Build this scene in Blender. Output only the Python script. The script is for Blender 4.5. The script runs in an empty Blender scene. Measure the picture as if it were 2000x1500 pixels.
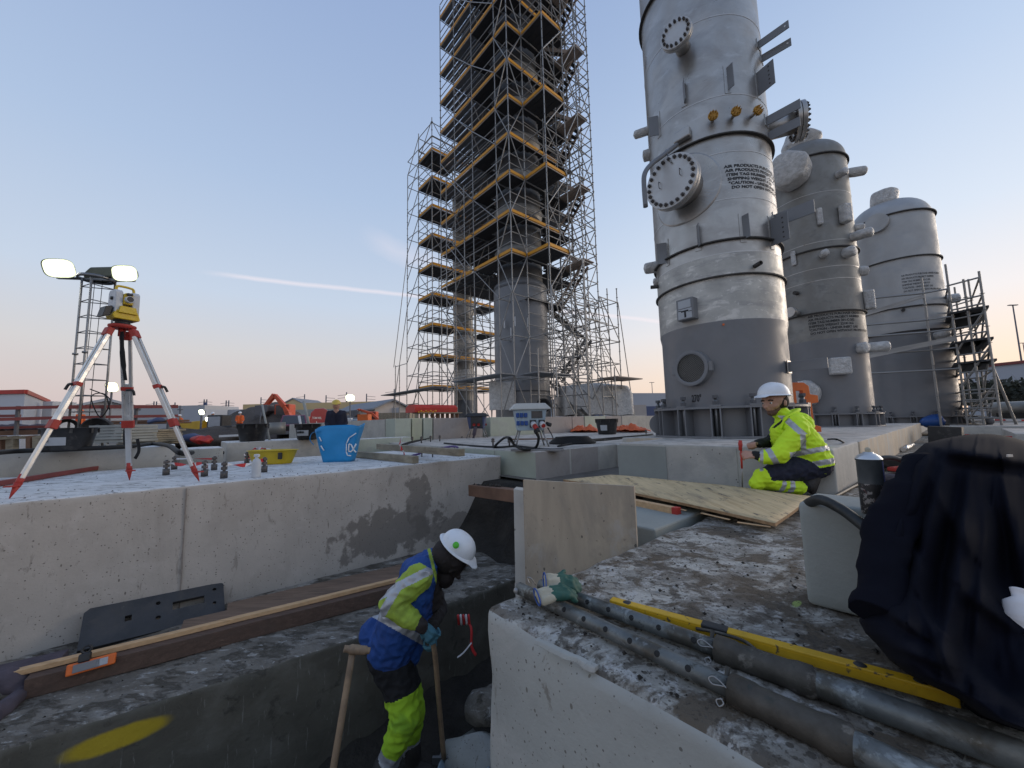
import bpy, bmesh, math, random
import numpy as np
from mathutils import Vector, Matrix, noise
random.seed(7)
PI = math.pi
S = bpy.context.scene
COL = S.collection

# ------------------------------------------------------------------ camera
FPX = 751.0                                   # focal length in photo pixels (photo 2000 px wide)
pit, rol = math.radians(5.7), math.radians(1.36)
FWD = Vector((0, math.cos(pit), math.sin(pit)))
_r0, _u0 = Vector((1, 0, 0)), Vector((0, -math.sin(pit), math.cos(pit)))
RGT = _r0 * math.cos(rol) - _u0 * math.sin(rol)
UPV = _u0 * math.cos(rol) + _r0 * math.sin(rol)
cam_d = bpy.data.cameras.new('camera'); cam = bpy.data.objects.new('camera', cam_d); COL.objects.link(cam)
cam_d.sensor_width = 36; cam_d.lens = 36 * FPX / 2000; cam_d.clip_start = 0.05; cam_d.clip_end = 3000
cam.matrix_world = Matrix(((RGT.x, UPV.x, -FWD.x, 0), (RGT.y, UPV.y, -FWD.y, 0), (RGT.z, UPV.z, -FWD.z, 0), (0, 0, 0, 1)))
S.camera = cam

def ray(x, y): return FWD + RGT * ((x - 1000) / FPX) + UPV * ((750 - y) / FPX)
def PZ(x, y, z): d = ray(x, y); return d * (z / d.z)
def PY(x, y, Y): d = ray(x, y); return d * (Y / d.y)
AX = math.radians(41); CA, SA = math.cos(AX), math.sin(AX)
def W(u, v, z=0.0): return Vector((u * CA - v * SA, u * SA + v * CA, z))
def UVc(p): return (p.x * CA + p.y * SA, -p.x * SA + p.y * CA)
def PV(x, y, v): d = ray(x, y); return d * (v / (-d.x * SA + d.y * CA))
def PU(x, y, u): d = ray(x, y); return d * (u / (d.x * CA + d.y * SA))

# ------------------------------------------------------------------ world: clear sky just before sunrise
world = bpy.data.worlds.new('World'); S.world = world; world.use_nodes = True
nt = world.node_tree; nt.nodes.clear()
def N(t, **k):
    n = nt.nodes.new(t)
    for a, b in k.items(): setattr(n, a, b)
    return n
def L(a, b): nt.links.new(a, b)
def MA(op, a, b=None, c=None, clamp=False):
    n = N('ShaderNodeMath', operation=op, use_clamp=clamp)
    for i, s in enumerate((a, b, c)):
        if s is None: continue
        if isinstance(s, (int, float)): n.inputs[i].default_value = s
        else: L(s, n.inputs[i])
    return n.outputs[0]
def VD(vec, v3):
    n = N('ShaderNodeVectorMath', operation='DOT_PRODUCT'); L(vec, n.inputs[0]); n.inputs[1].default_value = v3; return n.outputs['Value']
def srgb(r, g, b):
    f = lambda c: (c / 255 / 12.92) if c / 255 <= .04045 else ((c / 255 + .055) / 1.055) ** 2.4
    return (f(r), f(g), f(b), 1)
def ramp(fac, stops, interp='EASE'):
    n = N('ShaderNodeValToRGB'); cr = n.color_ramp; cr.interpolation = interp
    while len(cr.elements) > 2: cr.elements.remove(cr.elements[-1])
    for i, (p, c) in enumerate(stops):
        e = cr.elements[i] if i < 2 else cr.elements.new(p)
        e.position = p; e.color = c
    L(fac, n.inputs[0]); return n.outputs[0]
tc = N('ShaderNodeTexCoord'); nrm = N('ShaderNodeVectorMath', operation='NORMALIZE'); L(tc.outputs['Generated'], nrm.inputs[0]); DV = nrm.outputs[0]
sp = N('ShaderNodeSeparateXYZ'); L(DV, sp.inputs[0])
el = MA('MAXIMUM', sp.outputs[2], 0.0)
SUNAZ = math.radians(72)                      # glow azimuth, clockwise from the view direction
colA = ramp(el, [(0.0, srgb(199, 183, 183)), (0.07, srgb(206, 193, 192)), (0.16, srgb(206, 204, 206)), (0.28, srgb(193, 206, 224)), (0.5, srgb(170, 190, 219)), (0.78, srgb(146, 168, 206)), (1, srgb(134, 157, 198))], 'LINEAR')
colB = ramp(el, [(0.0, srgb(250, 218, 190)), (0.09, srgb(250, 228, 208)), (0.2, srgb(238, 234, 235)), (0.34, srgb(214, 225, 240)), (0.55, srgb(186, 205, 232)), (0.8, srgb(152, 175, 212)), (1, srgb(134, 157, 198))], 'LINEAR')
az = VD(DV, (math.sin(SUNAZ), math.cos(SUNAZ), 0))
azf = N('ShaderNodeMapRange', interpolation_type='SMOOTHSTEP'); L(az, azf.inputs[0]); azf.inputs[1].default_value = 0.0; azf.inputs[2].default_value = .97
mx = N('ShaderNodeMix', data_type='RGBA'); L(azf.outputs[0], mx.inputs[0]); L(colA, mx.inputs[6]); L(colB, mx.inputs[7])
# contrails: thin bands along great circles of the sky dome
def contrail(p, q, w, x0, x1, amt, seed):
    a, b = ray(*p).normalized(), ray(*q).normalized()
    n = a.cross(b).normalized(); t = (b - a).normalized()
    nz = N('ShaderNodeTexNoise'); nz.inputs['Scale'].default_value = 9; nz.inputs['Detail'].default_value = 4; L(DV, nz.inputs['Vector'])
    d = MA('ADD', VD(DV, n), MA('MULTIPLY', MA('SUBTRACT', nz.outputs[0], .5), w * 1.6))
    m = MA('SUBTRACT', 1.0, MA('DIVIDE', MA('ABSOLUTE', d), w), clamp=True)
    m = MA('POWER', m, .8)
    s = VD(DV, t); lo, hi = ray(*x0).normalized().dot(t), ray(*x1).normalized().dot(t)
    r1 = N('ShaderNodeMapRange', interpolation_type='SMOOTHSTEP'); L(s, r1.inputs[0]); r1.inputs[1].default_value = lo; r1.inputs[2].default_value = lo + .09
    r2 = N('ShaderNodeMapRange', interpolation_type='SMOOTHSTEP'); L(s, r2.inputs[0]); r2.inputs[1].default_value = hi; r2.inputs[2].default_value = hi - .08
    front = MA('GREATER_THAN', sp.outputs[1], 0.0)
    return MA('MULTIPLY', MA('MULTIPLY', MA('MULTIPLY', m, r1.outputs[0]), MA('MULTIPLY', r2.outputs[0], front)), amt)
c1 = contrail((430, 537), (1284, 628), .0062, (375, 537), (1420, 640), .5, 1)
c2 = contrail((700, 455), (830, 510), .03, (690, 450), (900, 540), .22, 2)
cc = MA('ADD', c1, c2, clamp=True)
mx2 = N('ShaderNodeMix', data_type='RGBA'); L(cc, mx2.inputs[0]); L(mx.outputs[2], mx2.inputs[6]); mx2.inputs[7].default_value = srgb(247, 234, 238)
sky = N('ShaderNodeTexSky'); sky.sky_type = 'NISHITA'; sky.sun_disc = False; sky.sun_elevation = math.radians(1.0); sky.sun_rotation = SUNAZ
bgA = N('ShaderNodeBackground'); L(sky.outputs[0], bgA.inputs[0]); bgA.inputs[1].default_value = .012
bgB = N('ShaderNodeBackground'); L(mx2.outputs[2], bgB.inputs[0]); bgB.inputs[1].default_value = 0.98
addS = N('ShaderNodeAddShader'); L(bgA.outputs[0], addS.inputs[0]); L(bgB.outputs[0], addS.inputs[1])
wo = N('ShaderNodeOutputWorld'); L(addS.outputs[0], wo.inputs[0])

sd = bpy.data.lights.new('sun', 'SUN'); sd.energy = 1.45; sd.angle = math.radians(35); sd.color = (1, .85, .70)
sun = bpy.data.objects.new('sun', sd); COL.objects.link(sun)
sdir = Vector((math.sin(SUNAZ) * math.cos(.16), math.cos(SUNAZ) * math.cos(.16), math.sin(.16)))
sun.rotation_euler = (-sdir).to_track_quat('-Z', 'Y').to_euler()
vs = S.view_settings; vs.view_transform = 'Standard'; vs.look = 'None'; vs.gamma = 1; vs.exposure = 0.12; vs.use_curve_mapping = False
S.render.engine = 'CYCLES'; S.cycles.max_bounces = 6; S.cycles.diffuse_bounces = 3

# ------------------------------------------------------------------ materials
MATS = {}
def mat(name, col, rough=.6, metal=0., var=.12, vs=6., bump=.0, bs=60., emit=0., blobs=(), layers=(), stretch=(1, 1, 1), alpha=1., spec=None, bd=.01, rotz=None, coat=0., pits=()):
    """col plus value noise; layers = [(colour, scale, lo, hi, amount, stretch)] noise-masked coats; blobs = [(centre, frame3x3 rows, radii, colour, amount, edge noise)]"""
    global nt
    m = bpy.data.materials.new(name); m.use_nodes = True; nt = m.node_tree; nt.nodes.clear(); MATS[name] = m
    out = N('ShaderNodeOutputMaterial'); b = N('ShaderNodeBsdfPrincipled'); L(b.outputs[0], out.inputs[0])
    tco = N('ShaderNodeTexCoord').outputs['Object']
    def mapd(st, ang=0):
        mp = N('ShaderNodeMapping'); L(tco, mp.inputs[0]); mp.inputs['Scale'].default_value = st; mp.inputs['Rotation'].default_value = (0, 0, ang); return mp.outputs[0]
    base = mapd(stretch, rotz or 0)
    def noi(vec, sc, det=6, ro=.6, dist=0):
        n = N('ShaderNodeTexNoise'); L(vec, n.inputs['Vector']); n.inputs['Scale'].default_value = sc; n.inputs['Detail'].default_value = det; n.inputs['Roughness'].default_value = ro; n.inputs['Distortion'].default_value = dist; return n.outputs[0]
    def mixc(f, a, c):
        x = N('ShaderNodeMix', data_type='RGBA'); L(f, x.inputs[0])
        if isinstance(a, tuple): x.inputs[6].default_value = a
        else: L(a, x.inputs[6])
        if isinstance(c, tuple): x.inputs[7].default_value = c
        else: L(c, x.inputs[7])
        return x.outputs[2]
    c4 = lambda c: (c[0], c[1], c[2], 1)
    k0 = tuple(max(0, x * (1 - var)) for x in col[:3]) + (1,); k1 = tuple(min(1, x * (1 + var)) for x in col[:3]) + (1,)
    f = N('ShaderNodeMapRange'); L(noi(base, vs), f.inputs[0]); f.inputs[1].default_value = .3; f.inputs[2].default_value = .7
    c = mixc(f.outputs[0], k0, k1)
    rr = None
    for ly in layers:
        lc, sc, lo, hi, am = ly[:5]; st = ly[5] if len(ly) > 5 else stretch; ang = ly[6] if len(ly) > 6 else (rotz or 0)
        mr = N('ShaderNodeMapRange'); L(noi(mapd(st, ang), sc, 12, .67, .4), mr.inputs[0]); mr.inputs[1].default_value = lo; mr.inputs[2].default_value = hi; mr.inputs[4].default_value = am
        c = mixc(mr.outputs[0], c, c4(lc)); rr = mr.outputs[0]
    for (cen, ax, rad, bc, am, en) in blobs:
        sb = N('ShaderNodeVectorMath', operation='SUBTRACT'); L(tco, sb.inputs[0]); sb.inputs[1].default_value = cen
        tot = None
        for a_, r_ in zip(ax, rad):
            q = MA('POWER', MA('ABSOLUTE', MA('DIVIDE', VD(sb.outputs[0], a_), r_)), 2.2); tot = q if tot is None else MA('ADD', tot, q)
        nn = MA('MULTIPLY', MA('SUBTRACT', noi(tco, en[0], 7), .5), en[1])
        mr = N('ShaderNodeMapRange', interpolation_type='SMOOTHSTEP'); L(MA('ADD', tot, nn), mr.inputs[0]); mr.inputs[1].default_value = 1 + en[2]; mr.inputs[2].default_value = 1 - en[2]; mr.inputs[3].default_value = 0; mr.inputs[4].default_value = am
        c = mixc(mr.outputs[0], c, c4(bc))
    for (psc, pr_, pc, st_) in pits:
        vn = N('ShaderNodeTexVoronoi'); L(mapd(st_), vn.inputs['Vector']); vn.inputs['Scale'].default_value = psc
        cs = N('ShaderNodeSeparateColor'); L(vn.outputs['Color'], cs.inputs[0])
        edge = MA('MULTIPLY', MA('POWER', cs.outputs[0], 5), pr_)
        mr = N('ShaderNodeMapRange'); L(MA('SUBTRACT', MA('ADD', vn.outputs['Distance'], MA('MULTIPLY', MA('SUBTRACT', noi(tco, psc * 3, 3), .5), pr_ * .7)), edge), mr.inputs[0]); mr.inputs[1].default_value = 0; mr.inputs[2].default_value = .04; mr.inputs[3].default_value = .85; mr.inputs[4].default_value = 0
        c = mixc(mr.outputs[0], c, c4(pc))
    L(c, b.inputs['Base Color'])
    b.inputs['Roughness'].default_value = rough; b.inputs['Metallic'].default_value = metal
    if spec is not None: b.inputs['Specular IOR Level'].default_value = spec
    if coat: b.inputs['Coat Weight'].default_value = coat
    if var and metal > .3 or rough < .5:
        r2 = N('ShaderNodeMapRange'); L(noi(base, vs * 2.3), r2.inputs[0]); r2.inputs[1].default_value = .3; r2.inputs[2].default_value = .7; r2.inputs[3].default_value = max(.05, rough - .12); r2.inputs[4].default_value = min(1, rough + .15); L(r2.outputs[0], b.inputs['Roughness'])
    if bump:
        h = MA('ADD', noi(base, bs, 8, .65), MA('MULTIPLY', noi(base, bs * .17, 4), 1.6))
        if rr is not None: h = MA('ADD', h, MA('MULTIPLY', rr, .8))
        bp = N('ShaderNodeBump'); bp.inputs['Strength'].default_value = bump; bp.inputs['Distance'].default_value = bd; L(h, bp.inputs['Height']); L(bp.outputs[0], b.inputs['Normal'])
    if emit: b.inputs['Emission Color'].default_value = c4(col); b.inputs['Emission Strength'].default_value = emit
    if alpha < 1: b.inputs['Alpha'].default_value = alpha
    return m

CON = (.36, .345, .325); MUD = (.07, .06, .048); SX = ((CA, SA, 0), (0, 0, 1))   # wall-plane frame: along u and up
def fr(): return ((CA, SA, 0), (-SA, CA, 0), (0, 0, 1))
mat('concrete_wall', (.455, .415, .37), .85, pits=((22, .17, (.14, .125, .105), (1.5, 1.5, .7)), (60, .32, (.12, .11, .095), (1, 1, 1))), var=.13, vs=1.6, bump=.35, bs=70, bd=.006,
    layers=[((.30, .265, .23), 1.6, .5, .7, .6, (1, 1, .4)), ((.54, .50, .46), 5, .56, .7, .45), ((.24, .215, .185), 9, .60, .66, .6, (1.6, 1.6, .5)), ((.17, .15, .13), 5, .66, .69, .75, (2.2, 2.2, .8)), ((.08, .07, .06), 26, .66, .70, .85), ((.10, .09, .08), 60, .68, .71, .8)],
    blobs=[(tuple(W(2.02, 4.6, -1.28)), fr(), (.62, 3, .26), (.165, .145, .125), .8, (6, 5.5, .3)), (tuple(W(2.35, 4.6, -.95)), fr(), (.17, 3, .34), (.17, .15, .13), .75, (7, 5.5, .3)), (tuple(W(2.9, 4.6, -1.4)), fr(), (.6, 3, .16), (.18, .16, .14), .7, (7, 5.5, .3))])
mat('slab_top', (.66, .66, .645), .9, var=.12, vs=3, bump=.6, bs=40, bd=.012, rotz=-AX,
    layers=[((.50, .49, .47), 3.5, .48, .66, .7, (1.2, 3.5, 1)), ((.17, .155, .135), 7, .54, .62, .85, (1, 3.2, 1)), ((.11, .1, .085), 22, .62, .68, .8, (1, 2, 1))])
mat('muddy_slab', (.30, .285, .25), .85, blobs=[(tuple(PZ(1556, 1178, -.7)), fr(), (.035, .012, .1), (.45, .62, .15), .6, (30, 1.5, .5))], pits=((40, .4, (.07, .06, .048), (1, 1, 1)), (80, .4, (.08, .07, .055), (1, 1, 1))), var=.15, vs=4, bump=.8, bs=55, bd=.01,
    layers=[((.155, .132, .105), 1.7, .42, .56, .9), ((.50, .48, .43), 4.5, .50, .60, .9, (1, 1.5, 1), -AX), ((.48, .47, .45), 15, .55, .61, .7), ((.098, .074, .049), 3.6, .50, .565, .95, (1, 1.3, 1), -AX), ((.08, .066, .05), 12, .54, .60, .85), ((.12, .10, .08), 40, .57, .62, .7)])
mat('block_side', (.36, .36, .33), .85, pits=((30, .19, (.15, .135, .11), (1.3, 1.3, .8)), (75, .32, (.12, .11, .095), (1, 1, 1))), var=.14, vs=2.2, bump=.4, bs=60, bd=.006,
    layers=[((.48, .455, .42), 3, .52, .7, .7), ((.22, .195, .165), 3.5, .54, .66, .7, (1, 1, .5)), ((.17, .15, .12), 8, .60, .65, .7, (1.4, 1.4, .7)), ((.07, .06, .05), 34, .66, .70, .85), ((.09, .08, .07), 75, .68, .71, .8)])
mat('ledge_top', (.20, .18, .15), .9, var=.3, vs=3, bump=.9, bs=30, bd=.02, rotz=-AX,  # mud tones, base colour darkened to stand in for shade and vignetting
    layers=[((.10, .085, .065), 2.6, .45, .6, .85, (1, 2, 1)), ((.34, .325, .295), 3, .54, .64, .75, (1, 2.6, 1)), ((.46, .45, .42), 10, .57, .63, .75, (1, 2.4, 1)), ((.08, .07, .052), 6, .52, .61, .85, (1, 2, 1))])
mat('ledge_face', (.105, .096, .075), .9, var=.25, vs=2.5, bump=.5, bs=30, bd=.01,  # muddy side, shade on the ledge also put into this dark base colour
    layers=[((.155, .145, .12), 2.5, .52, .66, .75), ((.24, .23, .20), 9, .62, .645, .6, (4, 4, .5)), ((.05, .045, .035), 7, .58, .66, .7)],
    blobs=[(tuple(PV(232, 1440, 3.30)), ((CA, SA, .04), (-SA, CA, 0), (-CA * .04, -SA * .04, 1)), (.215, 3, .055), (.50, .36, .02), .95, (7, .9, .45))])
mat('concrete_light', (.45, .43, .385), .85, pits=((20, .2, (.16, .15, .13), (1, 1, 1)),), var=.12, vs=2, bump=.3, bs=60, layers=[((.32, .31, .29), 3, .5, .65, .6), ((.12, .11, .1), 30, .68, .72, .6), ((.5, .5, .48), 5, .6, .68, .4)])
mat('concrete_green', (.42, .45, .37), .85, var=.1, vs=2, bump=.25, bs=40, layers=[((.36, .36, .33), 2, .5, .65, .7)])
mat('concrete_yellow', (.46, .47, .33), .85, var=.1, vs=2, bump=.25, bs=40, layers=[((.38, .38, .33), 2, .5, .65, .7)])
mat('concrete_pink', (.36, .325, .30), .85, var=.1, vs=2, bump=.25, bs=40, layers=[((.28, .25, .23), 2, .5, .65, .7)])
mat('concrete_rusty', (.50, .41, .30), .85, var=.12, vs=3, bump=.3, bs=40, layers=[((.46, .45, .42), 4, .5, .6, .8, (1, 1, .15)), ((.3, .25, .19), 5, .6, .7, .6, (1, 1, .2))])
mat('pad_top', (.50, .46, .41), .9, var=.15, vs=3, bump=.5, bs=40, layers=[((.26, .24, .21), 3.5, .5, .6, .75), ((.13, .115, .1), 14, .6, .66, .7)])
mat('concrete_precast', (.29, .305, .28), .8, var=.1, vs=2, bump=.2, bs=70, layers=[((.28, .29, .27), 5, .58, .66, .6), ((.1, .1, .09), 60, .7, .73, .6)])
mat('soil', (.035, .03, .024), .95, var=.5, vs=3, bump=1., bs=14, bd=.06)
mat('ground_mud', (.13, .115, .095), .95, var=.3, vs=.4, bump=.6, bs=5, bd=.05, layers=[((.22, .2, .18), .25, .45, .6, .7), ((.08, .07, .06), 1.2, .55, .65, .7)])
mat('spoil', (.075, .06, .05), .95, var=.3, vs=.8, bump=1., bs=6, bd=.12)
mat('paint_grey', (.175, .18, .19), .42, .1, var=.07, vs=1.5, bump=.05, bs=20, layers=[((.21, .22, .235), 1.2, .55, .7, .6)])
mat('paint_dark', (.085, .09, .1), .45, .1, var=.1, vs=3)
mat('steel_vessel', (.40, .385, .365), .36, .72, var=.14, vs=1.3, bump=.12, bs=9, stretch=(1, 1, .8),
    layers=[((.31, .295, .28), 1.6, .45, .62, .8, (1, 1, 1.6)), ((.50, .49, .475), 3.2, .57, .7, .7, (1, 1, 2.5)), ((.22, .21, .2), 7, .64, .7, .5, (.6, .6, 3)), ((.58, .56, .53), 14, .66, .72, .6, (1, 1, 1.5))])
mat('steel_frosty', (.43, .42, .39), .5, .45, var=.2, vs=2.5, bump=.2, bs=12,
    layers=[((.62, .60, .56), 3.0, .55, .62, .85, (1, 1, 2.2)), ((.29, .285, .28), 2.2, .52, .62, .7, (.7, .7, 3)), ((.66, .64, .6), 11, .60, .66, .7, (1, 1, 2))])
mat('steel_dull', (.21, .205, .19), .5, .4, var=.12, vs=1.2, bump=.08, bs=9, layers=[((.26, .26, .25), 1.5, .5, .6, .7), ((.15, .15, .145), 3, .58, .66, .6, (1, 1, 2))])
mat('steel_pale', (.385, .385, .38), .5, .35, var=.1, vs=1, bump=.08, bs=8, layers=[((.36, .37, .38), 1.2, .5, .62, .8, (1, 1, 2))])
mat('steel_flange', (.50, .49, .475), .42, .45, var=.06, vs=3)
mat('bolt_steel', (.13, .12, .115), .5, .8, var=.3, vs=30)
mat('rust_cap', (.42, .22, .03), .7, 0, var=.25, vs=20)
mat('seam_dark', (.06, .055, .05), .7, .3, var=.3, vs=12)
mat('foil', (.52, .51, .49), .36, 0, var=.25, vs=9, bump=1., bs=16, bd=.045)
mat('galv', (.29, .285, .275), .45, .6, var=.25, vs=3)
mat('galv_dark', (.22, .225, .23), .45, .7, var=.2, vs=3)
mat('galv_tube', (.15, .16, .155), .45, .5, var=.35, vs=10, bump=.3, bs=80, bd=.003, layers=[((.075, .066, .05), 6, .50, .60, .85), ((.32, .34, .33), 14, .55, .62, .75), ((.05, .045, .035), 20, .58, .64, .7)])
mat('rusty_tube', (.07, .062, .05), .6, .4, var=.35, vs=16, bump=.4, bs=80, bd=.004, layers=[((.22, .20, .17), 12, .56, .63, .7), ((.04, .05, .045), 9, .55, .62, .8)])
mat('deck_metal', (.19, .20, .215), .6, .35, var=.2, vs=2)
mat('deck_dark', (.045, .045, .048), .7, .1, var=.2, vs=2)
mat('toe_yellow', (.62, .28, .008), .6, 0, var=.2, vs=4, layers=[((.3, .16, .04), 5, .55, .65, .6)])
mat('stair_wood', (.36, .29, .24), .8, 0, var=.2, vs=4)
mat('plywood', (.55, .42, .235), .75, var=.14, vs=4, bump=.3, bs=40, bd=.004, rotz=-AX, stretch=(6, .8, 6),
    layers=[((.38, .26, .125), 2.5, .5, .65, .8, (10, .7, 5)), ((.60, .47, .28), 3, .55, .66, .6, (8, .5, 5)), ((.11, .088, .065), 5, .57, .64, .9, (3, 1, 1)), ((.24, .19, .13), 1.8, .53, .66, .75, (2.2, 1, 1))])
mat('plywood_old', (.42, .345, .255), .8, pits=((26, .26, (.07, .06, .05), (1, 1, .7)),), var=.12, vs=3, bump=.3, bs=40, bd=.004, stretch=(4, 4, .6),
    layers=[((.27, .235, .19), 1.6, .48, .62, .75, (1.5, 1.5, 1)), ((.44, .41, .37), 4, .56, .66, .6, (1, 1, .6)), ((.07, .055, .045), 34, .66, .69, .9, (1, 1, 1)), ((.14, .12, .1), 7, .62, .67, .7, (1, 1, 1))],
    blobs=[(tuple(PY(1030, 985, 2.6)), fr(), (.22, .09, .12), (.12, .115, .1), .9, (9, 1.8, .3))])
mat('ply_edge', (.33, .2, .1), .8, var=.3, vs=30)
mat('timber', (.10, .062, .045), .8, var=.25, vs=5, bump=.4, bs=30, bd=.004, rotz=-AX, stretch=(.5, 8, 8), layers=[((.09, .06, .045), 3, .5, .62, .8, (.5, 6, 6), -AX), ((.24, .16, .12), 6, .6, .68, .5, (.5, 9, 9), -AX)])
mat('pine', (.56, .36, .19), .7, var=.15, vs=4, rotz=-AX, stretch=(.5, 10, 10), layers=[((.42, .25, .12), 3, .55, .65, .6, (.5, 8, 8), -AX)])
mat('wood_grey', (.27, .235, .17), .85, var=.25, vs=4, bump=.3, bs=30, layers=[((.16, .13, .09), 3, .5, .62, .7, (1, 1, 4))])
mat('wood_brown', (.17, .095, .06), .85, var=.3, vs=3, bump=.3, bs=30)
mat('handle_wood', (.30, .205, .125), .7, var=.2, vs=12, bump=.2, bs=60, bd=.003, layers=[((.17, .12, .08), 9, .5, .62, .7)])
mat('black_plastic', (.022, .022, .023), .5, var=.3, vs=10, layers=[((.1, .095, .085), 9, .56, .68, .6)])
mat('plate_rubber', (.035, .036, .038), .55, var=.25, vs=7, bump=.15, bs=50, layers=[((.06, .055, .05), 5, .5, .65, .7), ((.12, .115, .1), 14, .67, .73, .6)])
mat('rubber', (.006, .006, .006), .7, var=.2, vs=10)
mat('hose_black', (.014, .016, .015), .55, var=.3, vs=20, layers=[((.05, .05, .045), 12, .55, .65, .6)])
mat('hiviz', (.60, .86, .02), .75, var=.07, vs=6, bump=.25, bs=18, bd=.008)
mat('hiviz_dirty', (.33, .44, .05), .85, var=.12, vs=6, bump=.35, bs=18, bd=.008, layers=[((.19, .24, .05), 5, .5, .66, .7)])
mat('hiviz_leg', (.36, .60, .025), .85, var=.1, vs=6, bump=.35, bs=18, bd=.008, layers=[((.15, .32, .03), 6, .52, .66, .6)])
mat('reflect', (.42, .43, .45), .4, .3, var=.1, vs=10)
mat('blue_vest', (.012, .060, .24), .8, var=.15, vs=6, bump=.3, bs=18, bd=.008, layers=[((.02, .04, .14), 4, .5, .65, .6)])
mat('navy', (.012, .014, .032), .85, var=.25, vs=8, bump=.3, bs=20, bd=.006)
mat('black_cloth', (.01, .01, .011), .85, var=.25, vs=8, bump=.3, bs=20, bd=.006)
mat('fleece', (.035, .028, .026), .95, var=.25, vs=12)
mat('skin', (.45, .25, .18), .55, var=.1, vs=14)
mat('hair', (.018, .012, .01), .8, var=.3, vs=40, bump=.5, bs=60, bd=.006)
mat('beard', (.12, .065, .045), .8, var=.3, vs=60)
mat('helmet_white', (.72, .74, .76), .35, var=.05, vs=10, layers=[((.4, .38, .35), 30, .68, .72, .5)], coat=.2)
mat('helmet_yellow', (.62, .45, .08), .4, var=.08, vs=10)
mat('sticker_green', (.09, .5, .03), .5, var=.1)
mat('glove_blue', (.06, .17, .22), .8, var=.2, vs=20)
mat('glove_cream', (.42, .385, .29), .9, var=.1, vs=30, bump=.4, bs=120, bd=.002)
mat('glove_green', (.02, .085, .062), .7, var=.2, vs=20, bump=.3, bs=80, bd=.002)
mat('glove_trim', (.03, .08, .28), .8, var=.1)
mat('boot', (.035, .03, .027), .7, var=.3, vs=20, bump=.3, bs=40)
mat('boot_mud', (.16, .15, .14), .9, var=.3, vs=20)
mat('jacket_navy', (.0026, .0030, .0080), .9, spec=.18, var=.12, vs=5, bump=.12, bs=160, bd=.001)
mat('alu', (.62, .62, .61), .35, .8, var=.08, vs=6)
mat('tripod_red', (.36, .03, .02), .55, var=.15, vs=12)
mat('red_paint', (.45, .035, .025), .55, var=.15, vs=8)
mat('dull_red', (.20, .045, .04), .6, var=.2, vs=4)
mat('yellow_case', (.62, .43, .02), .45, var=.08, vs=10)
mat('white_case', (.50, .52, .54), .45, var=.06, vs=10)
mat('glass_dark', (.008, .008, .012), .08, var=0)
mat('yellow_level', (.60, .35, .012), .5, var=.12, vs=14, layers=[((.06, .05, .04), 26, .60, .64, .9), ((.3, .18, .02), 9, .6, .7, .6)])
mat('bag_blue', (.015, .25, .55), .5, var=.08, vs=5, bump=.25, bs=12, bd=.01)
mat('white_print', (.75, .77, .78), .6, var=.05)
mat('black_print', (.015, .015, .018), .6, var=.1)
mat('faded_print', (.06, .062, .066), .6, var=.2)
mat('label_grey', (.40, .42, .44), .6, var=.05)
mat('tub_yellow', (.58, .42, .02), .5, var=.1, vs=8)
mat('tape_red', (.55, .03, .03), .6, var=.1)
mat('tape_white', (.72, .70, .70), .6, var=.06)
mat('sling_purple', (.10, .06, .18), .85, var=.2, vs=20)
mat('cloth_mauve', (.085, .07, .085), .9, var=.25, vs=10, bump=.4, bs=30)
mat('box_blue_grey', (.33, .42, .48), .45, var=.06, vs=6)
mat('box_lid', (.50, .50, .46), .5, var=.06, vs=6)
mat('socket_blue', (.01, .06, .25), .4, var=.1)
mat('socket_red', (.42, .03, .02), .45, var=.1)
mat('tarp_orange', (.62, .115, .03), .6, var=.15, vs=6, bump=.6, bs=9, bd=.03)
mat('orange', (.68, .14, .02), .5, var=.1, vs=6)
mat('orange_vest', (.75, .14, .03), .8, var=.1, vs=8)
mat('excavator_red', (.55, .085, .03), .5, var=.12, vs=2)
mat('machine_yellow', (.55, .34, .03), .5, var=.15, vs=2)
mat('van_red', (.34, .012, .025), .4, var=.06, vs=1, coat=.3)
mat('car_wine', (.14, .015, .045), .35, var=.06, vs=1, coat=.4)
mat('window_dark', (.05, .055, .06), .12, var=.1)
mat('tyre', (.02, .02, .02), .9, var=.2)
mat('white_paint', (.62, .63, .64), .5, var=.06, vs=1)
mat('cabin_white', (.52, .53, .56), .6, var=.06, vs=.6)
mat('cabin_seam', (.36, .37, .39), .6, var=.06)
mat('warehouse_yellow', (.56, .42, .22), .7, var=.06, vs=.2)
mat('house_wall', (.47, .42, .38), .8, var=.08, vs=.5)
mat('roof_grey', (.20, .21, .23), .8, var=.1, vs=.5)
mat('clad_grey', (.36, .38, .42), .7, var=.06, vs=.1)
mat('navy_clad', (.06, .08, .16), .7, var=.1, vs=.3)
mat('dark_hedge', (.05, .055, .04), .95, var=.4, vs=.4, bump=1., bs=2, bd=.5)
mat('hedge_grey', (.16, .15, .14), .95, var=.3, vs=.4, bump=1., bs=2, bd=.5)
mat('pole_grey', (.13, .13, .14), .6, .3, var=.1)
mat('lamp_on', (1, 1, .93), .5, var=0, emit=14)
mat('lamp_warm', (1, .80, .42), .5, var=0, emit=14)
mat('lamp_house', (.10, .11, .08), .5, .3, var=.1)
mat('water_blue', (.02, .08, .28), .4, var=.1)
mat('pallet_grey', (.30, .31, .29), .85, var=.15, vs=3)

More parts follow.
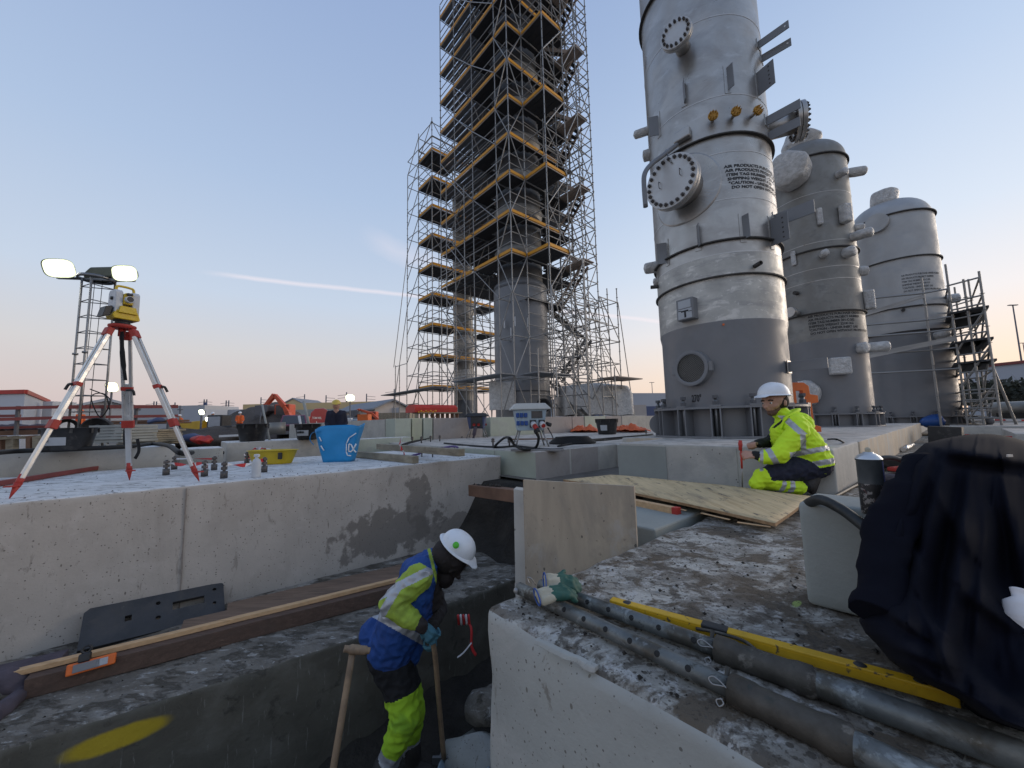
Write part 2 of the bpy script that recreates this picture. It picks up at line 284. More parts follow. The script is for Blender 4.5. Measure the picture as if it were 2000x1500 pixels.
mat('can_dirty', (.025, .024, .024), .5, var=.2, vs=20, layers=[((.30, .28, .26), 55, .55, .58, .9), ((.16, .05, .05), 40, .6, .63, .8)])
mat('can_top', (.075, .085, .09), .4, .2, var=.2, vs=20)
mat('label_blue', (.09, .10, .22), .5, var=.3, vs=60)
mat('tank_dark', (.055, .056, .058), .55, .3, var=.2, vs=1.5)
mat('lamp_mid', (1, 1, .86), .5, var=0, emit=6)
mat('lamp_edge', (.95, 1, .66), .5, var=0, emit=1.3)
mat('mud_joint', (.24, .21, .185), .9, var=.3, vs=20)
mat('plank_brown', (.19, .125, .085), .8, var=.25, vs=5, bump=.4, bs=30, bd=.004, rotz=-AX, stretch=(.5, 8, 8), layers=[((.10, .07, .05), 3, .5, .62, .8, (.5, 6, 6), -AX), ((.28, .2, .14), 6, .58, .66, .5, (.5, 9, 9), -AX)])
# ------------------------------------------------------------------ mesh helpers
def V(*a): return Vector(a if len(a) == 3 else a[0])
ZUP = Vector((0, 0, 1))
def frame(d):
    d = Vector(d).normalized(); a = ZUP if abs(d.z) < .95 else Vector((0, 1, 0))
    x = a.cross(d).normalized(); return x, d.cross(x).normalized(), d
class MB:
    def __init__(s, T=None): s.v = []; s.f = []; s.m = []; s.sm = []; s.T = T; s.mats = []
    def mi(s, m):
        m = m or '_'
        if m not in s.mats: s.mats.append(m)
        return s.mats.index(m)
    def add(s, vs_, fs, m=None, smooth=False):
        o = len(s.v); s.v += [(s.T @ Vector(p)) if s.T is not None else Vector(p) for p in vs_]
        k = s.mi(m)
        for f in fs: s.f.append([i + o for i in f]); s.m.append(k); s.sm.append(smooth)
        return s
    def hexa(s, p, m=None):   # 8 points: bottom ring 0-3, top ring 4-7 (ccw from above)
        return s.add(p, [(3, 2, 1, 0), (4, 5, 6, 7), (0, 1, 5, 4), (1, 2, 6, 5), (2, 3, 7, 6), (3, 0, 4, 7)], m)
    def box(s, c, sz, m=None, R=None):
        h = Vector(sz) / 2; c = Vector(c); P = []
        for z in (-1, 1):
            for x, y in ((-1, -1), (1, -1), (1, 1), (-1, 1)):
                q = Vector((x * h.x, y * h.y, z * h.z)); P.append(c + (R @ q if R is not None else q))
        return s.hexa(P, m)
    def ubox(s, u0, u1, v0, v1, z0, z1, m=None):
        P = [W(u, v, z) for z in (z0, z1) for u, v in ((u0, v0), (u1, v0), (u1, v1), (u0, v1))]
        return s.hexa(P, m)
    def beam(s, a, b, w, h, m=None, up=ZUP, ext=0):
        a, b = Vector(a), Vector(b); d = (b - a).normalized(); a = a - d * ext; b = b + d * ext
        x = d.cross(up).normalized(); y = x.cross(d).normalized(); P = []
        for q in (-1, 1):
            for e, t in ((-1, a), (1, a), (1, b), (-1, b)): P.append(t + x * (e * w / 2) + y * (q * h / 2))
        return s.hexa(P, m)
    def tube(s, a, b, r0, r1=None, n=10, m=None, cap=True, smooth=True):
        r1 = r0 if r1 is None else r1; a, b = Vector(a), Vector(b); x, y, d = frame(b - a); P = []
        for t, r in ((a, r0), (b, r1)):
            for i in range(n): q = 2 * PI * i / n; P.append(t + x * (math.cos(q) * r) + y * (math.sin(q) * r))
        s.add(P, [(i, (i + 1) % n, (i + 1) % n + n, i + n) for i in range(n)], m, smooth)
        if cap: s.add(P, [tuple(range(n))[::-1], tuple(range(n, 2 * n))], m)
        return s
    def path(s, pts, r, n=8, m=None, sub=1, flat=None, cap=True):
        pts = [Vector(p) for p in pts]
        if sub > 1: pts = cr(pts, sub)
        N_ = len(pts); x = None; P = []; rs = r if isinstance(r, (list, tuple)) else [r] * N_
        if len(rs) != N_: rs = [rs[min(len(rs) - 1, int(i * len(rs) / N_))] for i in range(N_)]
        for i, p in enumerate(pts):
            d = (pts[min(i + 1, N_ - 1)] - pts[max(i - 1, 0)]).normalized()
            if x is None: x = frame(d)[0]
            x = (x - d * x.dot(d)).normalized(); y = d.cross(x)
            for k in range(n):
                q = 2 * PI * k / n; P.append(p + x * (math.cos(q) * rs[i]) + y * (math.sin(q) * rs[i] * (flat or 1)))
        F = [(i * n + k, i * n + (k + 1) % n, (i + 1) * n + (k + 1) % n, (i + 1) * n + k) for i in range(N_ - 1) for k in range(n)]
        s.add(P, F, m, True)
        if cap: s.add(P, [tuple(range(n))[::-1], tuple(range((N_ - 1) * n, N_ * n))], m)
        return s
    def lathe(s, prof, c=(0, 0, 0), n=32, m=None, axis=None, smooth=True, a0=0, a1=2 * PI):
        c = Vector(c); x, y, d = (Vector((1, 0, 0)), Vector((0, 1, 0)), ZUP) if axis is None else frame(axis); P = []; full = abs(a1 - a0 - 2 * PI) < 1e-6
        k = n if full else n + 1
        for r, z in prof:
            for i in range(k): q = a0 + (a1 - a0) * i / n; P.append(c + x * (math.cos(q) * r) + y * (math.sin(q) * r) + d * z)
        F = [(j * k + i, j * k + (i + 1) % k, (j + 1) * k + (i + 1) % k, (j + 1) * k + i) for j in range(len(prof) - 1) for i in range(n)]
        return s.add(P, F, m, smooth)
    def ball(s, c, r, m=None, n=12, sc=(1, 1, 1), R=None):
        c = Vector(c); P = []; k = n // 2
        for j in range(k + 1):
            t = PI * j / k
            for i in range(n):
                q = 2 * PI * i / n; o = Vector((math.sin(t) * math.cos(q) * sc[0], math.sin(t) * math.sin(q) * sc[1], math.cos(t) * sc[2])) * r
                P.append(c + (R @ o if R is not None else o))
        return s.add(P, [(j * n + i, (j + 1) * n + i, (j + 1) * n + (i + 1) % n, j * n + (i + 1) % n) for j in range(k) for i in range(n)], m, True)
    def prism(s, poly, a, ax, ay, dep, m=None):   # polygon points (x,y) in frame ax, ay at a, extruded by vector dep
        a, ax, ay, dep = Vector(a), Vector(ax), Vector(ay), Vector(dep); n = len(poly)
        P = [a + ax * p[0] + ay * p[1] for p in poly]; P += [p + dep for p in P]
        return s.add(P, [tuple(range(n))[::-1], tuple(range(n, 2 * n))] + [(i, (i + 1) % n, (i + 1) % n + n, i + n) for i in range(n)], m)
    def quad(s, p, m=None): return s.add(p, [tuple(range(len(p)))], m)
    def wob(s, amp, sc=5., seed=0):
        for i, p in enumerate(s.v): s.v[i] = p + noise.noise_vector(p * sc + Vector((seed, 0, 0))) * amp
        return s
    def build(s, name, m=None, parent=None, bevel=0, keep=False, fixn=True):
        me = bpy.data.meshes.new(name)
        if parent is not None:
            M = parent.matrix_world.inverted(); vs_ = [M @ p for p in s.v]; org = None
        elif keep: vs_ = s.v; org = None
        else:
            lo = [min(p[i] for p in s.v) for i in range(3)]; hi = [max(p[i] for p in s.v) for i in range(3)]
            org = Vector(((lo[0] + hi[0]) / 2, (lo[1] + hi[1]) / 2, lo[2])); vs_ = [p - org for p in s.v]
        me.from_pydata([tuple(p) for p in vs_], [], s.f)
        me.polygons.foreach_set('material_index', s.m); me.polygons.foreach_set('use_smooth', s.sm)
        for k in s.mats: me.materials.append(MATS[m if k == '_' else k])
        if fixn:
            bm = bmesh.new(); bm.from_mesh(me); bmesh.ops.remove_doubles(bm, verts=bm.verts, dist=1e-5); bmesh.ops.recalc_face_normals(bm, faces=bm.faces); bm.to_mesh(me); bm.free()
        o = bpy.data.objects.new(name, me); COL.objects.link(o)
        if parent is not None: o.parent = parent; o.matrix_world = parent.matrix_world.copy()
        elif org is not None: o.location = org; o.matrix_world = Matrix.Translation(org)
        if bevel:
            b = o.modifiers.new('bevel', 'BEVEL'); b.width = bevel; b.segments = 2; b.limit_method = 'ANGLE'; b.angle_limit = .6
        return o
def cr(P, k):
    out = []
    for i in range(len(P) - 1):
        a, b, c, d = P[max(i - 1, 0)], P[i], P[i + 1], P[min(i + 2, len(P) - 1)]
        for j in range(k):
            t = j / k; out.append(.5 * ((2 * b) + (c - a) * t + (2 * a - 5 * b + 4 * c - d) * t * t + (3 * b - a - 3 * c + d) * t ** 3))
    return out + [P[-1]]
def tag(o, label=None, cat=None, group=None, kind=None):
    if label: o['label'] = label
    if cat: o['category'] = cat
    if group: o['group'] = group
    if kind: o['kind'] = kind
    return o
def thing(name, label, cat, loc=(0, 0, 0), rz=0, group=None, M=None):
    o = bpy.data.objects.new(name, None); COL.objects.link(o); o.empty_display_size = .1
    Mx = M if M is not None else Matrix.Translation(Vector(loc)) @ Matrix.Rotation(rz, 4, 'Z')
    o.matrix_world = Mx; o['label'] = label; o['category'] = cat
    if group: o['group'] = group
    return o
def link(o, parent, Mw):
    COL.objects.link(o); o.parent = parent
    o.matrix_world = Mw
    return o
_unit = {}
def unit_mesh(kind, m, n=8):
    k = (kind, m, n)
    if k not in _unit:
        b = MB()
        if kind == 'cyl': b.tube((0, 0, 0), (0, 0, 1), 1, n=n)
        else: b.box((0, 0, .5), (1, 1, 1))
        o = b.build('u', m, keep=True); _unit[k] = o.data; bpy.data.objects.remove(o)
    return _unit[k]
def utube(name, a, b, r, m, parent, n=8):
    a, b = Vector(a), Vector(b); x, y, d = frame(b - a); l = (b - a).length
    Mx = Matrix(((x.x * r, y.x * r, d.x * l, a.x), (x.y * r, y.y * r, d.y * l, a.y), (x.z * r, y.z * r, d.z * l, a.z), (0, 0, 0, 1)))
    return link(bpy.data.objects.new(name, unit_mesh('cyl', m, n)), parent, Mx)
def ubeam(name, a, b, w, h, m, parent, up=ZUP):
    a, b = Vector(a), Vector(b); d = b - a; l = d.length; d = d / l; x = d.cross(up).normalized(); y = x.cross(d)
    Mx = Matrix(((x.x * w, y.x * h, d.x * l, a.x), (x.y * w, y.y * h, d.y * l, a.y), (x.z * w, y.z * h, d.z * l, a.z), (0, 0, 0, 1)))
    return link(bpy.data.objects.new(name, unit_mesh('box', m)), parent, Mx)
def copy_tree(o, Mw, label=None, cat=None):
    r = o.copy(); COL.objects.link(r); r.matrix_world = Mw
    if label: r['label'] = label
    def rec(src, dst):
        for ch in src.children:
            c = ch.copy(); COL.objects.link(c); c.parent = dst; c.matrix_basis = ch.matrix_basis.copy(); rec(ch, c)
    rec(o, r); return r
def rblock(name, box, m, r=.02, step=.06, amp=.006, label=None, cat='concrete foundation', kind=None, chip=.5, top=None, group=None, parent=None, seed=0, dens=None):
    """cast concrete block in site axes with rounded, chipped edges; box = (u0,u1,v0,v1,z0,z1)"""
    u0, u1, v0, v1, z0, z1 = box; b = MB(); lo = (u0, v0, z0); hi = (u1, v1, z1); P = {}; 
    def cuts(a, c, ax):
        st = step if dens is None else dens[ax]; n = max(1, int(round((c - a) / st))); L_ = [a + (c - a) * i / n for i in range(n + 1)]
        ex = [a + r * k for k in (.3, 1)] + [c - r * k for k in (1, .3)]
        return sorted(set(round(x, 4) for x in L_ + ex))
    C3 = [cuts(lo[i], hi[i], i) for i in range(3)]
    bm = bmesh.new(); vd = {}
    def gv(q):
        k = tuple(round(x, 4) for x in q)
        if k not in vd:
            p = Vector(k); w = W(p.x, p.y, p.z)
            rr = r * (1 + chip * noise.noise(w * 7 + Vector((seed, 3, 1))) + chip * 1.2 * max(0, noise.noise(w * 2.3 + Vector((9, seed, 1))) - .15) * 4)
            inn = Vector([min(max(p[i], lo[i] + rr), hi[i] - rr) for i in range(3)]); d = p - inn
            if d.length > 1e-6 and sum(abs(x) > 1e-5 for x in d) > 1: p = inn + d.normalized() * rr
            w = W(p.x, p.y, p.z) + noise.noise_vector(w * 3.1 + Vector((seed, 0, 0))) * amp + noise.noise_vector(w * 13) * amp * .4
            vd[k] = bm.verts.new(w)
        return vd[k]
    for ax in range(3):
        o1, o2 = (ax + 1) % 3, (ax + 2) % 3
        for side in (lo[ax], hi[ax]):
            if ax == 2 and side == lo[2]: continue
            for i in range(len(C3[o1]) - 1):
                for j in range(len(C3[o2]) - 1):
                    q = []
                    for a, c in ((i, j), (i + 1, j), (i + 1, j + 1), (i, j + 1)):
                        t = [0, 0, 0]; t[ax] = side; t[o1] = C3[o1][a]; t[o2] = C3[o2][c]; q.append(gv(t))
                    if len(set(q)) == 4:
                        try: f = bm.faces.new(q); f.smooth = True; f.material_index = 1 if (ax == 2 and top) else 0
                        except ValueError: pass
    bmesh.ops.recalc_face_normals(bm, faces=bm.faces)
    me = bpy.data.meshes.new(name); bm.to_mesh(me); bm.free(); me.materials.append(MATS[m])
    if top: me.materials.append(MATS[top])
    o = bpy.data.objects.new(name, me); COL.objects.link(o)
    if parent is not None: o.parent = parent; o.matrix_basis = parent.matrix_world.inverted()
    if label: tag(o, label, cat, group, kind)
    elif kind: o['kind'] = kind
    return o
def text_mesh(txt, size, bold=.0, align='LEFT', xs=1.):
    cu = bpy.data.curves.new('t', 'FONT'); cu.body = txt; cu.size = size; cu.offset = bold; cu.align_x = align; cu.resolution_u = 2
    o = bpy.data.objects.new('t', cu); me = bpy.data.meshes.new_from_object(o); bpy.data.objects.remove(o)
    P = [(v.co.x * xs, v.co.y) for v in me.vertices]; F = [tuple(p.vertices) for p in me.polygons]; bpy.data.meshes.remove(me)
    return P, F
def put_text(name, txt, size, fn, m, parent, bold=.0, align='LEFT', xs=1., label=None):
    P, F = text_mesh(txt, size, bold, align, xs)
    b = MB().add([fn(x, y) for x, y in P], F); o = b.build(name, m, parent, fixn=False)
    if label: o['label'] = label
    return o

# ------------------------------------------------------------------ figures: tapered limbs fused into one skin by voxel remesh
def cap_mesh(b, a, c, ra, rb, n=14):
    a, c = Vector(a), Vector(c); d = c - a
    if d.length < 1e-4: c = a + Vector((0, 0, 1e-3)); d = c - a
    x, y, dn = frame(d); pr = []
    for k in range(5): t = PI / 2 * k / 4; pr.append((a - dn * (math.cos(t) * ra), max(1e-4, math.sin(t) * ra)))
    for k in range(5): t = PI / 2 * k / 4; pr.append((c + dn * (math.sin(t) * rb), max(1e-4, math.cos(t) * rb)))
    P = [q + x * (math.cos(2 * PI * i / n) * r) + y * (math.sin(2 * PI * i / n) * r) for q, r in pr for i in range(n)]
    F = [(j * n + i, j * n + (i + 1) % n, (j + 1) * n + (i + 1) % n, (j + 1) * n + i) for j in range(len(pr) - 1) for i in range(n)] + [tuple(range(n))[::-1], tuple(range((len(pr) - 1) * n, len(pr) * n))]
    b.add(P, F)
def skin(name, caps, vox, parent, smooth=3, wr=.0, wsc=14., rule=None, dec=None):
    """caps: (a, b, ra, rb, material or fn(t, point)) -> one continuous mesh; every face takes the material of its nearest limb"""
    b = MB()
    for c in caps: cap_mesh(b, c[0], c[1], c[2], c[3])
    o = b.build(name, 'skin', keep=True, fixn=False)
    md = o.modifiers.new('r', 'REMESH'); md.mode = 'VOXEL'; md.voxel_size = vox; md.use_smooth_shade = True
    sm = o.modifiers.new('s', 'SMOOTH'); sm.iterations = smooth; sm.factor = .5
    dg = bpy.context.evaluated_depsgraph_get(); me = bpy.data.meshes.new_from_object(o.evaluated_get(dg)); bpy.data.objects.remove(o)
    n = len(me.vertices); co = np.empty(n * 3); me.vertices.foreach_get('co', co); co = co.reshape(-1, 3)
    nn = np.empty(n * 3); me.vertices.foreach_get('normal', nn); nn = nn.reshape(-1, 3)
    def near(P):
        best = np.full(len(P), 1e9); idx = np.zeros(len(P), int); tt = np.zeros(len(P))
        for k, c in enumerate(caps):
            a = np.array(c[0]); d = np.array(c[1]) - a; l2 = max(1e-9, d @ d); t = np.clip(((P - a) @ d) / l2, 0, 1)
            dist = np.linalg.norm(P - a - t[:, None] * d, axis=1) - (c[2] + (c[3] - c[2]) * t)
            w = dist < best; best[w] = dist[w]; idx[w] = k; tt[w] = t[w]
        return idx, tt
    if wr:
        idx, tt = near(co)
        for i in range(n):
            if wr_ok(caps[idx[i]][4]):
                p = Vector(co[i]); q = abs(noise.noise(Vector((p.x * wsc, p.y * wsc, p.z * wsc * 1.5)))) * -1.4 + .3 + .4 * noise.noise(p * wsc * 2.4)
                co[i] += nn[i] * (wr * q)
        me.vertices.foreach_set('co', co.reshape(-1))
    P = np.empty(len(me.polygons) * 3); me.polygons.foreach_get('center', P); P = P.reshape(-1, 3); idx, tt = near(P)
    names = []; mi = []
    for i in range(len(P)):
        mm = caps[idx[i]][4]
        if callable(mm): mm = mm(tt[i], P[i])
        if rule: mm = rule(mm, P[i]) or mm
        if mm not in names: names.append(mm)
        mi.append(names.index(mm))
    me.materials.clear()
    for q in names: me.materials.append(MATS[q])
    me.polygons.foreach_set('material_index', mi); me.polygons.foreach_set('use_smooth', [True] * len(mi))
    me.name = name; o = bpy.data.objects.new(name, me); COL.objects.link(o)
    if parent is not None: o.parent = parent; o.matrix_basis = parent.matrix_world.inverted()
    return o
def wr_ok(m): return callable(m) or m not in ('skin', 'boot', 'helmet_white', 'beard')
# ------------------------------------------------------------------ the setting
GZ = -.8
def rects(name, L_, z, m, kind='structure'):
    b = MB()
    for u0, u1, v0, v1 in L_: b.quad([W(u0, v0, z), W(u1, v0, z), W(u1, v1, z), W(u0, v1, z)])
    o = b.build(name, m, keep=True); o['kind'] = kind; return o
rects('ground', [(-500, 900, 4.7, 900), (-500, 900, -500, -6), (3.7, 900, -6, 4.7), (-500, -9, -6, 4.7)], GZ, 'ground_mud')
# pit floor: uneven soil that climbs towards the far end and the ledge
b = MB(); n1, n2 = 130, 100; P = []
for i in range(n1 + 1):
    for j in range(n2 + 1):
        u = -9 + 12.9 * i / n1; v = -6 + 10.8 * j / n2
        z = -2.72 + max(0, u - .4) * .13 + max(0, v - 2.2) * .28 + .16 * noise.noise(Vector((u * 1.7, v * 1.7, 0))) + .07 * noise.noise(Vector((u * 6, v * 6, 3)))
        if u > 2.6: z += (u - 2.6) ** 1.5 * 1.25 + .15 * noise.noise(Vector((u * 3, v * 3, 8)))
        if v < 1.6: z += (1.6 - v) * .25
        P.append(W(u, v, min(z, -.84)))
k = n2 + 1
b.add(P, [(i * k + j, (i + 1) * k + j, (i + 1) * k + j + 1, i * k + j + 1) for i in range(n1) for j in range(n2)], smooth=True)
b.build('pit_floor', 'soil', keep=True)['kind'] = 'structure'

def lin(a, c, st): n = max(1, int((c - a) / st)); return [a + (c - a) * i / n for i in range(n + 1)]
def cutlist(*seg):
    out = []
    for a, c, st in seg: out += lin(a, c, st)
    return sorted(set(round(x, 4) for x in out))
def rblock2(name, box, cu, cv, cz, m, top, r, amp, label, chip=.5, seed=0, cat='concrete foundation', group=None, warp=None):
    u0, u1, v0, v1, z0, z1 = box
    lo = (u0, v0, z0); hi = (u1, v1, z1); C3 = []
    for ax, L_ in enumerate((cu, cv, cz)):
        ex = [lo[ax] + r * k for k in (.3, .7, 1.3)] + [hi[ax] - r * k for k in (1.3, .7, .3)]
        C3.append(sorted(set(round(x, 4) for x in L_ + ex)))
    bm = bmesh.new(); vd = {}
    def gv(q):
        kk = tuple(round(x, 4) for x in q)
        if kk not in vd:
            p = Vector(kk); w = W(p.x, p.y, p.z)
            rr = r * (1 + chip * noise.noise(w * 7 + Vector((seed, 3, 1))) + chip * 4.5 * max(0, noise.noise(w * 2.6 + Vector((9, seed, 1))) - .12))
            inn = Vector([min(max(p[i], lo[i] + rr), hi[i] - rr) for i in range(3)]); d = p - inn
            if sum(abs(x) > 1e-5 for x in d) > 1: p = inn + d.normalized() * rr
            if warp: p = warp(p)
            w = W(p.x, p.y, p.z) + noise.noise_vector(w * 3.1 + Vector((seed, 0, 0))) * amp + noise.noise_vector(w * 15) * amp * .4
            vd[kk] = bm.verts.new(w)
        return vd[kk]
    for ax in range(3):
        o1, o2 = (ax + 1) % 3, (ax + 2) % 3
        for side in (lo[ax], hi[ax]):
            for i in range(len(C3[o1]) - 1):
                for j in range(len(C3[o2]) - 1):
                    q = []
                    for a, c in ((i, j), (i + 1, j), (i + 1, j + 1), (i, j + 1)):
                        t = [0, 0, 0]; t[ax] = side; t[o1] = C3[o1][a]; t[o2] = C3[o2][c]; q.append(gv(t))
                    if len(set(q)) == 4:
                        try: f = bm.faces.new(q); f.smooth = True; f.material_index = 1 if (ax == 2 and side == hi[2] and top) else 0
                        except ValueError: pass
    bmesh.ops.recalc_face_normals(bm, faces=bm.faces)
    me = bpy.data.meshes.new(name); bm.to_mesh(me); bm.free(); me.materials.append(MATS[m])
    if top: me.materials.append(MATS[top])
    o = bpy.data.objects.new(name, me); COL.objects.link(o)
    if label: tag(o, label, cat, group)
    return o

# left slab on which the survey tripod stands (two pours with a joint at u = 0.0)
UJ = UVc(PV(359, 1040, 4.6))[0]
ls = thing('concrete_foundation', 'long pale concrete foundation wall carrying the survey tripod, with a mud smear on its face', 'concrete foundation')
for nm, a, c, sd in (('pour', -9, 3.75, 1), ):
    o = rblock2(nm, (a, c, 4.6, 7.35, -1.75, -.5), cutlist((max(a, -9), max(a, -2.5), .4), (max(a, -2.5), c, .05)), cutlist((4.6, 5.2, .05), (5.2, 7.35, .12)), cutlist((-1.75, -.5, .06)), 'concrete_wall', 'slab_top', .018, .005, None, .6, sd)
    o.parent = ls
q_ = [W(UJ + .003 * noise.noise(Vector((0, 0, z_ * 6))), 4.594, z_) for z_ in [-1.6 + .04 * i for i in range(28)]]
b = MB()
for a, c in zip(q_, q_[1:]): b.beam(a, c, .009, .012, up=Vector((-SA, CA, 0)))
b.build('pour_joint', 'mud_joint', ls)
# ledge below it
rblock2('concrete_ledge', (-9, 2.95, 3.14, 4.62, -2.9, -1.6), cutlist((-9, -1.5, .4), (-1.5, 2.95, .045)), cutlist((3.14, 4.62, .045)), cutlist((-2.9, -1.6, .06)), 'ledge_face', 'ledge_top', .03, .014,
        'muddy footing ledge, its colour darkened for shade, with a yellow spray paint mark on its side', 1.2, 3, warp=lambda p: Vector((p.x, p.y + .13 * max(0, 1 - p.x) * max(0, (4.62 - p.y) / 1.48), p.z)))
# right foreground slab
rblock2('concrete_slab', (.92, 17, -9, 1.25, -2.6, -.7), cutlist((.92, 3.6, .03), (3.6, 6, .1), (6, 17, 1)), cutlist((-9, -1.2, .6), (-1.2, 1.25, .03)), cutlist((-2.6, -.7, .04)), 'block_side', 'muddy_slab', .035, .004,
        'mud spattered concrete slab in front, under the steel props and yellow level', .7, 4)
rblock('concrete_foundation', (-6, .8, -6, 1.15, -3, -1.6), 'block_side', r=.03, step=.4, label='concrete footing behind the photographer, outside the trench')
# plinths and pads
rblock2('concrete_pad', (4.4, 5.75, .75, 2.95, -1.4, -.3), cutlist((4.4, 5.75, .08)), cutlist((.75, 2.95, .08)), cutlist((-1.4, -.3, .08)), 'concrete_light', 'pad_top', .015, .004, None, .6, 5)
o = bpy.data.objects['concrete_pad']; PAD1 = thing('concrete_pad', 'pale concrete pad under the stainless column with the round manway', 'concrete pad')
o.name = 'front_pour'; o.parent = PAD1; PAD1.name = 'concrete_pad'
rblock('rear_pour', (5.7, 16.5, .74, 3.75, -1.0, -.302), 'concrete_rusty', r=.012, step=.25, top='pad_top', parent=PAD1)
LP = thing('concrete_pad', 'lower concrete pad carrying the two socket boxes, green tinged at its end', 'concrete pad')
rblock('pour', (3.87, 5.75, 3.9, 9.56, -1.4, -.42), 'concrete_light', r=.014, step=.1, top='pad_top', parent=LP)
rblock('pour', (5.75, 14, 3.76, 9.56, -1.3, -.423), 'concrete_light', r=.014, step=.4, top='pad_top', parent=LP)
for k_, (x0, x1, mm) in enumerate(((1046, 1112, 'concrete_pink'), (1116, 1168, 'concrete_pink'), )):   # form panel casts on its front face
    a, c = UVc(PV(x0, 900, 3.9))[0], UVc(PV(x1, 900, 3.9))[0]
    MB().ubox(a, c, 3.894, 3.9, -1.3, -.425).build('panel_cast', mm, LP)
for v0, v1 in ((3.93, 4.9), (4.92, 6.0)):
    MB().ubox(3.862, 3.868, v0, v1, -1.3, -.44).build('panel_cast', 'concrete_green', LP)
for x0, x1 in ((1208, 1302), (1306, 1440)):
    a, c = UVc(PU(x0, 900, 4.4))[1], UVc(PU(x1, 900, 4.4))[1]
    MB().ubox(4.394, 4.4, c, a, -1.3, -.33).build('panel_cast', 'concrete_precast' if x0 < 1300 else 'concrete_light', PAD1)
# tall plinth below the scaffold tower, cast in panels of different tint
PL = thing('concrete_plinth', 'long panelled concrete plinth below the scaffold tower, green, yellow and pink tinted', 'concrete plinth')
pe = [770, 804, 826, 846, 944, 957, 1062, 1118, 1142, 1184, 1215, 1262]
pm = ['concrete_green', 'concrete_yellow', 'concrete_green', 'concrete_pink', None, 'concrete_green', 'concrete_pink', 'concrete_pink', 'concrete_green', 'concrete_pink', 'concrete_light']
for i in range(len(pm)):
    a, c = UVc(PV(pe[i], 830, 9.6))[0], UVc(PV(pe[i + 1], 830, 9.6))[0]
    if pm[i] is None: continue
    MB().ubox(a + .02, c - .02, 9.6 + .01 * (i % 2), 10.2, -.6, .17 + .004 * (i % 3)).build('plinth_panel', pm[i], PL, bevel=.01)
a, c = UVc(PV(770, 830, 9.6))[0], UVc(PV(944, 830, 9.6))[0]
MB().ubox(a, c, 10.2, 22, -.6, .165).ubox(c + .6, 24, 10.2, 22, -.6, .165).build('plinth_core', 'concrete_light', PL)
# lower blocks behind the tripod slab
def lowblock(x0, x1, y, z, v, dv, label, m='concrete_light', z0=-1.):
    a, c = UVc(PV(x0, y, v))[0], UVc(PV(x1, y, v))[0]
    return rblock('concrete_block', (a, c, v, v + dv, z0, z), m, r=.015, step=.25, top='slab_top', label=label)
lowblock(-150, 342, 870, -.22, 7.5, .9, 'low concrete strip behind the tripod slab, under the wide black tub', 'concrete_light')
lowblock(352, 436, 880, -.30, 8.0, .8, 'short dark grey concrete block right of the strip with the wide tub', 'block_side')
lowblock(442, 690, 880, -.25, 8.9, 1.2, 'low concrete strip carrying the two smaller black tubs', 'concrete_light')
lowblock(693, 806, 860, -.30, 9.0, .5, 'green tinted low concrete block behind the blue shopping bag', 'concrete_green')
# foundations at the far right
for (u0, u1, v0, v1, z, lb) in ((12.5, 16, -1.9, -.7, -.45, 'grey foundation block behind the jacket, with a red and white barrier board'), (17.2, 22, -2.6, .2, -.42, 'grey foundation block below the right scaffold'), (17.5, 34, 1.0, 5.5, -.42, 'wide foundation below the third, palest column')):
    rblock('concrete_foundation', (u0, u1, v0, v1, -1, z), 'concrete_light', r=.015, step=.4, top='pad_top', label=lb)
# broken cast lip and flakes on the front slab edge
b = MB()
p0 = PZ(1050, 1246, -.70); p1 = PZ(1168, 1300, -.70)
bd_ = (p1 - p0).normalized(); nn_ = bd_.cross(ZUP)
b = MB(); ns = 14
ring = []
for i in range(ns + 1):
    t = i / ns; c_ = p0.lerp(p1, t) ; w_ = .022 + .010 * noise.noise(Vector((t * 5, 1, 2))) ; h_ = .003 + .004 * noise.noise(Vector((t * 6, 5, 2)))
    ring += [c_ - nn_ * .005 + ZUP * -.012, c_ - nn_ * .002 + ZUP * h_, c_ + nn_ * w_ * .7 + ZUP * (h_ * .8), c_ + nn_ * w_ + ZUP * -.012]
b.add(ring, [(i * 4 + k, (i + 1) * 4 + k, (i + 1) * 4 + (k + 1) % 4, i * 4 + (k + 1) % 4) for i in range(ns) for k in range(4)] + [(0, 1, 2, 3), tuple(ns * 4 + k for k in (3, 2, 1, 0))], smooth=False)
tag(b.build('mortar_lip', 'block_side', bevel=.003), 'broken mortar lip on the near edge of the front slab', 'mortar lip')
# mud crumbs on the slabs: nobody could count them
b = MB(); rnd = random.Random(5)
for i in range(1500):
    if i < 900: u, v, z = .98 + 3 * rnd.random() ** 1.3, 1.2 - 2.2 * rnd.random(), -.7
    elif i < 1200: u, v, z = -2 + 5.6 * rnd.random(), 4.65 + 2.4 * rnd.random() ** 2, -.5
    else: u, v, z = -2 + 4.8 * rnd.random(), 3.15 + 1.3 * rnd.random(), -1.6
    s_ = .003 + .007 * rnd.random() ** 3; c_ = W(u, v, z + .002)
    b.add([c_ + Vector((s_, 0, 0)), c_ + Vector((-s_ * .5, s_, 0)), c_ + Vector((-s_ * .6, -s_, 0)), c_ + Vector((0, 0, s_ * .9))], [(0, 1, 2), (0, 1, 3), (1, 2, 3), (2, 0, 3)])
tag(b.build('mud_crumbs', 'soil', keep=True), kind='stuff')
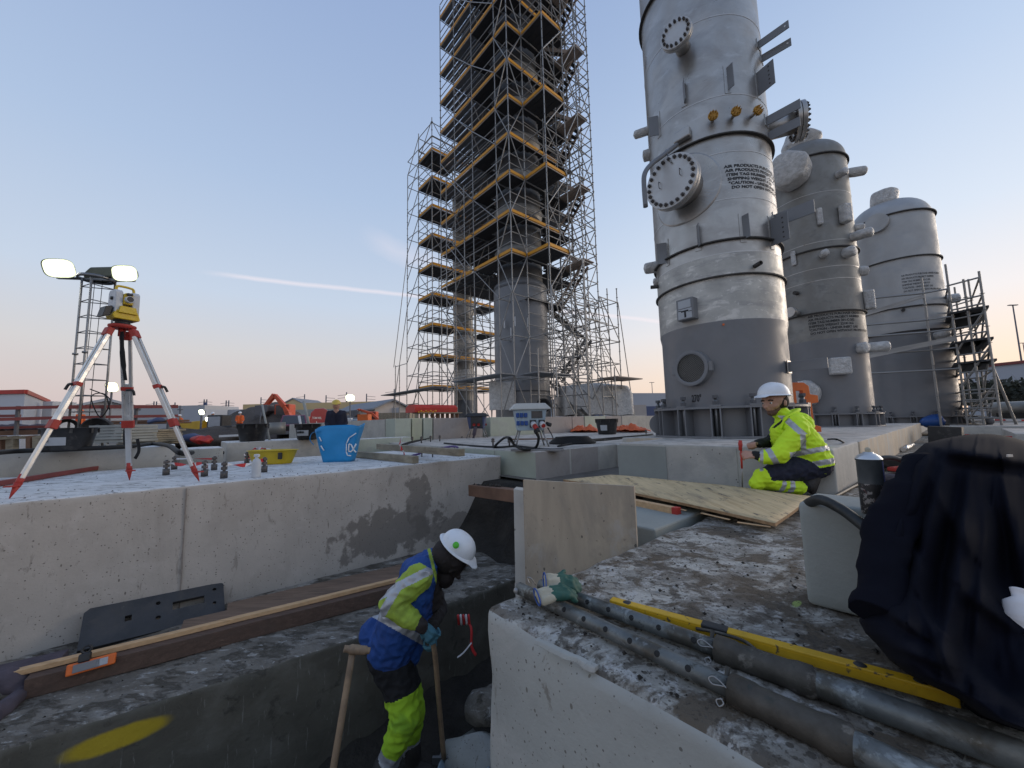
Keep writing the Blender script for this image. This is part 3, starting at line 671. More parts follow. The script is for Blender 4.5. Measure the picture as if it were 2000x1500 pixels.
# rubble in the trench
for i, (x, y, z, s_, lb) in enumerate(((925, 1475, -2.3, .2, 'grey concrete chunk at the foot of the front slab in the trench'), (985, 1080, -1.75, .13, 'dark clod on the far end of the ledge beside the wall'), (955, 1380, -2.1, .17, 'dark clod in the trench against the front slab'))):
    c_ = PZ(x, y, z); q = MB().ball(c_, s_, n=14, sc=(1.2, .8, .6)).wob(s_ * .35, 3 / s_ * .5, i)
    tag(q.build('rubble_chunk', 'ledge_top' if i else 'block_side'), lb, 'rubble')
# ------------------------------------------------------------------ process columns
class Ves:
    def __init__(s, az, d, R):
        a = math.radians(az); s.c = Vector((math.sin(a) * d, math.cos(a) * d, 0)); s.R = R; s.a = a
    def dirn(s, phi):   # horizontal outward direction, phi = 0 faces the camera, positive to its right
        t = -Vector((math.sin(s.a), math.cos(s.a), 0)); q = phi; return Vector((t.x * math.cos(q) - t.y * math.sin(q), t.x * math.sin(q) + t.y * math.cos(q), 0))
    def P(s, phi, z, off=0.): return s.c + s.dirn(phi) * (s.R + off) + ZUP * z
    def hit(s, x, y):   # pixel -> (phi, z) on the shell; beyond the silhouette -> the tangent
        d = ray(x, y); a = d.x ** 2 + d.y ** 2; bq = -2 * (d.x * s.c.x + d.y * s.c.y); cq = s.c.x ** 2 + s.c.y ** 2 - s.R ** 2
        D = bq * bq - 4 * a * cq; t = (-bq - math.sqrt(max(0, D))) / (2 * a); p = d * t; r = (p - s.c); r.z = 0
        t0 = -Vector((math.sin(s.a), math.cos(s.a), 0)); phi = math.atan2(t0.x * r.y - t0.y * r.x, t0.dot(r)); return phi, p.z
    def zf(s, x, y): return s.hit(x, y)[1]
def ring(ves, z, name, m, par, out=.045, h=.012, n=64, inn=-.01):
    R = ves.R; return MB().lathe([(R + inn, z - h), (R + out, z - h), (R + out, z + h), (R + inn, z + h)], ves.c, n, smooth=False).build(name, m, par)
def loc_frame(ves, phi, z):
    o = ves.dirn(phi); t = ZUP.cross(o); return o, t, ves.P(phi, z)   # outward, sideways (to camera right when phi=0), point
def nozzle(ves, phi, z, r, ln, par, m='steel_vessel', fl=None, name='nozzle', fm='steel_flange', nb=0, fth=.04, pad=0, boltm='bolt_steel', br=.014, tilt=0., handles=False):
    o, t, p = loc_frame(ves, phi, z)
    if tilt: o = (o + ZUP * tilt).normalized()
    b = MB().tube(p - o * .1, p + o * ln, r, n=28, cap=True); nz = b.build(name, m, par)
    if pad: MB().lathe([(pad, -.02 - (ves.R - math.sqrt(max(0, ves.R ** 2 - pad ** 2)))), (pad, -.0), (pad * .95, .006), (r, .02)], p - o * 0, 48, axis=o).build('weld_pad', m, nz) if pad < .2 else None
    if fl:
        f = MB().tube(p + o * (ln - fth), p + o * (ln - .004), fl, n=40).tube(p + o * (ln + .004), p + o * (ln + fth * 1.1), fl, n=40).build('flange', fm, nz, bevel=.004)
        x, y, _ = frame(o)
        for i in range(nb):
            q = 2 * PI * i / nb; c = p + (x * math.cos(q) + y * math.sin(q)) * (fl - br * 2.2)
            bb = MB().tube(c + o * (ln - fth - .03), c + o * (ln + fth * 1.1 + .045), br * .6, n=6, smooth=False).tube(c + o * (ln + fth * 1.1), c + o * (ln + fth * 1.1 + .026), br * 1.15, n=6, smooth=False).tube(c + o * (ln - fth - .022), c + o * (ln - fth), br * 1.15, n=6, smooth=False)
            bb.build('bolt', boltm, nz)
        if handles:
            e = p + o * (ln + fth * 1.1)
            for sx in (-1, 1):
                c = e + t * (.17 * sx) + ZUP * (.02 * sx + .03)
                MB().path([c + ZUP * .05 - o * .01, c + ZUP * .05 + o * .04, c - ZUP * .05 + o * .04, c - ZUP * .05 - o * .01], .006, 6).build('handle', 'bolt_steel', nz)
    return nz
def clip(ves, phi, z, w, h, dep, par, name='bracket', m='paint_grey', turn=0., thick=.012, holes=0, pad=True, horiz=False):
    o, t, p = loc_frame(ves, phi, z); b = MB()
    if horiz: R_ = Matrix((o, t, ZUP)).transposed(); b.box(p + o * (dep / 2 - .01), (dep + .02, thick, h), R=R_)
    else:
        oo = (o * math.cos(turn) + t * math.sin(turn)).normalized(); tt = ZUP.cross(oo); R_ = Matrix((oo, tt, ZUP)).transposed()
        b.box(p + oo * (dep / 2 - .01), (dep + .02, thick, h), R=R_)
        if w: b.box(p + oo * dep + tt * (w / 2), (thick, w, h), R=R_)
    k = b.build(name, m, par, bevel=.003)
    if pad: R2 = Matrix((o, t, ZUP)).transposed(); MB().box(p + o * .002, (.012, .09 if not horiz else .14, h * 1.25), R=R2).build('pad_plate', 'steel_vessel', k)
    for i in range(holes):
        c = (p + (oo if not horiz else o) * (dep * .7) + ZUP * h * (-.35 + .7 * i / max(1, holes - 1))) if not horiz else p + o * (dep * .88)
        s_ = (ZUP.cross(oo) if not horiz else t)
        MB().tube(c - s_ * (thick * .6 + .001), c + s_ * (thick * .6 + .001), .013, n=10).build('hole', 'white_paint' if horiz else 'seam_dark', k)
    return k
def wrap(p, r, ln, o, par, seed=0, name='wrapped_nozzle', sc=(1, 1, 1), flat=1.):
    o = Vector(o).normalized(); x, y, _ = frame(o); R_ = Matrix((x, y, o)).transposed(); b = MB(); n, k = 36, 18; P = []
    for j in range(k + 1):
        f = j / k; rr = r * (1.0 if f > .25 else .8 + .8 * f) if f < .85 else r * math.sqrt(max(0, 1 - ((f - .85) / .15) ** 2)) ; zz = ln * f if f < .85 else ln * (.85 + .15 * math.sin((f - .85) / .15 * PI / 2) ** .5)
        if f > .84: zz = ln * (.85 + (f - .85))
        for i in range(n):
            q = 2 * PI * i / n; wv = 1 + .12 * noise.noise(Vector((math.cos(q) * 1.3, math.sin(q) * 1.3, f * 1.2 + seed))) + .05 * noise.noise(Vector((math.cos(q) * 5, math.sin(q) * 5, f * 4 + seed)))
            P.append(Vector(p) + R_ @ Vector((math.cos(q) * max(.004, rr) * wv * sc[0], math.sin(q) * max(.004, rr) * wv * sc[1], zz)))
    b.add(P, [(j * n + i, j * n + (i + 1) % n, (j + 1) * n + (i + 1) % n, (j + 1) * n + i) for j in range(k) for i in range(n)] + [tuple(range(k * n, k * n + n))], smooth=True)
    return b.build(name, 'foil', par)
def base_ring(ves, par, z0, h, Ro, ng, a0=0., flats=True, bolts=True):
    c = ves.c; R = ves.R
    MB().lathe([(R * .9, z0), (Ro, z0), (Ro, z0 + .03), (R * .9, z0 + .03)], c, 72, smooth=False).build('base_plate', 'paint_grey', par)
    MB().lathe([(R * .9, z0 + h - .03), (Ro, z0 + h - .03), (Ro, z0 + h), (R * .9, z0 + h)], c, 72, smooth=False).build('compression_ring', 'paint_grey', par)
    for i in range(ng):
        ph = a0 + 2 * PI * i / ng
        for dph in (-.055, .055):
            o = ves.dirn(ph + dph); MB().beam(c + o * (R * .95) + ZUP * (z0 + h / 2), c + o * (Ro - .004) + ZUP * (z0 + h / 2), .018, h - .06).build('gusset', 'paint_grey', par)
        if bolts:
            o = ves.dirn(ph); p = c + o * (R + (Ro - R) * .6); zt = z0 + h
            k = MB().tube(p + ZUP * (z0 + .03), p + ZUP * (zt + .16), .022, n=10).build('anchor_bolt', 'galv_dark', par)
            MB().box(p + ZUP * (zt + .012), (.15, .15, .024), R=Matrix((o, ZUP.cross(o), ZUP)).transposed()).build('washer_plate', 'paint_grey', k)
            MB().tube(p + ZUP * (zt + .025), p + ZUP * (zt + .075), .045, n=6, smooth=False).tube(p + ZUP * (zt + .12), p + ZUP * (zt + .165), .045, n=6, smooth=False).build('nut', 'paint_dark', k)
def shell_text(ves, lines, x, y, size, lead, par, m='black_print', bold=.02, xs=1., slant=0.):
    ph0, z0 = ves.hit(x, y)
    for i, tx in enumerate(lines):
        if not tx: continue
        put_text('lettering', tx, size, lambda a, c, i=i: ves.P(ph0 + (a + i * slant) / ves.R, z0 + c - i * lead, .004), m, par, bold=bold * size, xs=xs)

# --- column 1: tall stainless column with manway
c1v = Ves(28.95, 7.35, .945); D = 7.35
V1 = thing('process_column', 'tallest stainless column with the big bolted manway, grey skirt and stencilled caution text', 'process column', c1v.c + ZUP * -.3)
zp = c1v.zf(1400, 630); zs = -.3 + .47
MB().lathe([(c1v.R, zp + .0), (c1v.R, 16)], c1v.c, 96).build('shell', 'steel_vessel', V1)
zc = c1v.zf(1400, 541)
MB().lathe([(c1v.R + .003, zp + .01), (c1v.R + .003, zc)], c1v.c, 96).build('frosted_course', 'steel_frosty', V1)
zc2 = c1v.zf(1400, 497)
MB().lathe([(c1v.R + .002, zc + .01), (c1v.R + .002, zc2)], c1v.c, 96).build('shell_course', 'steel_frosty', V1)
sk = MB().lathe([(c1v.R * .975, -.28), (c1v.R * .98, zp - .12), (c1v.R * 1.004, zp - .0), (c1v.R * 1.004, zp + .02)], c1v.c, 96).build('skirt', 'paint_grey', V1)
for y, o_ in ((541, .04), (472, .045), (266, .05)):
    ring(c1v, c1v.zf(1400, y), 'support_ring', 'seam_dark', V1, out=o_, h=.010)
for zz in (c1v.zf(1400, 30) + 1.05, ): ring(c1v, zz, 'support_ring', 'seam_dark', V1, out=.05, h=.01)
for y in (497, 300, 392, 188, 30): ring(c1v, c1v.zf(1400, y), 'weld_seam', 'steel_flange', V1, out=.004, h=.008)
base_ring(c1v, V1, -.3, .46, 1.125, 14, a0=-.12)
ph, z = c1v.hit(1334, 371)
# round reinforcing pad that follows the shell
b = MB(); pts = []; RP = .56
for j, rr in enumerate((.30, RP - .02, RP, RP)):
    for i in range(64):
        q = 2 * PI * i / 64; pts.append(c1v.P(ph + rr * math.cos(q) / c1v.R, z + rr * math.sin(q), .022 if j < 2 else (.014 if j == 2 else -.01)))
b.add(pts, [(j * 64 + i, j * 64 + (i + 1) % 64, (j + 1) * 64 + (i + 1) % 64, (j + 1) * 64 + i) for j in range(3) for i in range(64)], smooth=False)
b.build('reinforcing_pad', 'steel_vessel', V1)
mw = nozzle(c1v, ph, z, .31, .32, V1, fl=.415, name='manway', nb=24, fth=.06, br=.026, handles=True)
o_, t_, p_ = loc_frame(c1v, ph, z)
# davit: pipe that curls over the manway
e = p_ + o_ * .16
MB().path([PY(1322, 283, p_.y - .05), PY(1296, 303, p_.y - .15), PY(1271, 322, p_.y - .28), PY(1259, 340, p_.y - .36), PY(1258, 365, p_.y - .38), PY(1261, 404, p_.y - .38)], .036, 12, sub=5).build('davit_pipe', 'paint_grey', V1)
MB().tube(PY(1301, 296, p_.y - .12), PY(1311, 318, p_.y - .3), .012).ball(PY(1302, 296, p_.y - .12), .035).build('davit_hook', 'galv_dark', V1)
Rb = Matrix((o_, t_, ZUP)).transposed(); pc = c1v.P(*c1v.hit(1335, 268), .05)
MB().box(pc, (.10, .26, .17), R=Rb).build('label_box', 'steel_vessel', V1, bevel=.02)
ph, z = c1v.hit(1334, 95); nozzle(c1v, ph, z, .115, .30, V1, fl=.235, name='hand_hole', nb=16, fth=.045, br=.02, tilt=0)
for x, y in ((1388, 229), (1427, 222), (1464, 220)):
    ph, z = c1v.hit(x + 3, y + 8); nozzle(c1v, ph, z, .025, .12, V1, fl=.072, name='capped_nozzle', fm='rust_cap', nb=8, fth=.014, br=.009, boltm='rust_cap')
for x, y, h in ((1335, 183, .36), (1420, 155, .38), (1362, 463, .36), (1450, 445, .36)):
    ph, z = c1v.hit(x, y); clip(c1v, ph, z, .0, h, .11, V1, turn=.5, holes=0)
for x, y, h, dp in ((1292, 238, .36, .16), (1309, 490, .36, .16)):
    ph, z = c1v.hit(x, y); clip(c1v, ph - .08, z, .0, h, dp, V1, turn=-.55, name='bracket')
for x, y, h, dp, ho in ((1480, 165, .40, .26, 5), (1506, 455, .42, .26, 5)):
    ph, z = c1v.hit(x, y); clip(c1v, ph, z, .0, h, dp, V1, turn=-.1, holes=ho)
for x, y, dp, hh in ((1476, 82, .42, .13), (1484, 108, .40, .13), (1492, 232, .45, .15), (1496, 262, .42, .15), (1508, 428, .5, .2), (1536, 716, .46, .15)):
    ph, z = c1v.hit(x, y); clip(c1v, ph + .1, z, 0, hh, dp, V1, horiz=True, thick=.016, holes=1 if y < 120 else 0, name='pipe_bracket')
ph, z = c1v.hit(1494, 228); nozzle(c1v, ph + .5, z + .05, .16, .42, V1, fl=.30, name='side_nozzle', nb=20, fth=.06, br=.024, fm='steel_vessel')
for x, y, r, l in ((1268, 240, .075, .36), (1272, 287, .10, .22), (1286, 512, .10, .32), (1290, 542, .07, .18)):
    ph, z = c1v.hit(x, y); q = c1v.dirn(ph - .35); wrap(c1v.P(ph - .2, z, -.1), r, l, q, V1, seed=x)
for x, y in ((1474, 520), (1286, 560)):
    ph, z = c1v.hit(x, y); o, t, p = loc_frame(c1v, ph, z); MB().lathe([(.032, -.03), (.032, .13), (.024, .13), (.024, .02)], p, 16, axis=o).build('pipe_stub', 'seam_dark', V1)
# name plate box
ph, z = c1v.hit(1346, 606); o, t, p = loc_frame(c1v, ph, z); Rb = Matrix((o, t, ZUP)).transposed()
np_ = MB().box(p + o * .06, (.14, .27, .33), R=Rb).build('nameplate_box', 'paint_grey', V1, bevel=.006)
f0 = p + o * .132
for (a, c, w, h, mm) in ((.0, .075, .2, .12, 'label_grey'), (0, -.075, .22, .15, 'label_grey'), (-.0, -.035, .12, .025, 'black_print'), (.005, -.09, .03, .09, 'black_print'), (-.08, -.02, .05, .012, 'black_print'), (.085, -.05, .05, .01, 'black_print')):
    MB().box(f0 + t * a + ZUP * c + o * (.001 if mm == 'label_grey' else .003), (.003, w, h), R=Rb).build('plate', mm, np_)
# ventilation opening with expanded metal mesh
ph, z = c1v.hit(1354, 720); o, t, p = loc_frame(c1v, ph, z); r_ = .235
vt = MB().lathe([(r_ - .02, -.05), (r_ + .035, -.05), (r_ + .035, .085), (r_ - .0, .085), (r_ - .02, .08)], p, 56, axis=o, smooth=False).build('vent_frame', 'paint_grey', V1, bevel=.004)
MB().lathe([(0.001, .032), (r_, .032)], p, 40, axis=o).build('vent_backing', 'black_plastic', vt)
b = MB(); st = .034; hh = .013
for i in range(-8, 9):
    for j in range(-20, 21):
        cx, cy = i * st, j * hh * 2 * .62
        for ox in ((0, 0), ):
            xx = cx + (st / 2 if j % 2 else 0); pts = [(xx - st / 2, cy), (xx, cy + hh * .8), (xx + st / 2, cy)]
            for a, c in ((pts[0], pts[1]), (pts[1], pts[2])):
                if math.hypot(*a) < r_ - .012 and math.hypot(*c) < r_ - .012:
                    A_ = p + o * .07 + t * a[0] + ZUP * a[1]; C_ = p + o * .07 + t * c[0] + ZUP * c[1]; b.tube(A_, C_, .0022, n=3, cap=False, smooth=False)
k = b.build('wire_mesh', 'steel_dull', vt); k['kind'] = 'stuff'
for sx in (-1, 1):
    MB().box(p + t * (r_ + .055) * sx + o * .04, (.06, .05, .14), R=Matrix((o, t, ZUP)).transposed()).build('latch', 'paint_grey', vt, bevel=.005)
ph0, z0 = c1v.hit(1350, 785)
put_text('lettering', '270°', .15, lambda a, c: Ves.P(c1v, ph0 + a / c1v.R, z0 + c, -.016), 'black_print', V1, bold=.004, xs=.55)
shell_text(c1v, ['AIR PRODUCTS PURCHASE ORDER NUMBER', 'AIR PRODUCTS PROJECT NUMBER', 'ITEM TAG NUMBER  - 201-C', 'SHIPPING WEIGHT = 30', '"CAUTION - UNDER INERT GAS', ' DO NOT OPEN WITHOUT PROPER'], 1414, 329, .062, .068, V1, bold=.035, xs=1.25, slant=.012)
MB().tube(c1v.P(*c1v.hit(1413, 634), 0), c1v.P(*c1v.hit(1413, 634), .012), .016).build('survey_dot', 'orange', V1)
for s_ in (1325, ):   # lifting lug at the foot
    o, t, p = loc_frame(c1v, *c1v.hit(1300, 826)); q = c1v.dirn(-1.25)
    MB().tube(c1v.c + q * 1.06 + ZUP * (-.09) - ZUP.cross(q) * .02, c1v.c + q * 1.06 + ZUP * -.09 + ZUP.cross(q) * .02, .17, n=28).build('lifting_lug', 'paint_grey', V1)

# --- column 2: darker column behind
c2v = Ves(39.35, 13.3, .915)
V2 = thing('process_column', 'dull dark grey domed column directly behind the tall stainless one, with wrapped nozzles', 'process column', c2v.c + ZUP * -.3)
zt = c2v.zf(1590, 298); zp = c2v.zf(1640, 661)
MB().lathe([(c2v.R, zp), (c2v.R, zt), (c2v.R * 1.0, zt + .03)], c2v.c, 80).build('shell', 'steel_dull', V2)
prof = [(c2v.R * math.cos(t) ** .6 if t < PI / 2 else 0, zt + .03 + .60 * math.sin(t)) for t in [PI / 2 * i / 14 for i in range(15)]]; prof[-1] = (.001, zt + .63)
MB().lathe(prof, c2v.c, 80).build('dome', 'steel_dull', V2)
MB().lathe([(c2v.R * .985, -.29), (c2v.R * .99, zp - .1), (c2v.R * 1.005, zp), (c2v.R * 1.005, zp + .02)], c2v.c, 80).build('skirt', 'paint_grey', V2)
for x, y in ((1590, 302), (1610, 484), (1620, 608)): ring(c2v, c2v.zf(x, y), 'support_ring', 'seam_dark', V2, out=.05, h=.014)
for x, y in ((1600, 375), (1610, 470), (1615, 545), (1620, 520)): ring(c2v, c2v.zf(x, y), 'weld_seam', 'steel_vessel', V2, out=.004, h=.008)
base_ring(c2v, V2, -.3, .33, 1.06, 14, a0=.1)
wrap(c2v.c + ZUP * (zt + .42) + Vector((-.28, -.15, 0)), .40, .60, (.35, -.25, 1), V2, 3, 'wrapped_top_nozzle', sc=(1, 1.1, 1))
ph, z = c2v.hit(1545, 342); wrap(c2v.P(ph, z, -.1), .46, .62, c2v.dirn(ph + .1), V2, 1, 'wrapped_manway')
for x, y, r, l, da in ((1636, 342, .10, .3, .2), (1662, 335, .12, .5, .5), (1664, 463, .12, .5, .25), (1683, 441, .10, .28, .4), (1608, 498, .09, .3, 0), (1651, 495, .13, .3, .2), (1690, 527, .13, .25, .5), (1697, 679, .13, .5, .4), (1680, 680, .13, .25, 0)):
    ph, z = c2v.hit(x, y); wrap(c2v.P(ph, z, -.08), r, l, c2v.dirn(ph + da), V2, x + y)
for x, y, w, h, l in ((1600, 425, .12, .45, .12), (1644, 421, .22, .48, .2), (1551, 505, .12, .4, .06), (1692, 587, .2, .5, .22), (1637, 716, .42, .42, .22)):
    ph, z = c2v.hit(x, y); o, t, p = loc_frame(c2v, ph, z)
    q = MB().box(p + o * l / 2, (l, w, h), R=Matrix((o, t, ZUP)).transposed()); q2 = q.build('wrapped_box', 'foil', V2, bevel=.04)
ph, z = c2v.hit(1577, 768); wrap(c2v.P(ph, z, -.1), .32, .3, c2v.dirn(ph), V2, 77, 'wrapped_hand_hole')
ph, z = c2v.hit(1559, 612); nozzle(c2v, ph, z, .07, .3, V2, name='nozzle', fl=.13, fm='steel_vessel', fth=.05)
ph, z = c2v.hit(1557, 573); nozzle(c2v, ph, z, .05, .12, V2, m='seam_dark')
TX = ['AIR PRODUCTS PURCHASE ORDER NUMBER', 'AIR PRODUCTS PROJECT NUMBER', 'ITEM TAG NUMBER 201-C-202', 'SHIPPING WEIGHT 22181 KG', '"CAUTION - UNDER INERT GAS', ' DO NOT OPEN WITHOUT PROPER PURGE"']
ph0, z0 = c2v.hit(1578, 654); ph1, z1 = c2v.hit(1692, 612)
b = MB(); pts = [c2v.P(ph0 + (ph1 - ph0) * i / 24, z0 + (z1 - z0) * j, .003) for j in (0, 1) for i in range(25)]
b.add(pts, [(i, i + 1, i + 26, i + 25) for i in range(24)], smooth=True); 
shell_text(c2v, TX, 1578, 622, .080, .088, V2, bold=.03, xs=.92)
# --- column 3: palest and widest
c3v = Ves(46.0, 20.5, 1.19)
V3 = thing('process_column', 'pale silver domed column farthest right of the three, partly ringed by scaffold tubes', 'process column', c3v.c + ZUP * -.4)
zt = c3v.zf(1750, 425); zp = c3v.zf(1800, 645)
MB().lathe([(c3v.R, zp), (c3v.R, zt)], c3v.c, 80).build('shell', 'steel_pale', V3)
prof = [(c3v.R * math.cos(t) ** .6, zt + 1.0 * math.sin(t)) for t in [PI / 2 * i / 14 for i in range(14)]] + [(.001, zt + 1.0)]
MB().lathe(prof, c3v.c, 80).build('dome', 'steel_pale', V3)
MB().lathe([(c3v.R, -.45), (c3v.R * 1.003, zp + .02)], c3v.c, 80).build('skirt', 'paint_grey', V3)
for x, y in ((1760, 413), (1770, 502), (1780, 598), (1790, 645)): ring(c3v, c3v.zf(x, y), 'support_ring', 'seam_dark', V3, out=.06, h=.018)
base_ring(c3v, V3, -.42, .3, 1.36, 14)
wrap(c3v.c + ZUP * (zt + .72) + Vector((-.35, -.25, 0)), .40, .72, (.1, 0, 1), V3, 5, 'wrapped_top_nozzle')
ph, z = c3v.hit(1714, 437); nozzle(c3v, ph, z, .34, .14, V3, m='steel_pale')
for x, y in ((1849, 585), (1830, 655)): ph, z = c3v.hit(x, y); wrap(c3v.P(ph, z, -.08), .16, .42, c3v.dirn(ph + .2), V3, x)
ph, z = c3v.hit(1764, 606); nozzle(c3v, ph, z, .05, .12, V3, m='seam_dark')
shell_text(c3v, TX, 1760, 541, .09, .115, V3, m='faded_print', bold=.02, xs=.66)
# orange clamp on the skirt of column 1
oc = thing('beam_clamp', 'orange steel lifting clamp bolted at the foot of the tall column beside the kneeling man', 'clamp', PY(1572, 835, 7.2))
Y_ = 6.55
MB().prism([(x / 100, y / 100) for x, y in ((0, 0), (0, 38), (8, 42), (26, 42), (34, 36), (35, 22), (48, 20), (48, 8), (36, 6), (37, -30), (48, -33), (48, -42), (33, -42), (28, 2), (22, 8), (22, 28), (11, 28), (11, 0))], PY(1545, 795, Y_), RGT, ZUP, Vector((0, .08, 0))).build('clamp_body', 'orange', oc, bevel=.008)
MB().tube(PY(1556, 745, Y_ + .04), PY(1557, 755, Y_ + .04), .02).build('clamp_screw', 'galv_dark', oc)
MB().tube(PY(1581, 795, Y_ - .012), PY(1581, 795, Y_ + .1), .02).build('pivot_bolt', 'seam_dark', oc)
# ------------------------------------------------------------------ scaffolds
class Scaf:
    def __init__(s, root, caps): s.r = root; s.mem = {}; s.caps = caps; s.seen = set()
    def t(s, name, a, b, r=.024, m='galv'):
        r *= 1.15
        k = (name,) + tuple(round(x, 2) for x in (*a, *b))
        if k in s.seen: return
        s.seen.add(k); s.mem.setdefault(name, []).append(('c', Vector(a), Vector(b), r, m, 0))
    def b(s, name, a, b, w, h, m): s.mem.setdefault(name, []).append(('b', Vector(a), Vector(b), w, m, h))
    def done(s):
        for name, L_ in s.mem.items():
            L_.sort(key=lambda q: ((q[1] + q[2]) / 2).length); cap = s.caps.get(name, 280); rest = MB()
            for i, (k, a, c, r, m, h) in enumerate(L_):
                if i < cap:
                    (utube(name, a, c, r, m, s.r, 7) if k == 'c' else ubeam(name, a, c, r, h, m, s.r))
                elif k == 'c': rest.tube(a, c, r, n=5, m=m, cap=False)
                else: rest.beam(a, c, r, h, m=m)
            if rest.v: o = rest.build(name, None, s.r, fixn=False); o['kind'] = 'stuff'
    def post(s, u, v, z0, z1, r=.026):
        s.t('standard', W(u, v, z0), W(u, v, z1), r)
        z = z0 + .5
        rb = s.mem.setdefault('_ros', []);
        while z < z1: rb.append(W(u, v, z)); z += .5
    def run(s, name, pts, z, m='galv', r=.023):
        for (a, c) in zip(pts, pts[1:]): s.t(name, W(a[0], a[1], z), W(c[0], c[1], z), r, m)
    def rosettes(s):
        L_ = s.mem.pop('_ros', []); b = MB()
        for p in L_:
            if p.length < 32: b.tube(p - ZUP * .006, p + ZUP * .006, .058, n=6, smooth=False)
        if b.v: o = b.build('rosette', 'galv_dark', s.r, fixn=False); o['kind'] = 'stuff'
sc = thing('scaffold_tower', 'huge tube scaffold tower with yellow toe boards wrapped round a grey tank', 'scaffold tower', W(11.6, 13.15, .17))
K = Scaf(sc, {'standard': 100, 'ledger': 290, 'guardrail': 290, 'brace': 200, 'deck_plank': 290, 'toe_board': 250})
Z0 = .17; ZT = 27
F1 = [(11.6, v) for v in (13.15, 14.15, 16.2, 18.0, 19.6)]
F2 = [(11.6, 13.15), (12.6, 13.15)]; F3 = [(12.6, 13.15), (12.6, 11.65)]; F4 = [(12.6, 11.65), (14.05, 11.65), (15.1, 11.65), (16.2, 11.65)]
F5 = [(16.2, v) for v in (11.65, 13.15, 14.15, 16.2, 18.0)]
FB = [(12.6, 13.15), (14.05, 13.15), (15.1, 13.15)]
for (u, v) in F1: K.post(u, v, Z0, ZT)
for (u, v) in F2[1:] + F4 + F5[1:] + FB[1:]: K.post(u, v, Z0, ZT)
for v in (13.15, 14.15, 16.2): K.post(17.35, v, Z0, ZT)
for z_ in range(1, 27): K.run('ledger', [(16.2, 13.15), (17.35, 13.15), (17.35, 14.15), (17.35, 16.2), (16.2, 16.2)], z_ + .08)
for z_ in range(0, 26, 2): K.t('brace', W(17.39, 14.15, z_ + .1), W(17.39, 16.2, z_ + 2.1), .022); K.t('brace', W(16.2, 13.1, z_ + 2.1), W(17.35, 13.1, z_ + .1), .022)
for u, v in ((12.6, 19.6), (14.0, 19.6), (12.6, 16.2), (12.6, 18.0), (15.1, 16.2), (15.1, 18), (14.0, 18.0)): K.post(u, v, Z0, ZT, .024)
lv = [2 * k + .08 for k in range(1, 14)]
TC = (13.6, 14.8)
def inh(u, v, R): return math.hypot(u - TC[0], v - TC[1]) < R
for z in lv:
    jog = int(round(z)) % 4 == 0
    faces = [F1, F2, F3, F4, F5, FB, [(12.6, v) for v in (13.15, 14.15, 16.2, 18, 19.6)], [(u, 18.0) for u in (11.6, 12.6, 14.0, 15.1, 16.2)], [(u, 19.6) for u in (11.6, 12.6, 14.0)], [(u, 16.2) for u in (11.6, 12.6)], [(u, 14.15) for u in (11.6, 12.6)]]
    for f in faces: K.run('ledger', f, z - .06)
    if z > 7.5:
        outer = [F1, F2, (F3 if jog else []), (F4[:2] if jog else FB), ]
        for f in outer:
            if not f: continue
            for dz in (.5, 1.0): K.run('guardrail', f, z + dz)
            for a, c in zip(f, f[1:]):
                A_, C_ = W(a[0], a[1], z + .10), W(c[0], c[1], z + .10); n_ = (C_ - A_).normalized().cross(ZUP)
                K.b('toe_board', A_, C_, .03, .15, 'toe_yellow')
                K.b('toe_board', A_ - ZUP * .15, C_ - ZUP * .15, .03, .05, 'toe_yellow')
        for f in (F4[2:], F5):
            for dz in (.5, 1.0): K.run('guardrail', f, z + dz)
        # decks
        vb = [13.15, 14.15, 16.2, 18.0, 19.6]
        left_from = 0
        for a, c in zip(vb, vb[1:]):
            ul = 11.62
            while ul < (17.4 if a > 14 else 16.1):
                um = ul + .16; far = a >= 16 or um > 16.2; h2 = 1.36 ** 2 - (um - TC[0]) ** 2
                segs = [(a, c)] if h2 <= 0 else [q for q in ((a, min(c, TC[1] - math.sqrt(h2))), (max(a, TC[1] + math.sqrt(h2)), c)) if q[1] - q[0] > .12]
                for s0, s1 in segs: K.b('deck_plank', W(um, s0 + .03, z), W(um, s1 - .03, z), .315 if not far else .265, .05, 'deck_metal' if far and z > 11 else 'deck_dark')
                ul += .325
        if jog:
            for i in range(4): K.b('deck_plank', W(12.78 + .33 * i, 11.68, z), W(12.78 + .33 * i, 13.12, z), .31, .05, 'deck_dark')
    else:
        for f in (F4[2:], F5): K.run('guardrail', f, z + 1.0)
# brown landings and stair flights on the right
for k, z in enumerate([.17 + 2 * i for i in range(0, 14)]):
    zz = z + 1.9 if k else 0
    up = k % 2 == 0
    va, vc = (12.2, 14.4) if up else (14.4, 12.2); u0 = 15.25 if up else 15.75
    a, c = W(u0 + .2, va, z), W(u0 + .2, vc, z + 2)
    for du in (-.24, .24): K.b('stair_stringer', W(u0 + .2 + du, va, z), W(u0 + .2 + du, vc, z + 2), .03, .16, 'stair_wood' if z > 5 else 'galv')
    for i in range(1, 10):
        t = i / 10; p, q = W(u0 - .02, va + (vc - va) * t, z + 2 * t), W(u0 + .42, va + (vc - va) * t, z + 2 * t)
        K.b('stair_tread', p, q, .2, .03, 'deck_dark')
    if k % 2 == 1 and z > 3:
        for i in range(3): K.b('landing_board', W(15.3 + .28 * i, 11.3 + .35, z + 2), W(15.3 + .28 * i, 14.9, z + 2), .25, .05, 'stair_wood')
    K.t('guardrail', W(16.0, va, z + .95), W(16.0, vc, z + 2.95)); K.t('guardrail', W(15.2, va, z + .95), W(15.2, vc, z + 2.95))
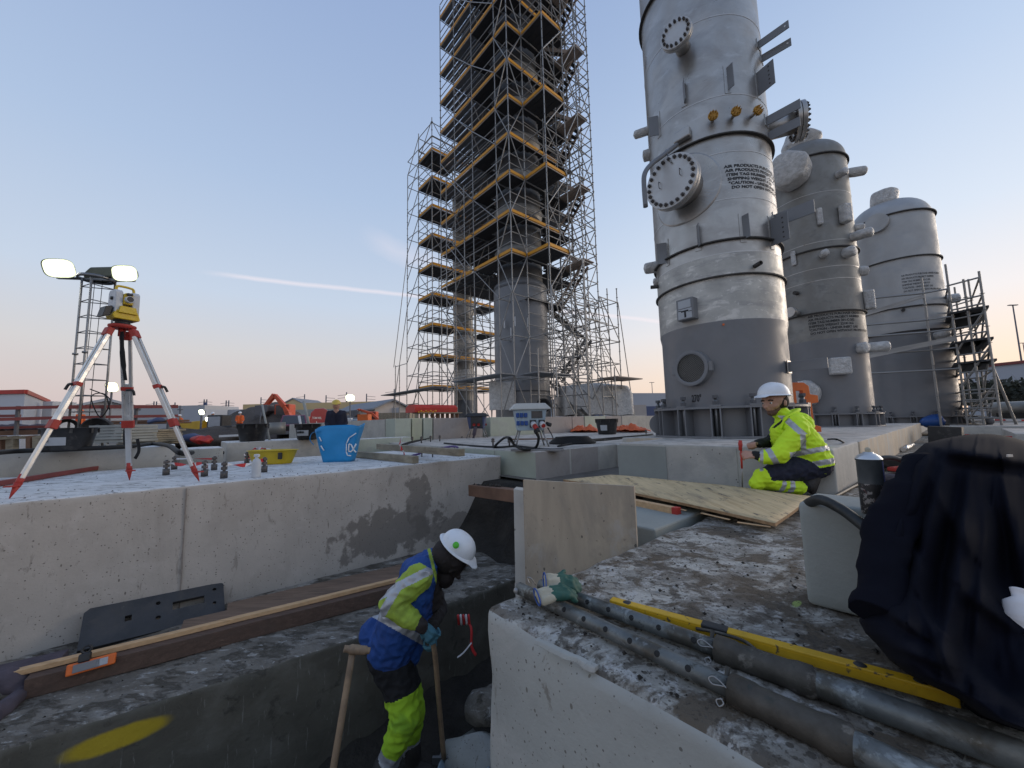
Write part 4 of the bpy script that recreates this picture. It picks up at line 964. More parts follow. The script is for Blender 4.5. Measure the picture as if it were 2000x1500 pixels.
# face braces
for i, (a, c) in enumerate(zip(F1, F1[1:])):
    for j, z in enumerate(range(0, 26, 2)):
        if (i + j) % 2 == 0 and i != 0: K.t('brace', W(a[0] - .04, a[1], z + .1), W(c[0] - .04, c[1], z + 2.1), .022)
        if i == 0: K.t('brace', W(a[0] - .04, (a if j % 2 else c)[1], z + .1), W(c[0] - .04, (c if j % 2 else a)[1], z + 2.1), .022)
for f in (F2, F4[:2], F4[2:], F4[1:3]):
    for j, z in enumerate(range(0, 26, 2)):
        a, c = (f[0], f[1]) if j % 2 else (f[1], f[0])
        if f is not F4[1:3] and (z < 22): K.t('brace', W(a[0], a[1] - .04, z + .1), W(c[0], c[1] - .04, z + 2.1), .022)
for j, z in enumerate(range(0, 26, 2)):
    for (a, c) in zip(F5, F5[1:]): K.t('brace', W(a[0] + .04, (a if j % 2 else c)[1], z), W(c[0] + .04, (c if j % 2 else a)[1], z + 2), .022)
# outrigger frame in front of the left face
for v in (16.2, 18.0): K.post(11.0, v, Z0, 12.6 if v < 17 else 14.2)
for z in (2.08, 4.1, 6.1, 8.1, 10.1, 12.1):
    K.run('ledger', [(11.0, 16.2), (11.6, 16.2)], z); K.run('ledger', [(11.0, 16.2), (11.0, 18.0), (11.0, 19.6)], z + .3); K.run('ledger', [(11.6, 18.0), (11.0, 18.0)], z)
    K.t('brace', W(11.0, 16.2, z + 2 if int(z) % 4 else z), W(11.0, 18.0, z if int(z) % 4 else z + 2), .022)
# lower right frame, braced wider to the right
for u, v, zt_ in ((17.0, 11.65, 7.0), (17.9, 11.65, 7.2), (17.0, 13.15, 6.6), (17.9, 13.15, 6.6), (14.05, 10.9, 7.6), (16.2, 10.9, 2.6)): K.post(u, v, Z0, zt_)
for z in (1.2, 2.1, 3.0, 4.2, 5.0, 6.4):
    K.run('ledger', [(16.2, 11.65), (17.0, 11.65), (17.9, 11.65), (17.9, 13.15)], z); K.run('ledger', [(16.2, 13.15), (17.9, 13.15)], z); K.run('ledger', [(17.0, 11.65), (17.0, 13.15)], z)
    K.run('ledger', [(14.05, 11.65), (14.05, 10.9), (15.1, 11.65)], z)
for (p, q) in (((17.9, 11.6, 6.4), (18.9, 11.6, .2)), ((16.3, 11.6, 6.4), (17.9, 11.6, 4.2)), ((17.0, 11.6, 4.2), (16.2, 11.6, 6.4)), ((16.2, 11.6, 4.2), (17.9, 11.6, 2.1)), ((16.2, 11.6, 2.1), (17.9, 11.6, .2)), ((17.9, 13.1, 6.4), (19.2, 13.1, .2)), ((14.05, 11.6, 2.1), (12.6, 11.6, 6.2)), ((12.6, 11.6, 6.2), (11.9, 10.8, 1.)), ((14.05, 11.6, 4.2), (15.1, 11.6, 2.1))): K.t('brace', W(*p), W(*q), .022)
# inner braces and hanging tubes that make the lattice dense
rr_ = random.Random(3)
for z in range(0, 26, 2):
    for (u, v) in ((12.6, 16.2), (12.6, 18.0), (14.05, 13.15), (15.1, 13.15), (15.1, 16.2), (14.0, 18.0)):
        du, dv = rr_.choice(((1.1, 0), (0, 1.7), (-1, 0), (0, -1.6), (1.1, 1.2)))
        K.t('brace', W(u, v, z + .1), W(u + du, v + dv, z + 2.0), .02)
    for q in (.7, 1.3):
        K.t('ledger', W(12.6, 13.2, z + q), W(16.2, 13.2, z + q), .02); K.t('ledger', W(16.2, 13.2, z + q + .1), W(16.2, 18, z + q + .1), .02); K.t('ledger', W(15.1, 11.65, z + q), W(15.1, 18, z + q), .02)
# dense truss girders behind
for z in (2.6, 3.4, 4.4, 5.3, 6.1):
    for v in (12.4, 13.6, 15.2):
        A_, C_ = W(14.2, v, z), W(18.0, v, z + .1); K.t('girder', A_, C_, .02); K.t('girder', A_ + ZUP * .4, C_ + ZUP * .4, .02)
        for i in range(9): K.t('girder', W(14.2 + .42 * i, v, z + (.0 if i % 2 else .4)), W(14.62 + .42 * i, v, z + (.4 if i % 2 else .0)), .014)
# platform at 2 m round the foot
for v0, v1 in ((12.95, 15.0), (15.02, 17.0)):
    for i in range(3): K.b('deck_plank', W(10.75 + .32 * i, v0, 2.16), W(10.75 + .32 * i, v1, 2.16), .3, .05, 'deck_metal')
for i in range(4): K.b('deck_plank', W(11.7, 12.8 - .32 * i + .0, 2.16), W(14.0, 12.8 - .32 * i, 2.16), .3, .05, 'deck_metal')
for i in range(4): K.b('deck_plank', W(16.3, 11.9 - .32 * i, 2.14), W(18.6, 11.9 - .32 * i, 2.14), .3, .05, 'stair_wood')
for i in range(3): K.b('deck_plank', W(12.8, 13.4 + .3 * i, 6.1), W(15.6, 13.4 + .3 * i, 6.1), .28, .05, 'deck_dark')
for (u, v) in ((10.65, 13.0), (10.65, 15.0), (10.65, 17.0), (11.7, 11.7), (14.0, 11.7)): K.post(u, v, Z0, 3.2 if v < 14 else 2.1)
K.rosettes(); K.done()
# banner sheet hanging on the foot of the scaffold
tk = thing('process_tank', 'grey cylindrical tank standing inside the big scaffold tower', 'tank', W(TC[0], TC[1], Z0))
tc_ = W(TC[0], TC[1], 0)
MB().lathe([(1.43, .17), (1.43, 6.95), (1.40, 7.15), (1.2, 7.35), (.9, 7.4)], tc_, 64).build('skirt', 'paint_grey', tk)
MB().lathe([(1.46, 6.9), (1.46, 7.0)], tc_, 64).build('rim', 'paint_dark', tk)
MB().lathe([(1.22, 7.2), (1.22, 27)], tc_, 64).build('shell', 'tank_dark', tk)
for z in (9, 11.2, 13.1, 15.2, 17.2, 19.3, 21.2): MB().lathe([(1.22, z - .45), (1.30, z - .2), (1.33, z), (1.22, z + .1)], tc_, 48).build('insulation_band', 'steel_dull', tk)
MB().lathe([(1.431, 1.5), (1.46, 1.5), (1.46, 1.56), (1.431, 1.56)], tc_, 64).build('ring', 'paint_dark', tk)
for x, y in ((985, 632), (1006, 628), (1030, 630), (998, 650)):
    p = PY(x, y, 18.75); MB().box(p, (.06, .12, .5)).build('lug', 'white_paint', tk, bevel=.02)
o = MB().box(PY(980, 773, 18.3), (1.2, .06, 1.35)).build('clear_sheet', 'foil', tk, bevel=.02)
MB().lathe([(.001, 0), (.35, 0), (.35, .15), (.28, .15)], PY(1062, 792, 18.9), 28, axis=(-.2, -1, 0)).build('manhole', 'black_plastic', tk)
# --- second, lower scaffold around a slim column, further left
s2 = thing('scaffold_tower', 'lower and narrower tube scaffold left of the big tower, around a slim column', 'scaffold tower', W(12, 21.4, -.8))
K = Scaf(s2, {'standard': 60, 'ledger': 200, 'guardrail': 200, 'brace': 120, 'deck_plank': 200, 'toe_board': 120})
ul, vl = [12.0, 13.6, 15.4, 17.4], [21.4, 23.3, 25.0]
for u in ul:
    for v in vl[:2]: K.post(u, v, -.8, 20.6 if u < 13 else 19.5)
for v in (25.0,): K.post(12.0, v, -.8, 18.3); K.post(13.6, v, -.8, 18)
for v in (26.9, 26.2): K.post(12.0, v, -.8, 4.4); 
lv2 = [2 * k + .3 for k in range(1, 10)]
for z in lv2 + [19.3, 20.3]:
    for v in vl[:2]: K.run('ledger', [(u, v) for u in ul], z - .06)
    for u in ul: K.run('ledger', [(u, v) for v in vl[:2]], z - .06)
    K.run('ledger', [(12.0, 23.3), (12.0, 25.0), (13.6, 25.0), (13.6, 23.3)], z - .9)
    if z > 19: continue
    for dz in (.5, 1.0):
        K.run('guardrail', [(12.0, 23.3), (12.0, 21.4), (13.6, 21.4), (15.4, 21.4), (17.4, 21.4)], z + dz); K.run('guardrail', [(12.0, 23.3), (13.6, 23.3), (15.4, 23.3)], z + dz)
    for a, c in (((12.0, 23.3), (12.0, 21.4)), ((12.0, 21.4), (13.6, 21.4)), ((13.6, 21.4), (15.4, 21.4)), ((15.4, 21.4), (17.4, 21.4)), ((12, 23.3), (13.6, 23.3))):
        K.b('toe_board', W(*a, z + .1), W(*c, z + .1), .03, .17, 'toe_yellow')
    u = 12.15
    while u < 17.3:
        if math.hypot(u - 15.05, 0) > .8: K.b('deck_plank', W(u, 21.45, z), W(u, 23.25, z), .3, .05, 'deck_dark')
        u += .33
for j, z in enumerate(range(0, 19, 2)):
    K.t('brace', W(11.96, vl[j % 2], z + .3), W(11.96, vl[1 - j % 2], z + 2.3), .022); K.t('brace', W(12, 25.0, z + .3), W(12, 23.3, z + 2.3), .022)
    K.t('brace', W(ul[j % 2], 21.36, z + .3), W(ul[1 - j % 2], 21.36, z + 2.3), .022); K.t('brace', W(ul[2 + j % 2], 21.36, z + .3), W(ul[3 - j % 2], 21.36, z + 2.3), .022)
for u in (12.0, 13.6): K.t('brace', W(u, 25, 8.3), W(u, 27.8, -.7), .022)
K.t('brace', W(12, 25, 12.3), W(12, 27.2, 4.3), .022)
K.run('ledger', [(12, 26.9), (12, 25)], 4.3); K.run('ledger', [(12, 26.9), (12, 25)], 2.1)
for a, c in ((19.4, 21.4), (21.4, 23.4), (23.4, 25.3), (25.3, 27.0)):
    for i in range(3): K.b('deck_plank', W(11.1 + .33 * i, a, 2.15), W(11.1 + .33 * i, c, 2.15), .31, .05, 'deck_metal')
K.rosettes(); K.done()
sl = thing('process_column', 'slim column wrapped in grey sheet inside the left scaffold', 'process column', W(15.05, 22.4, -.8)); t2 = W(15.05, 22.4, 0)
MB().lathe([(.66, 1.6), (.66, 17)], t2, 40).build('shell', 'steel_dull', sl)
MB().lathe([(.8, -.8), (.78, 1.2), (.66, 1.6)], t2, 40).build('skirt', 'paint_dark', sl)
for z in (3.2, 5.6, 8.1): MB().lathe([(.67, z - .5), (.74, z - .4), (.72, z), (.76, z + .4), (.67, z + .5)], t2, 28).wob(.05, 3).build('sheet_wrap', 'foil', sl)
# grey sheeted equipment at the foot of the tower
w = MB(); A_, C_ = W(15.4, 13.9, Z0), W(18.6, 11.9, Z0); d_ = (C_ - A_).normalized(); n_ = d_.cross(ZUP); L_ = (C_ - A_).length; P = []
nx, ny = 24, 14
for i in range(nx + 1):
    for j in range(ny + 1):
        t, q = i / nx, j / ny * PI; P.append(A_ + d_ * (L_ * t) + n_ * (math.cos(q) * .9) + ZUP * (.1 + (1.55 + .2 * math.sin(t * 3)) * math.sin(q) ** .45))
w.add(P, [(i * (ny + 1) + j, (i + 1) * (ny + 1) + j, (i + 1) * (ny + 1) + j + 1, i * (ny + 1) + j + 1) for i in range(nx) for j in range(ny)] + [tuple(range(ny + 1)), tuple(nx * (ny + 1) + j for j in range(ny + 1))], smooth=True).wob(.09, 2)
tag(w.build('sheeted_machine', 'foil'), 'machine under grey sheeting at the foot of the big scaffold', 'covered machine')
# --- third scaffold, by the pale column on the right
s3 = thing('scaffold_tower', 'small stair scaffold with dark decks beside the pale right column', 'scaffold tower', PY(1900, 830, 15.))
K = Scaf(s3, {})
cols = {}
def gp(x, y, Y, z): p = PY(x, y, Y); p.z = z; return p
q00, q10, q01, q11 = PY(1886, 800, 11.9), PY(1952, 800, 11.2), PY(1870, 800, 14.6), PY(1928, 800, 13.6)
qf = PY(1834, 800, 12.3); qr = PY(1880, 800, 16.4)
def zat(p, y): return (p.y * (ray(1900, y).z / ray(1900, y).y))
for p, yt in ((q00, 515), (q10, 530), (q01, 535), (q11, 545), (qf, 540), (q00.lerp(q10, .5), 545), (q01.lerp(q11, .5), 560)):
    K.t('standard', (p.x, p.y, -.6), (p.x, p.y, zat(p, yt)), .026)
    z = 0
    K.mem.setdefault('_ros', []).extend([Vector((p.x, p.y, zz * .5)) for zz in range(-1, int(zat(p, yt) * 2))])
def e3(name, a, c, z, m='galv', r=.023): K.t(name, (a.x, a.y, z), (c.x, c.y, z), r, m)
for z in (.1, .65, 1.2, 1.75, 2.35, 2.9, 3.45, 4.0):
    for a, c in ((q00, q10), (q01, q11), (q00, q01), (q10, q11)): e3('ledger', a, c, z)
fl = PY(1690, 800, 12.9); 
for z in (1.35, 2.0, 2.6, 3.0, 3.9): e3('ledger', fl, qf, z - (0), r=.03); e3('ledger', qf, q00, z + .0)
K.b('deck_beam', (fl.x, fl.y, 1.9), (q00.x, q00.y, 2.3), .06, .16, 'galv'); K.b('deck_beam', (fl.x, fl.y, 3.3), (qf.x, qf.y, 3.8), .06, .12, 'galv')
for z in (1.5, 2.15, 3.1):
    for i in range(6):
        a, c = q00.lerp(q10, i / 6 + .08), q01.lerp(q11, i / 6 + .08); K.b('deck_plank', (a.x, a.y, z), (c.x, c.y, z), .3, .06, 'deck_dark')
for z in (-.2, .35, 1.5, 2.6, 3.2):
    for a, c in ((q00, q10), (q01, q11), (q00, q01)): e3('guardrail', a, c, z)
for z in (-.4, .7, 1.8, 2.7): K.t('brace', (q01.x, q01.y, z), (q00.x, q00.y, z + 1.), .022); K.t('brace', (q11.x, q11.y, z + 1.), (q01.x, q01.y, z), .022)
for z in (-.3, .8, 1.9): K.t('brace', (q00.x, q00.y, z), (q10.x, q10.y, z + 1.1), .022); K.t('brace', (q11.x, q11.y, z), (q10.x, q10.y, z + 1.1), .022)
for i in range(7): t = i / 7; K.b('stair_tread', q01.lerp(q11, .9 - t * .7) + ZUP * (.6 - 1.3 * t - q01.z), q00.lerp(q10, .9 - t * .7) + ZUP * (.6 - 1.3 * t - q00.z), .2, .03, 'galv')
K.t('brace', (q10.x, q10.y, 1.2), tuple(PY(1998, 860, 11.8)), .03)
K.rosettes(); K.done()
# ------------------------------------------------------------------ foreground things
# upright plywood form panel across the trench
pa, pb_ = PY(1022, 937, 2.68), PY(1238, 950, 2.27); zt_ = (pa.z + pb_.z) / 2
d_ = (pb_ - pa); d_.z = 0; d_.normalize(); n_ = d_.cross(ZUP)
P = []
for z, k in ((-1.32, 0), (0, 1)):
    for q, o_ in ((pa, 0), (pb_, 0), (pb_, .021), (pa, .021)): P.append(Vector((q.x, q.y, z if not k else q.z)) - n_ * o_)
t_ = thing('plywood_sheet', 'weathered upright plywood form panel standing at the end of the trench', 'plywood panel', (pa + pb_) / 2 - ZUP * .5)
MB().hexa(P).build('plywood_face', 'plywood_old', t_)
MB().beam(P[4] + n_ * -.012 + d_ * .001 - ZUP * .0005, P[0] + n_ * -.012 + d_ * .001, .006, .023, up=n_).build('panel_edge', 'ply_edge', t_)
# bluish stud beside it
a, c = PY(1003, 955, 2.86), PY(1006, 1140, 2.74); a2, c2 = PY(1027, 958, 2.82), PY(1034, 1140, 2.70)
q = MB(); back = Vector((.02, .10, 0)); c.z = c2.z = -1.3
q.hexa([c, c2, c2 + back, c + back, a, a2, a2 + back, a + back]); tag(q.build('concrete_post', 'concrete_light', bevel=.004), 'narrow bluish concrete post at the left edge of the upright form panel', 'post')
# concrete stub under the plywood sheet
tag(MB().ubox(2.28, 3.4, 1.3, 1.86, -1.5, -.685).build('concrete_stub', 'concrete_precast', bevel=.012), 'square concrete stub right of the upright form panel, under the plywood sheet', 'concrete block')
# horizontal plywood sheet, slightly warped, delaminated front edge
b = MB(); nu, nv = 14, 26; P = []
cs = [PZ(1100, 934, -.615), PZ(1520, 1024, -.63), PZ(1592, 966, -.63), PZ(1190, 928, -.60)]
A0, B0, B1, A1 = PZ(1100, 936, -.61), PZ(1514, 1023, -.635), PZ(1588, 969, -.63), PZ(1192, 927, -.60)
for k, dz in ((0, 0), (1, -.019)):
    for i in range(nu + 1):
        for j in range(nv + 1):
            s_, t = i / nu, j / nv; lo, hi = A0.lerp(B0, t), A1.lerp(B1, t); p = lo.lerp(hi, s_)
            p = p + ZUP * (dz + .014 * math.sin(t * 3.1) + .006 * noise.noise(p * 3)); 
            if i == 0: p = p + Vector((0, -.007, 0)) * abs(noise.noise(p * 25)) * 2
            P.append(p)
m_ = (nu + 1) * (nv + 1); g = lambda k, i, j: k * m_ + i * (nv + 1) + j
F = [(g(0, i, j), g(0, i, j + 1), g(0, i + 1, j + 1), g(0, i + 1, j)) for i in range(nu) for j in range(nv)] + [(g(1, i, j), g(1, i + 1, j), g(1, i + 1, j + 1), g(1, i, j + 1)) for i in range(nu) for j in range(nv)]
F2_ = [(g(0, 0, j), g(1, 0, j), g(1, 0, j + 1), g(0, 0, j + 1)) for j in range(nv)] + [(g(0, nu, j), g(0, nu, j + 1), g(1, nu, j + 1), g(1, nu, j)) for j in range(nv)] + [(g(0, i, nv), g(1, i, nv), g(1, i + 1, nv), g(0, i + 1, nv)) for i in range(nu)] + [(g(0, i, 0), g(0, i + 1, 0), g(1, i + 1, 0), g(1, i, 0)) for i in range(nu)]
b.add(P, F, 'plywood', True); b.add(P, F2_, 'ply_edge')
tag(b.build('plywood_sheet', keep=True), 'large muddy plywood sheet lying flat in front of the kneeling man', 'plywood sheet')
b = MB()
for (x0, y0, x1, y1) in ((1370, 999, 1425, 1011), (1440, 1017, 1505, 1025), (1300, 985, 1340, 993)):
    p, q = PZ(x0, y0 + 3, -.65), PZ(x1, y1 + 4, -.655); b.beam(p, q, .02, .004)
tag(b.build('veneer_splinter', 'pine'), 'pale veneer splinters hanging from the front edge of the flat plywood sheet', 'splinter', kind='stuff')
bt = thing('timber_batten', 'planed timber batten with a red end under the front edge of the flat plywood sheet', 'batten', PZ(1280, 985, -.68))
MB().beam(PZ(1238, 981, -.665), PZ(1316, 997, -.665), .05, .05).build('batten_body', 'pine', bt, bevel=.003); MB().beam(PZ(1316, 997, -.665), PZ(1326, 999, -.665), .053, .053).build('red_end', 'red_paint', bt)
# beams at the end of the trench
tag(MB().beam(PY(922, 957, 5.2), PY(1040, 972, 4.3), .12, .14).wob(.004, 4).build('timber_beam', 'wood_brown', bevel=.006), 'dirty brown timber beam braced between the long wall and the form panel', 'timber beam')
b = MB(); 
for i in range(10): b.ball(PY(926 + i * 5.5, 948 + random.random() * 3, 5.15 - i * .04), .018 + .015 * random.random(), n=8).wob(.004, 40)
tag(b.build('dirt', 'soil'), 'dirt lying on the brown timber beam', 'dirt', kind='stuff')
# steel push-pull props
def prop(p0, p1, p2, r0, r1, label, holes, zoff=0):
    d = (p2 - p0).normalized(); t = thing('steel_prop', label, 'steel prop', p0)
    p1 = p0 + d * (p1 - p0).dot(d); l1 = (p1 - p0).length
    u_ = MB(); u_.lathe([(r0 - .004, 0.), (r0, .0), (r0, l1 + .05), (r0 - .004, l1 + .05), (r0 - .004, .0)], p0, 32, axis=d)
    inner = u_.build('inner_tube', 'galv_tube', t)
    MB().lathe([(.001, .02), (r0 - .004, .02)], p0, 24, axis=d).build('tube_bore', 'rubber', inner)
    side = (Vector((0, 0, 1)) * .55 - d.cross(ZUP).normalized() * -.83); side = side - d * side.dot(d); side.normalize()
    if side.dot(-p0) < 0: side = -side
    side = (-(p0.lerp(p1, .5)).normalized()); side = side - d * side.dot(d); side.normalize()
    side = (side * .8 - ZUP * .35 * 0 + (side.cross(d)) * .0).normalized()
    for h in holes:
        c = p0 + d * (l1 * h); x, y, _ = frame(side); hb = MB(); n = 16; ring = []
        for rr in (.0085, .0098):
            for i in range(n):
                q = 2 * PI * i / n; w = x * (math.cos(q) * rr) + y * (math.sin(q) * rr); lat = w - d * w.dot(d); k = math.sqrt(max(0, r0 * r0 - lat.length_squared)); ring.append(c + w + side * (k + (.0012 if rr > .01 else .0006)))
        hb.add(ring, [tuple(range(n))]); hb.build('pin_hole', 'rubber', inner)
    o = MB(); l2 = (p2 - p1).length; cl = .225
    o.lathe([(r0 + .003, 0), (r1 + .006, .002), (r1 + .006, .05), (r1 + .003, .06), (r1 + .004, cl - .05), (r1 + .008, cl - .03), (r1 + .008, cl), (r1, cl + .01)], p1, 32, axis=d)
    o.build('adjusting_collar', 'rusty_tube', t)
    o = MB(); o.lathe([(r1, cl), (r1, l2), (.001, l2)], p1, 32, axis=d); o.build('outer_tube', 'galv_tube', t)
    # slot with thread
    x = side; y = d.cross(x); o = MB()
    for k in range(2):
        a = p1 + d * (.10 + .0 * k); 
    o.path([p1 + d * .09 + y * (r1 + .004), p1 + d * .12 + y * (r1 + .026), p1 + d * .17 + y * (r1 + .026), p1 + d * .20 + y * (r1 + .004)], .006, 8, sub=4); o.build('collar_handle', 'rusty_tube', t)
    # pin and clip
    pin = MB().tube(p1 - d * .012 - y * (r0 + .02), p1 - d * .012 + y * (r0 + .03), .006).build('pin', 'rusty_tube', t)
    c = p1 - d * .012 + side * (r0 + .008)
    MB().path([c + d * .018, c + y * .004, c - d * .018 + y * .008, c - d * .028, c - d * .018 - y * .008, c - y * .004, c + d * .016 + y * .003 + side * .006], .0019, 6, sub=4).build('spring_clip', 'galv', pin)
    c = c + y * .028 - side * .01
    MB().path([c + d * .006, c + y * .008 - d * .008, c + y * .018, c + y * .008 + d * .009, c], .0019, 6, sub=4).build('spring_clip', 'galv', pin)
    return t
zc = -.7 + .045
A_, B_, C_ = PZ(1014, 1149, -.7 + .028), PZ(1428, 1342, -.7 + .034), PZ(1960, 1598, -.7 + .034)
d_ = (C_ - A_).normalized(); B_ = A_ + d_ * (B_ - A_).dot(d_)
prop(A_, B_, C_, .0235, .0300, 'nearer galvanised steel prop on the front slab, its inner tube with a row of holes', [.22, .33, .44, .55, .66, .77, .88])
A2, B2, C2 = PZ(1056, 1143, -.7 + .028), PZ(1396, 1266, -.7 + .034), PZ(2060, 1503, -.7 + .034)
d_ = (C2 - A2).normalized(); B2 = A2 + d_ * (B2 - A2).dot(d_)
prop(A2, B2, C2, .0235, .0300, 'farther galvanised steel prop, lying between its twin and the yellow level', [.36, .49, .62, .76, .92])
x = MB(); p = A_ + Vector((-.012, .0, .0)); x.tube(p + Vector((0, -.02, .0)), p + Vector((.0, .03, .006)), .006).ball(p + Vector((0, -.022, 0)), .012)
tag(x.build('prop_pin', 'galv'), 'shiny pin lying at the far end of the nearer prop', 'pin')
tag(MB().path([PZ(1034, 1140, -.64), PZ(1030, 1128, -.62), PZ(1038, 1130, -.62), PZ(1046, 1142, -.645)], .0022, 6, sub=5).build('wire_clip', 'galv'), 'bent wire clip sticking up at the far end of the props', 'clip')
# yellow spirit level
A_, C_ = PZ(1194, 1176, -.672), PZ(1872, 1362, -.672)
d_ = (C_ - A_).normalized(); n_ = d_.cross(ZUP).normalized()
sl_ = thing('spirit_level', 'long scuffed yellow spirit level on the muddy slab', 'spirit level', A_)
b = MB(); R_ = Matrix((d_, n_, ZUP)).transposed(); L_ = (C_ - A_).length; mid = (A_ + C_) / 2
b.box(mid - ZUP * .0015, (L_, .034, .032), R=R_); b.build('level_body', 'yellow_level', sl_, bevel=.003)
for s_ in (-1, 1): MB().box(mid - ZUP * .0015 + n_ * .0172 * s_, (L_ * .99, .002, .016), R=R_).build('side_web', 'yellow_level', sl_)
for t in (.07, .80, .93):
    MB().lathe([(.001, .0155), (.0135, .0155), (.0150, .0135)], A_.lerp(C_, t), 20, axis=ZUP).build('vial_recess', 'black_plastic', sl_)
MB().lathe([(.001, .0155), (.010, .0155)], A_.lerp(C_, .965), 16, axis=ZUP).build('end_hole', 'black_plastic', sl_)
c = A_.lerp(C_, .40); MB().box(c + ZUP * .009, (.075, .036, .016), R=R_).build('vial_block', 'black_plastic', sl_, bevel=.003)
MB().path([c + d_ * -.05 - n_ * -.02 + ZUP * -.0, c + d_ * .0 + n_ * .032 + ZUP * .01, c + d_ * .08 + n_ * .03 + ZUP * .008, c + d_ * .12 + n_ * .02 - ZUP * .02], .005, 8, sub=4).build('hand_grip', 'rusty_tube', sl_)
# gloves on the props
def glove(name, base, dirn, up, label, s=1., fold=.0, seed=0):
    d = Vector(dirn).normalized(); u = Vector(up); u = (u - d * u.dot(d)).normalized(); w = d.cross(u)
    caps = []
    P_ = lambda x, y, z: base + d * (x * s) + w * (y * s) + u * (z * s)
    cr_, gr = 'glove_cream', 'glove_green'
    caps += [(P_(.0, -.028, 0), P_(.05, -.026, .004), .020 * s, .019 * s, cr_), (P_(.0, .028, 0), P_(.05, .026, .004), .020 * s, .019 * s, cr_), (P_(0, 0, .006), P_(.05, 0, .008), .022 * s, .022 * s, cr_)]
    caps += [(P_(.06, -.022, .004), P_(.12, -.028, 0), .022 * s, .019 * s, gr), (P_(.06, .02, .004), P_(.12, .026, 0), .022 * s, .019 * s, gr), (P_(.06, 0, .008), P_(.12, 0, .004), .021 * s, .02 * s, gr)]
    for i, (yy, l, dz) in enumerate(((-.030, .035, -.025), (-.010, .045, -.02), (.010, .04, -.022), (.028, .03, -.03))):
        caps.append((P_(.13, yy * .9, 0), P_(.13 + l, yy * 1.25, dz), .015 * s, .012 * s, gr))
    caps.append((P_(.05, -.03, 0), P_(.10, -.075, -.008), .015 * s, .011 * s, gr))
    t = thing('work_glove', label, 'glove', base)
    g_ = skin('glove_body', caps, .0045, t, 2, .004, 30)
    rim = []; 
    for i in range(24): q = 2 * PI * i / 24; rim.append(P_(-.018, .047 * math.cos(q), .004 + .027 * math.sin(q)))
    rim.append(rim[0]); MB().path(rim, .0035 * s, 6, cap=False).build('cuff_trim', 'glove_trim', t)
    MB().add([P_(-.012, .042 * math.cos(2 * PI * i / 24), .004 + .023 * math.sin(2 * PI * i / 24)) for i in range(24)], [tuple(range(24))]).build('lining', 'glove_cream', t)
    return t
g0 = PZ(1056, 1166, -.63)
glove('work_glove', g0, Vector((.95, .25, .05)), Vector((-.2, -.3, 1)), 'green dipped work glove with its open cuff facing the camera, on the props', .78)
g1 = PZ(1066, 1142, -.61)
glove('work_glove', g1 + Vector((.01, .02, .0)), Vector((.95, .12, -.12)), Vector((.1, -.7, 1)), 'green and cream work glove folded on top of the other glove', .75)
# precast block with rounded corners
o = rblock('precast_block', (1.80, 2.06, -.75, .43, -.70, -.325), 'concrete_precast', r=.018, step=.05, chip=.2, amp=.002, label='low pale precast block on the slab, with a spray can on top', cat='concrete block', seed=8)
# spray can on it
sc0 = PZ(1709, 1004, -.325); sc0 = sc0
st_ = thing('spray_can', 'used black spray paint can standing on the precast block', 'spray can', sc0)
hh = .215; r_ = .0335
MB().lathe([(.001, .0), (r_ - .003, .0), (r_, .004), (r_, hh * .46)], sc0, 36).build('can_lower', 'can_dirty' if 'can_dirty' in MATS else 'black_plastic', st_)
MB().lathe([(r_, hh * .46), (r_, hh * .80), (r_ + .002, hh * .81), (r_ + .002, hh * .825)], sc0, 36).build('can_body', 'can_top', st_)
MB().lathe([(r_ + .002, hh * .826), (r_ + .001, hh * .835), (r_ * .9, hh * .865), (r_ * .55, hh * .91), (r_ * .42, hh * .915), (r_ * .40, hh * .93), (.001, hh * .93)], sc0, 36).build('valve_cup', 'alu', st_)
MB().lathe([(.007, hh * .93), (.008, hh * .97), (.005, hh * .995), (.001, hh)], sc0, 20).build('nozzle', 'glove_cream', st_)
MB().lathe([(r_ + .0006, hh * .40), (r_ + .0006, hh * .80)], sc0, 12, a0=-1.2, a1=-.3).build('label_strip', 'label_blue', st_)
# thick hose over the block
tag(MB().path([PY(1571, 1006, 1.66), PY(1572, 990, 1.55), PY(1600, 976, 1.42), PY(1640, 993, 1.36), PY(1675, 1018, 1.30), PY(1708, 1046, 1.24), PY(1750, 1084, 1.17), PY(1800, 1130, 1.12)], .0175, 16, sub=6).build('rubber_hose', 'hose_black'), 'thick black rubber hose arching over the precast block towards the jacket', 'hose')
tag(MB().path([PZ(1571, 1004, -.685), PZ(1600, 985, -.685), PZ(1640, 965, -.685), PZ(1668, 950, -.685), PZ(1700, 938, -.685)], .014, 12, sub=5).build('rubber_hose', 'hose_black'), 'black hose lying on the slab behind the precast block', 'hose')
tag(MB().path([PZ(1617, 858, -.3 + .01), PZ(1640, 860, -.3 + .05), PZ(1662, 876, -.5), PZ(1685, 898, -.66), PZ(1710, 903, -.69), PZ(1745, 900, -.69)], .009, 8, sub=6).build('black_cable', 'rubber'), 'thin black cable looping down behind the kneeling man', 'cable')
tag(MB().path([PZ(1658, 912, -.685), PZ(1656, 904, -.685), PZ(1676, 897, -.685), PZ(1730, 884, -.685), PZ(1775, 873, -.68)], .018, 10, sub=6).path([PZ(1658, 912, -.685), PZ(1690, 921, -.685), PZ(1730, 915, -.685)], .018, 10, sub=5).build('rubber_hose', 'hose_black'), 'bent black hose with a coupling on the slab behind the spray can', 'hose')
tag(MB().tube(PZ(1764, 878, -.65), PZ(1776, 872, -.65), .04).tube(PZ(1776, 872, -.65), PZ(1784, 868, -.65), .025).tube(PZ(1770, 878, -.65), PZ(1770, 870, -.58), .02).build('hose_coupling', 'alu'), 'metal hose coupling behind the spray can', 'coupling')
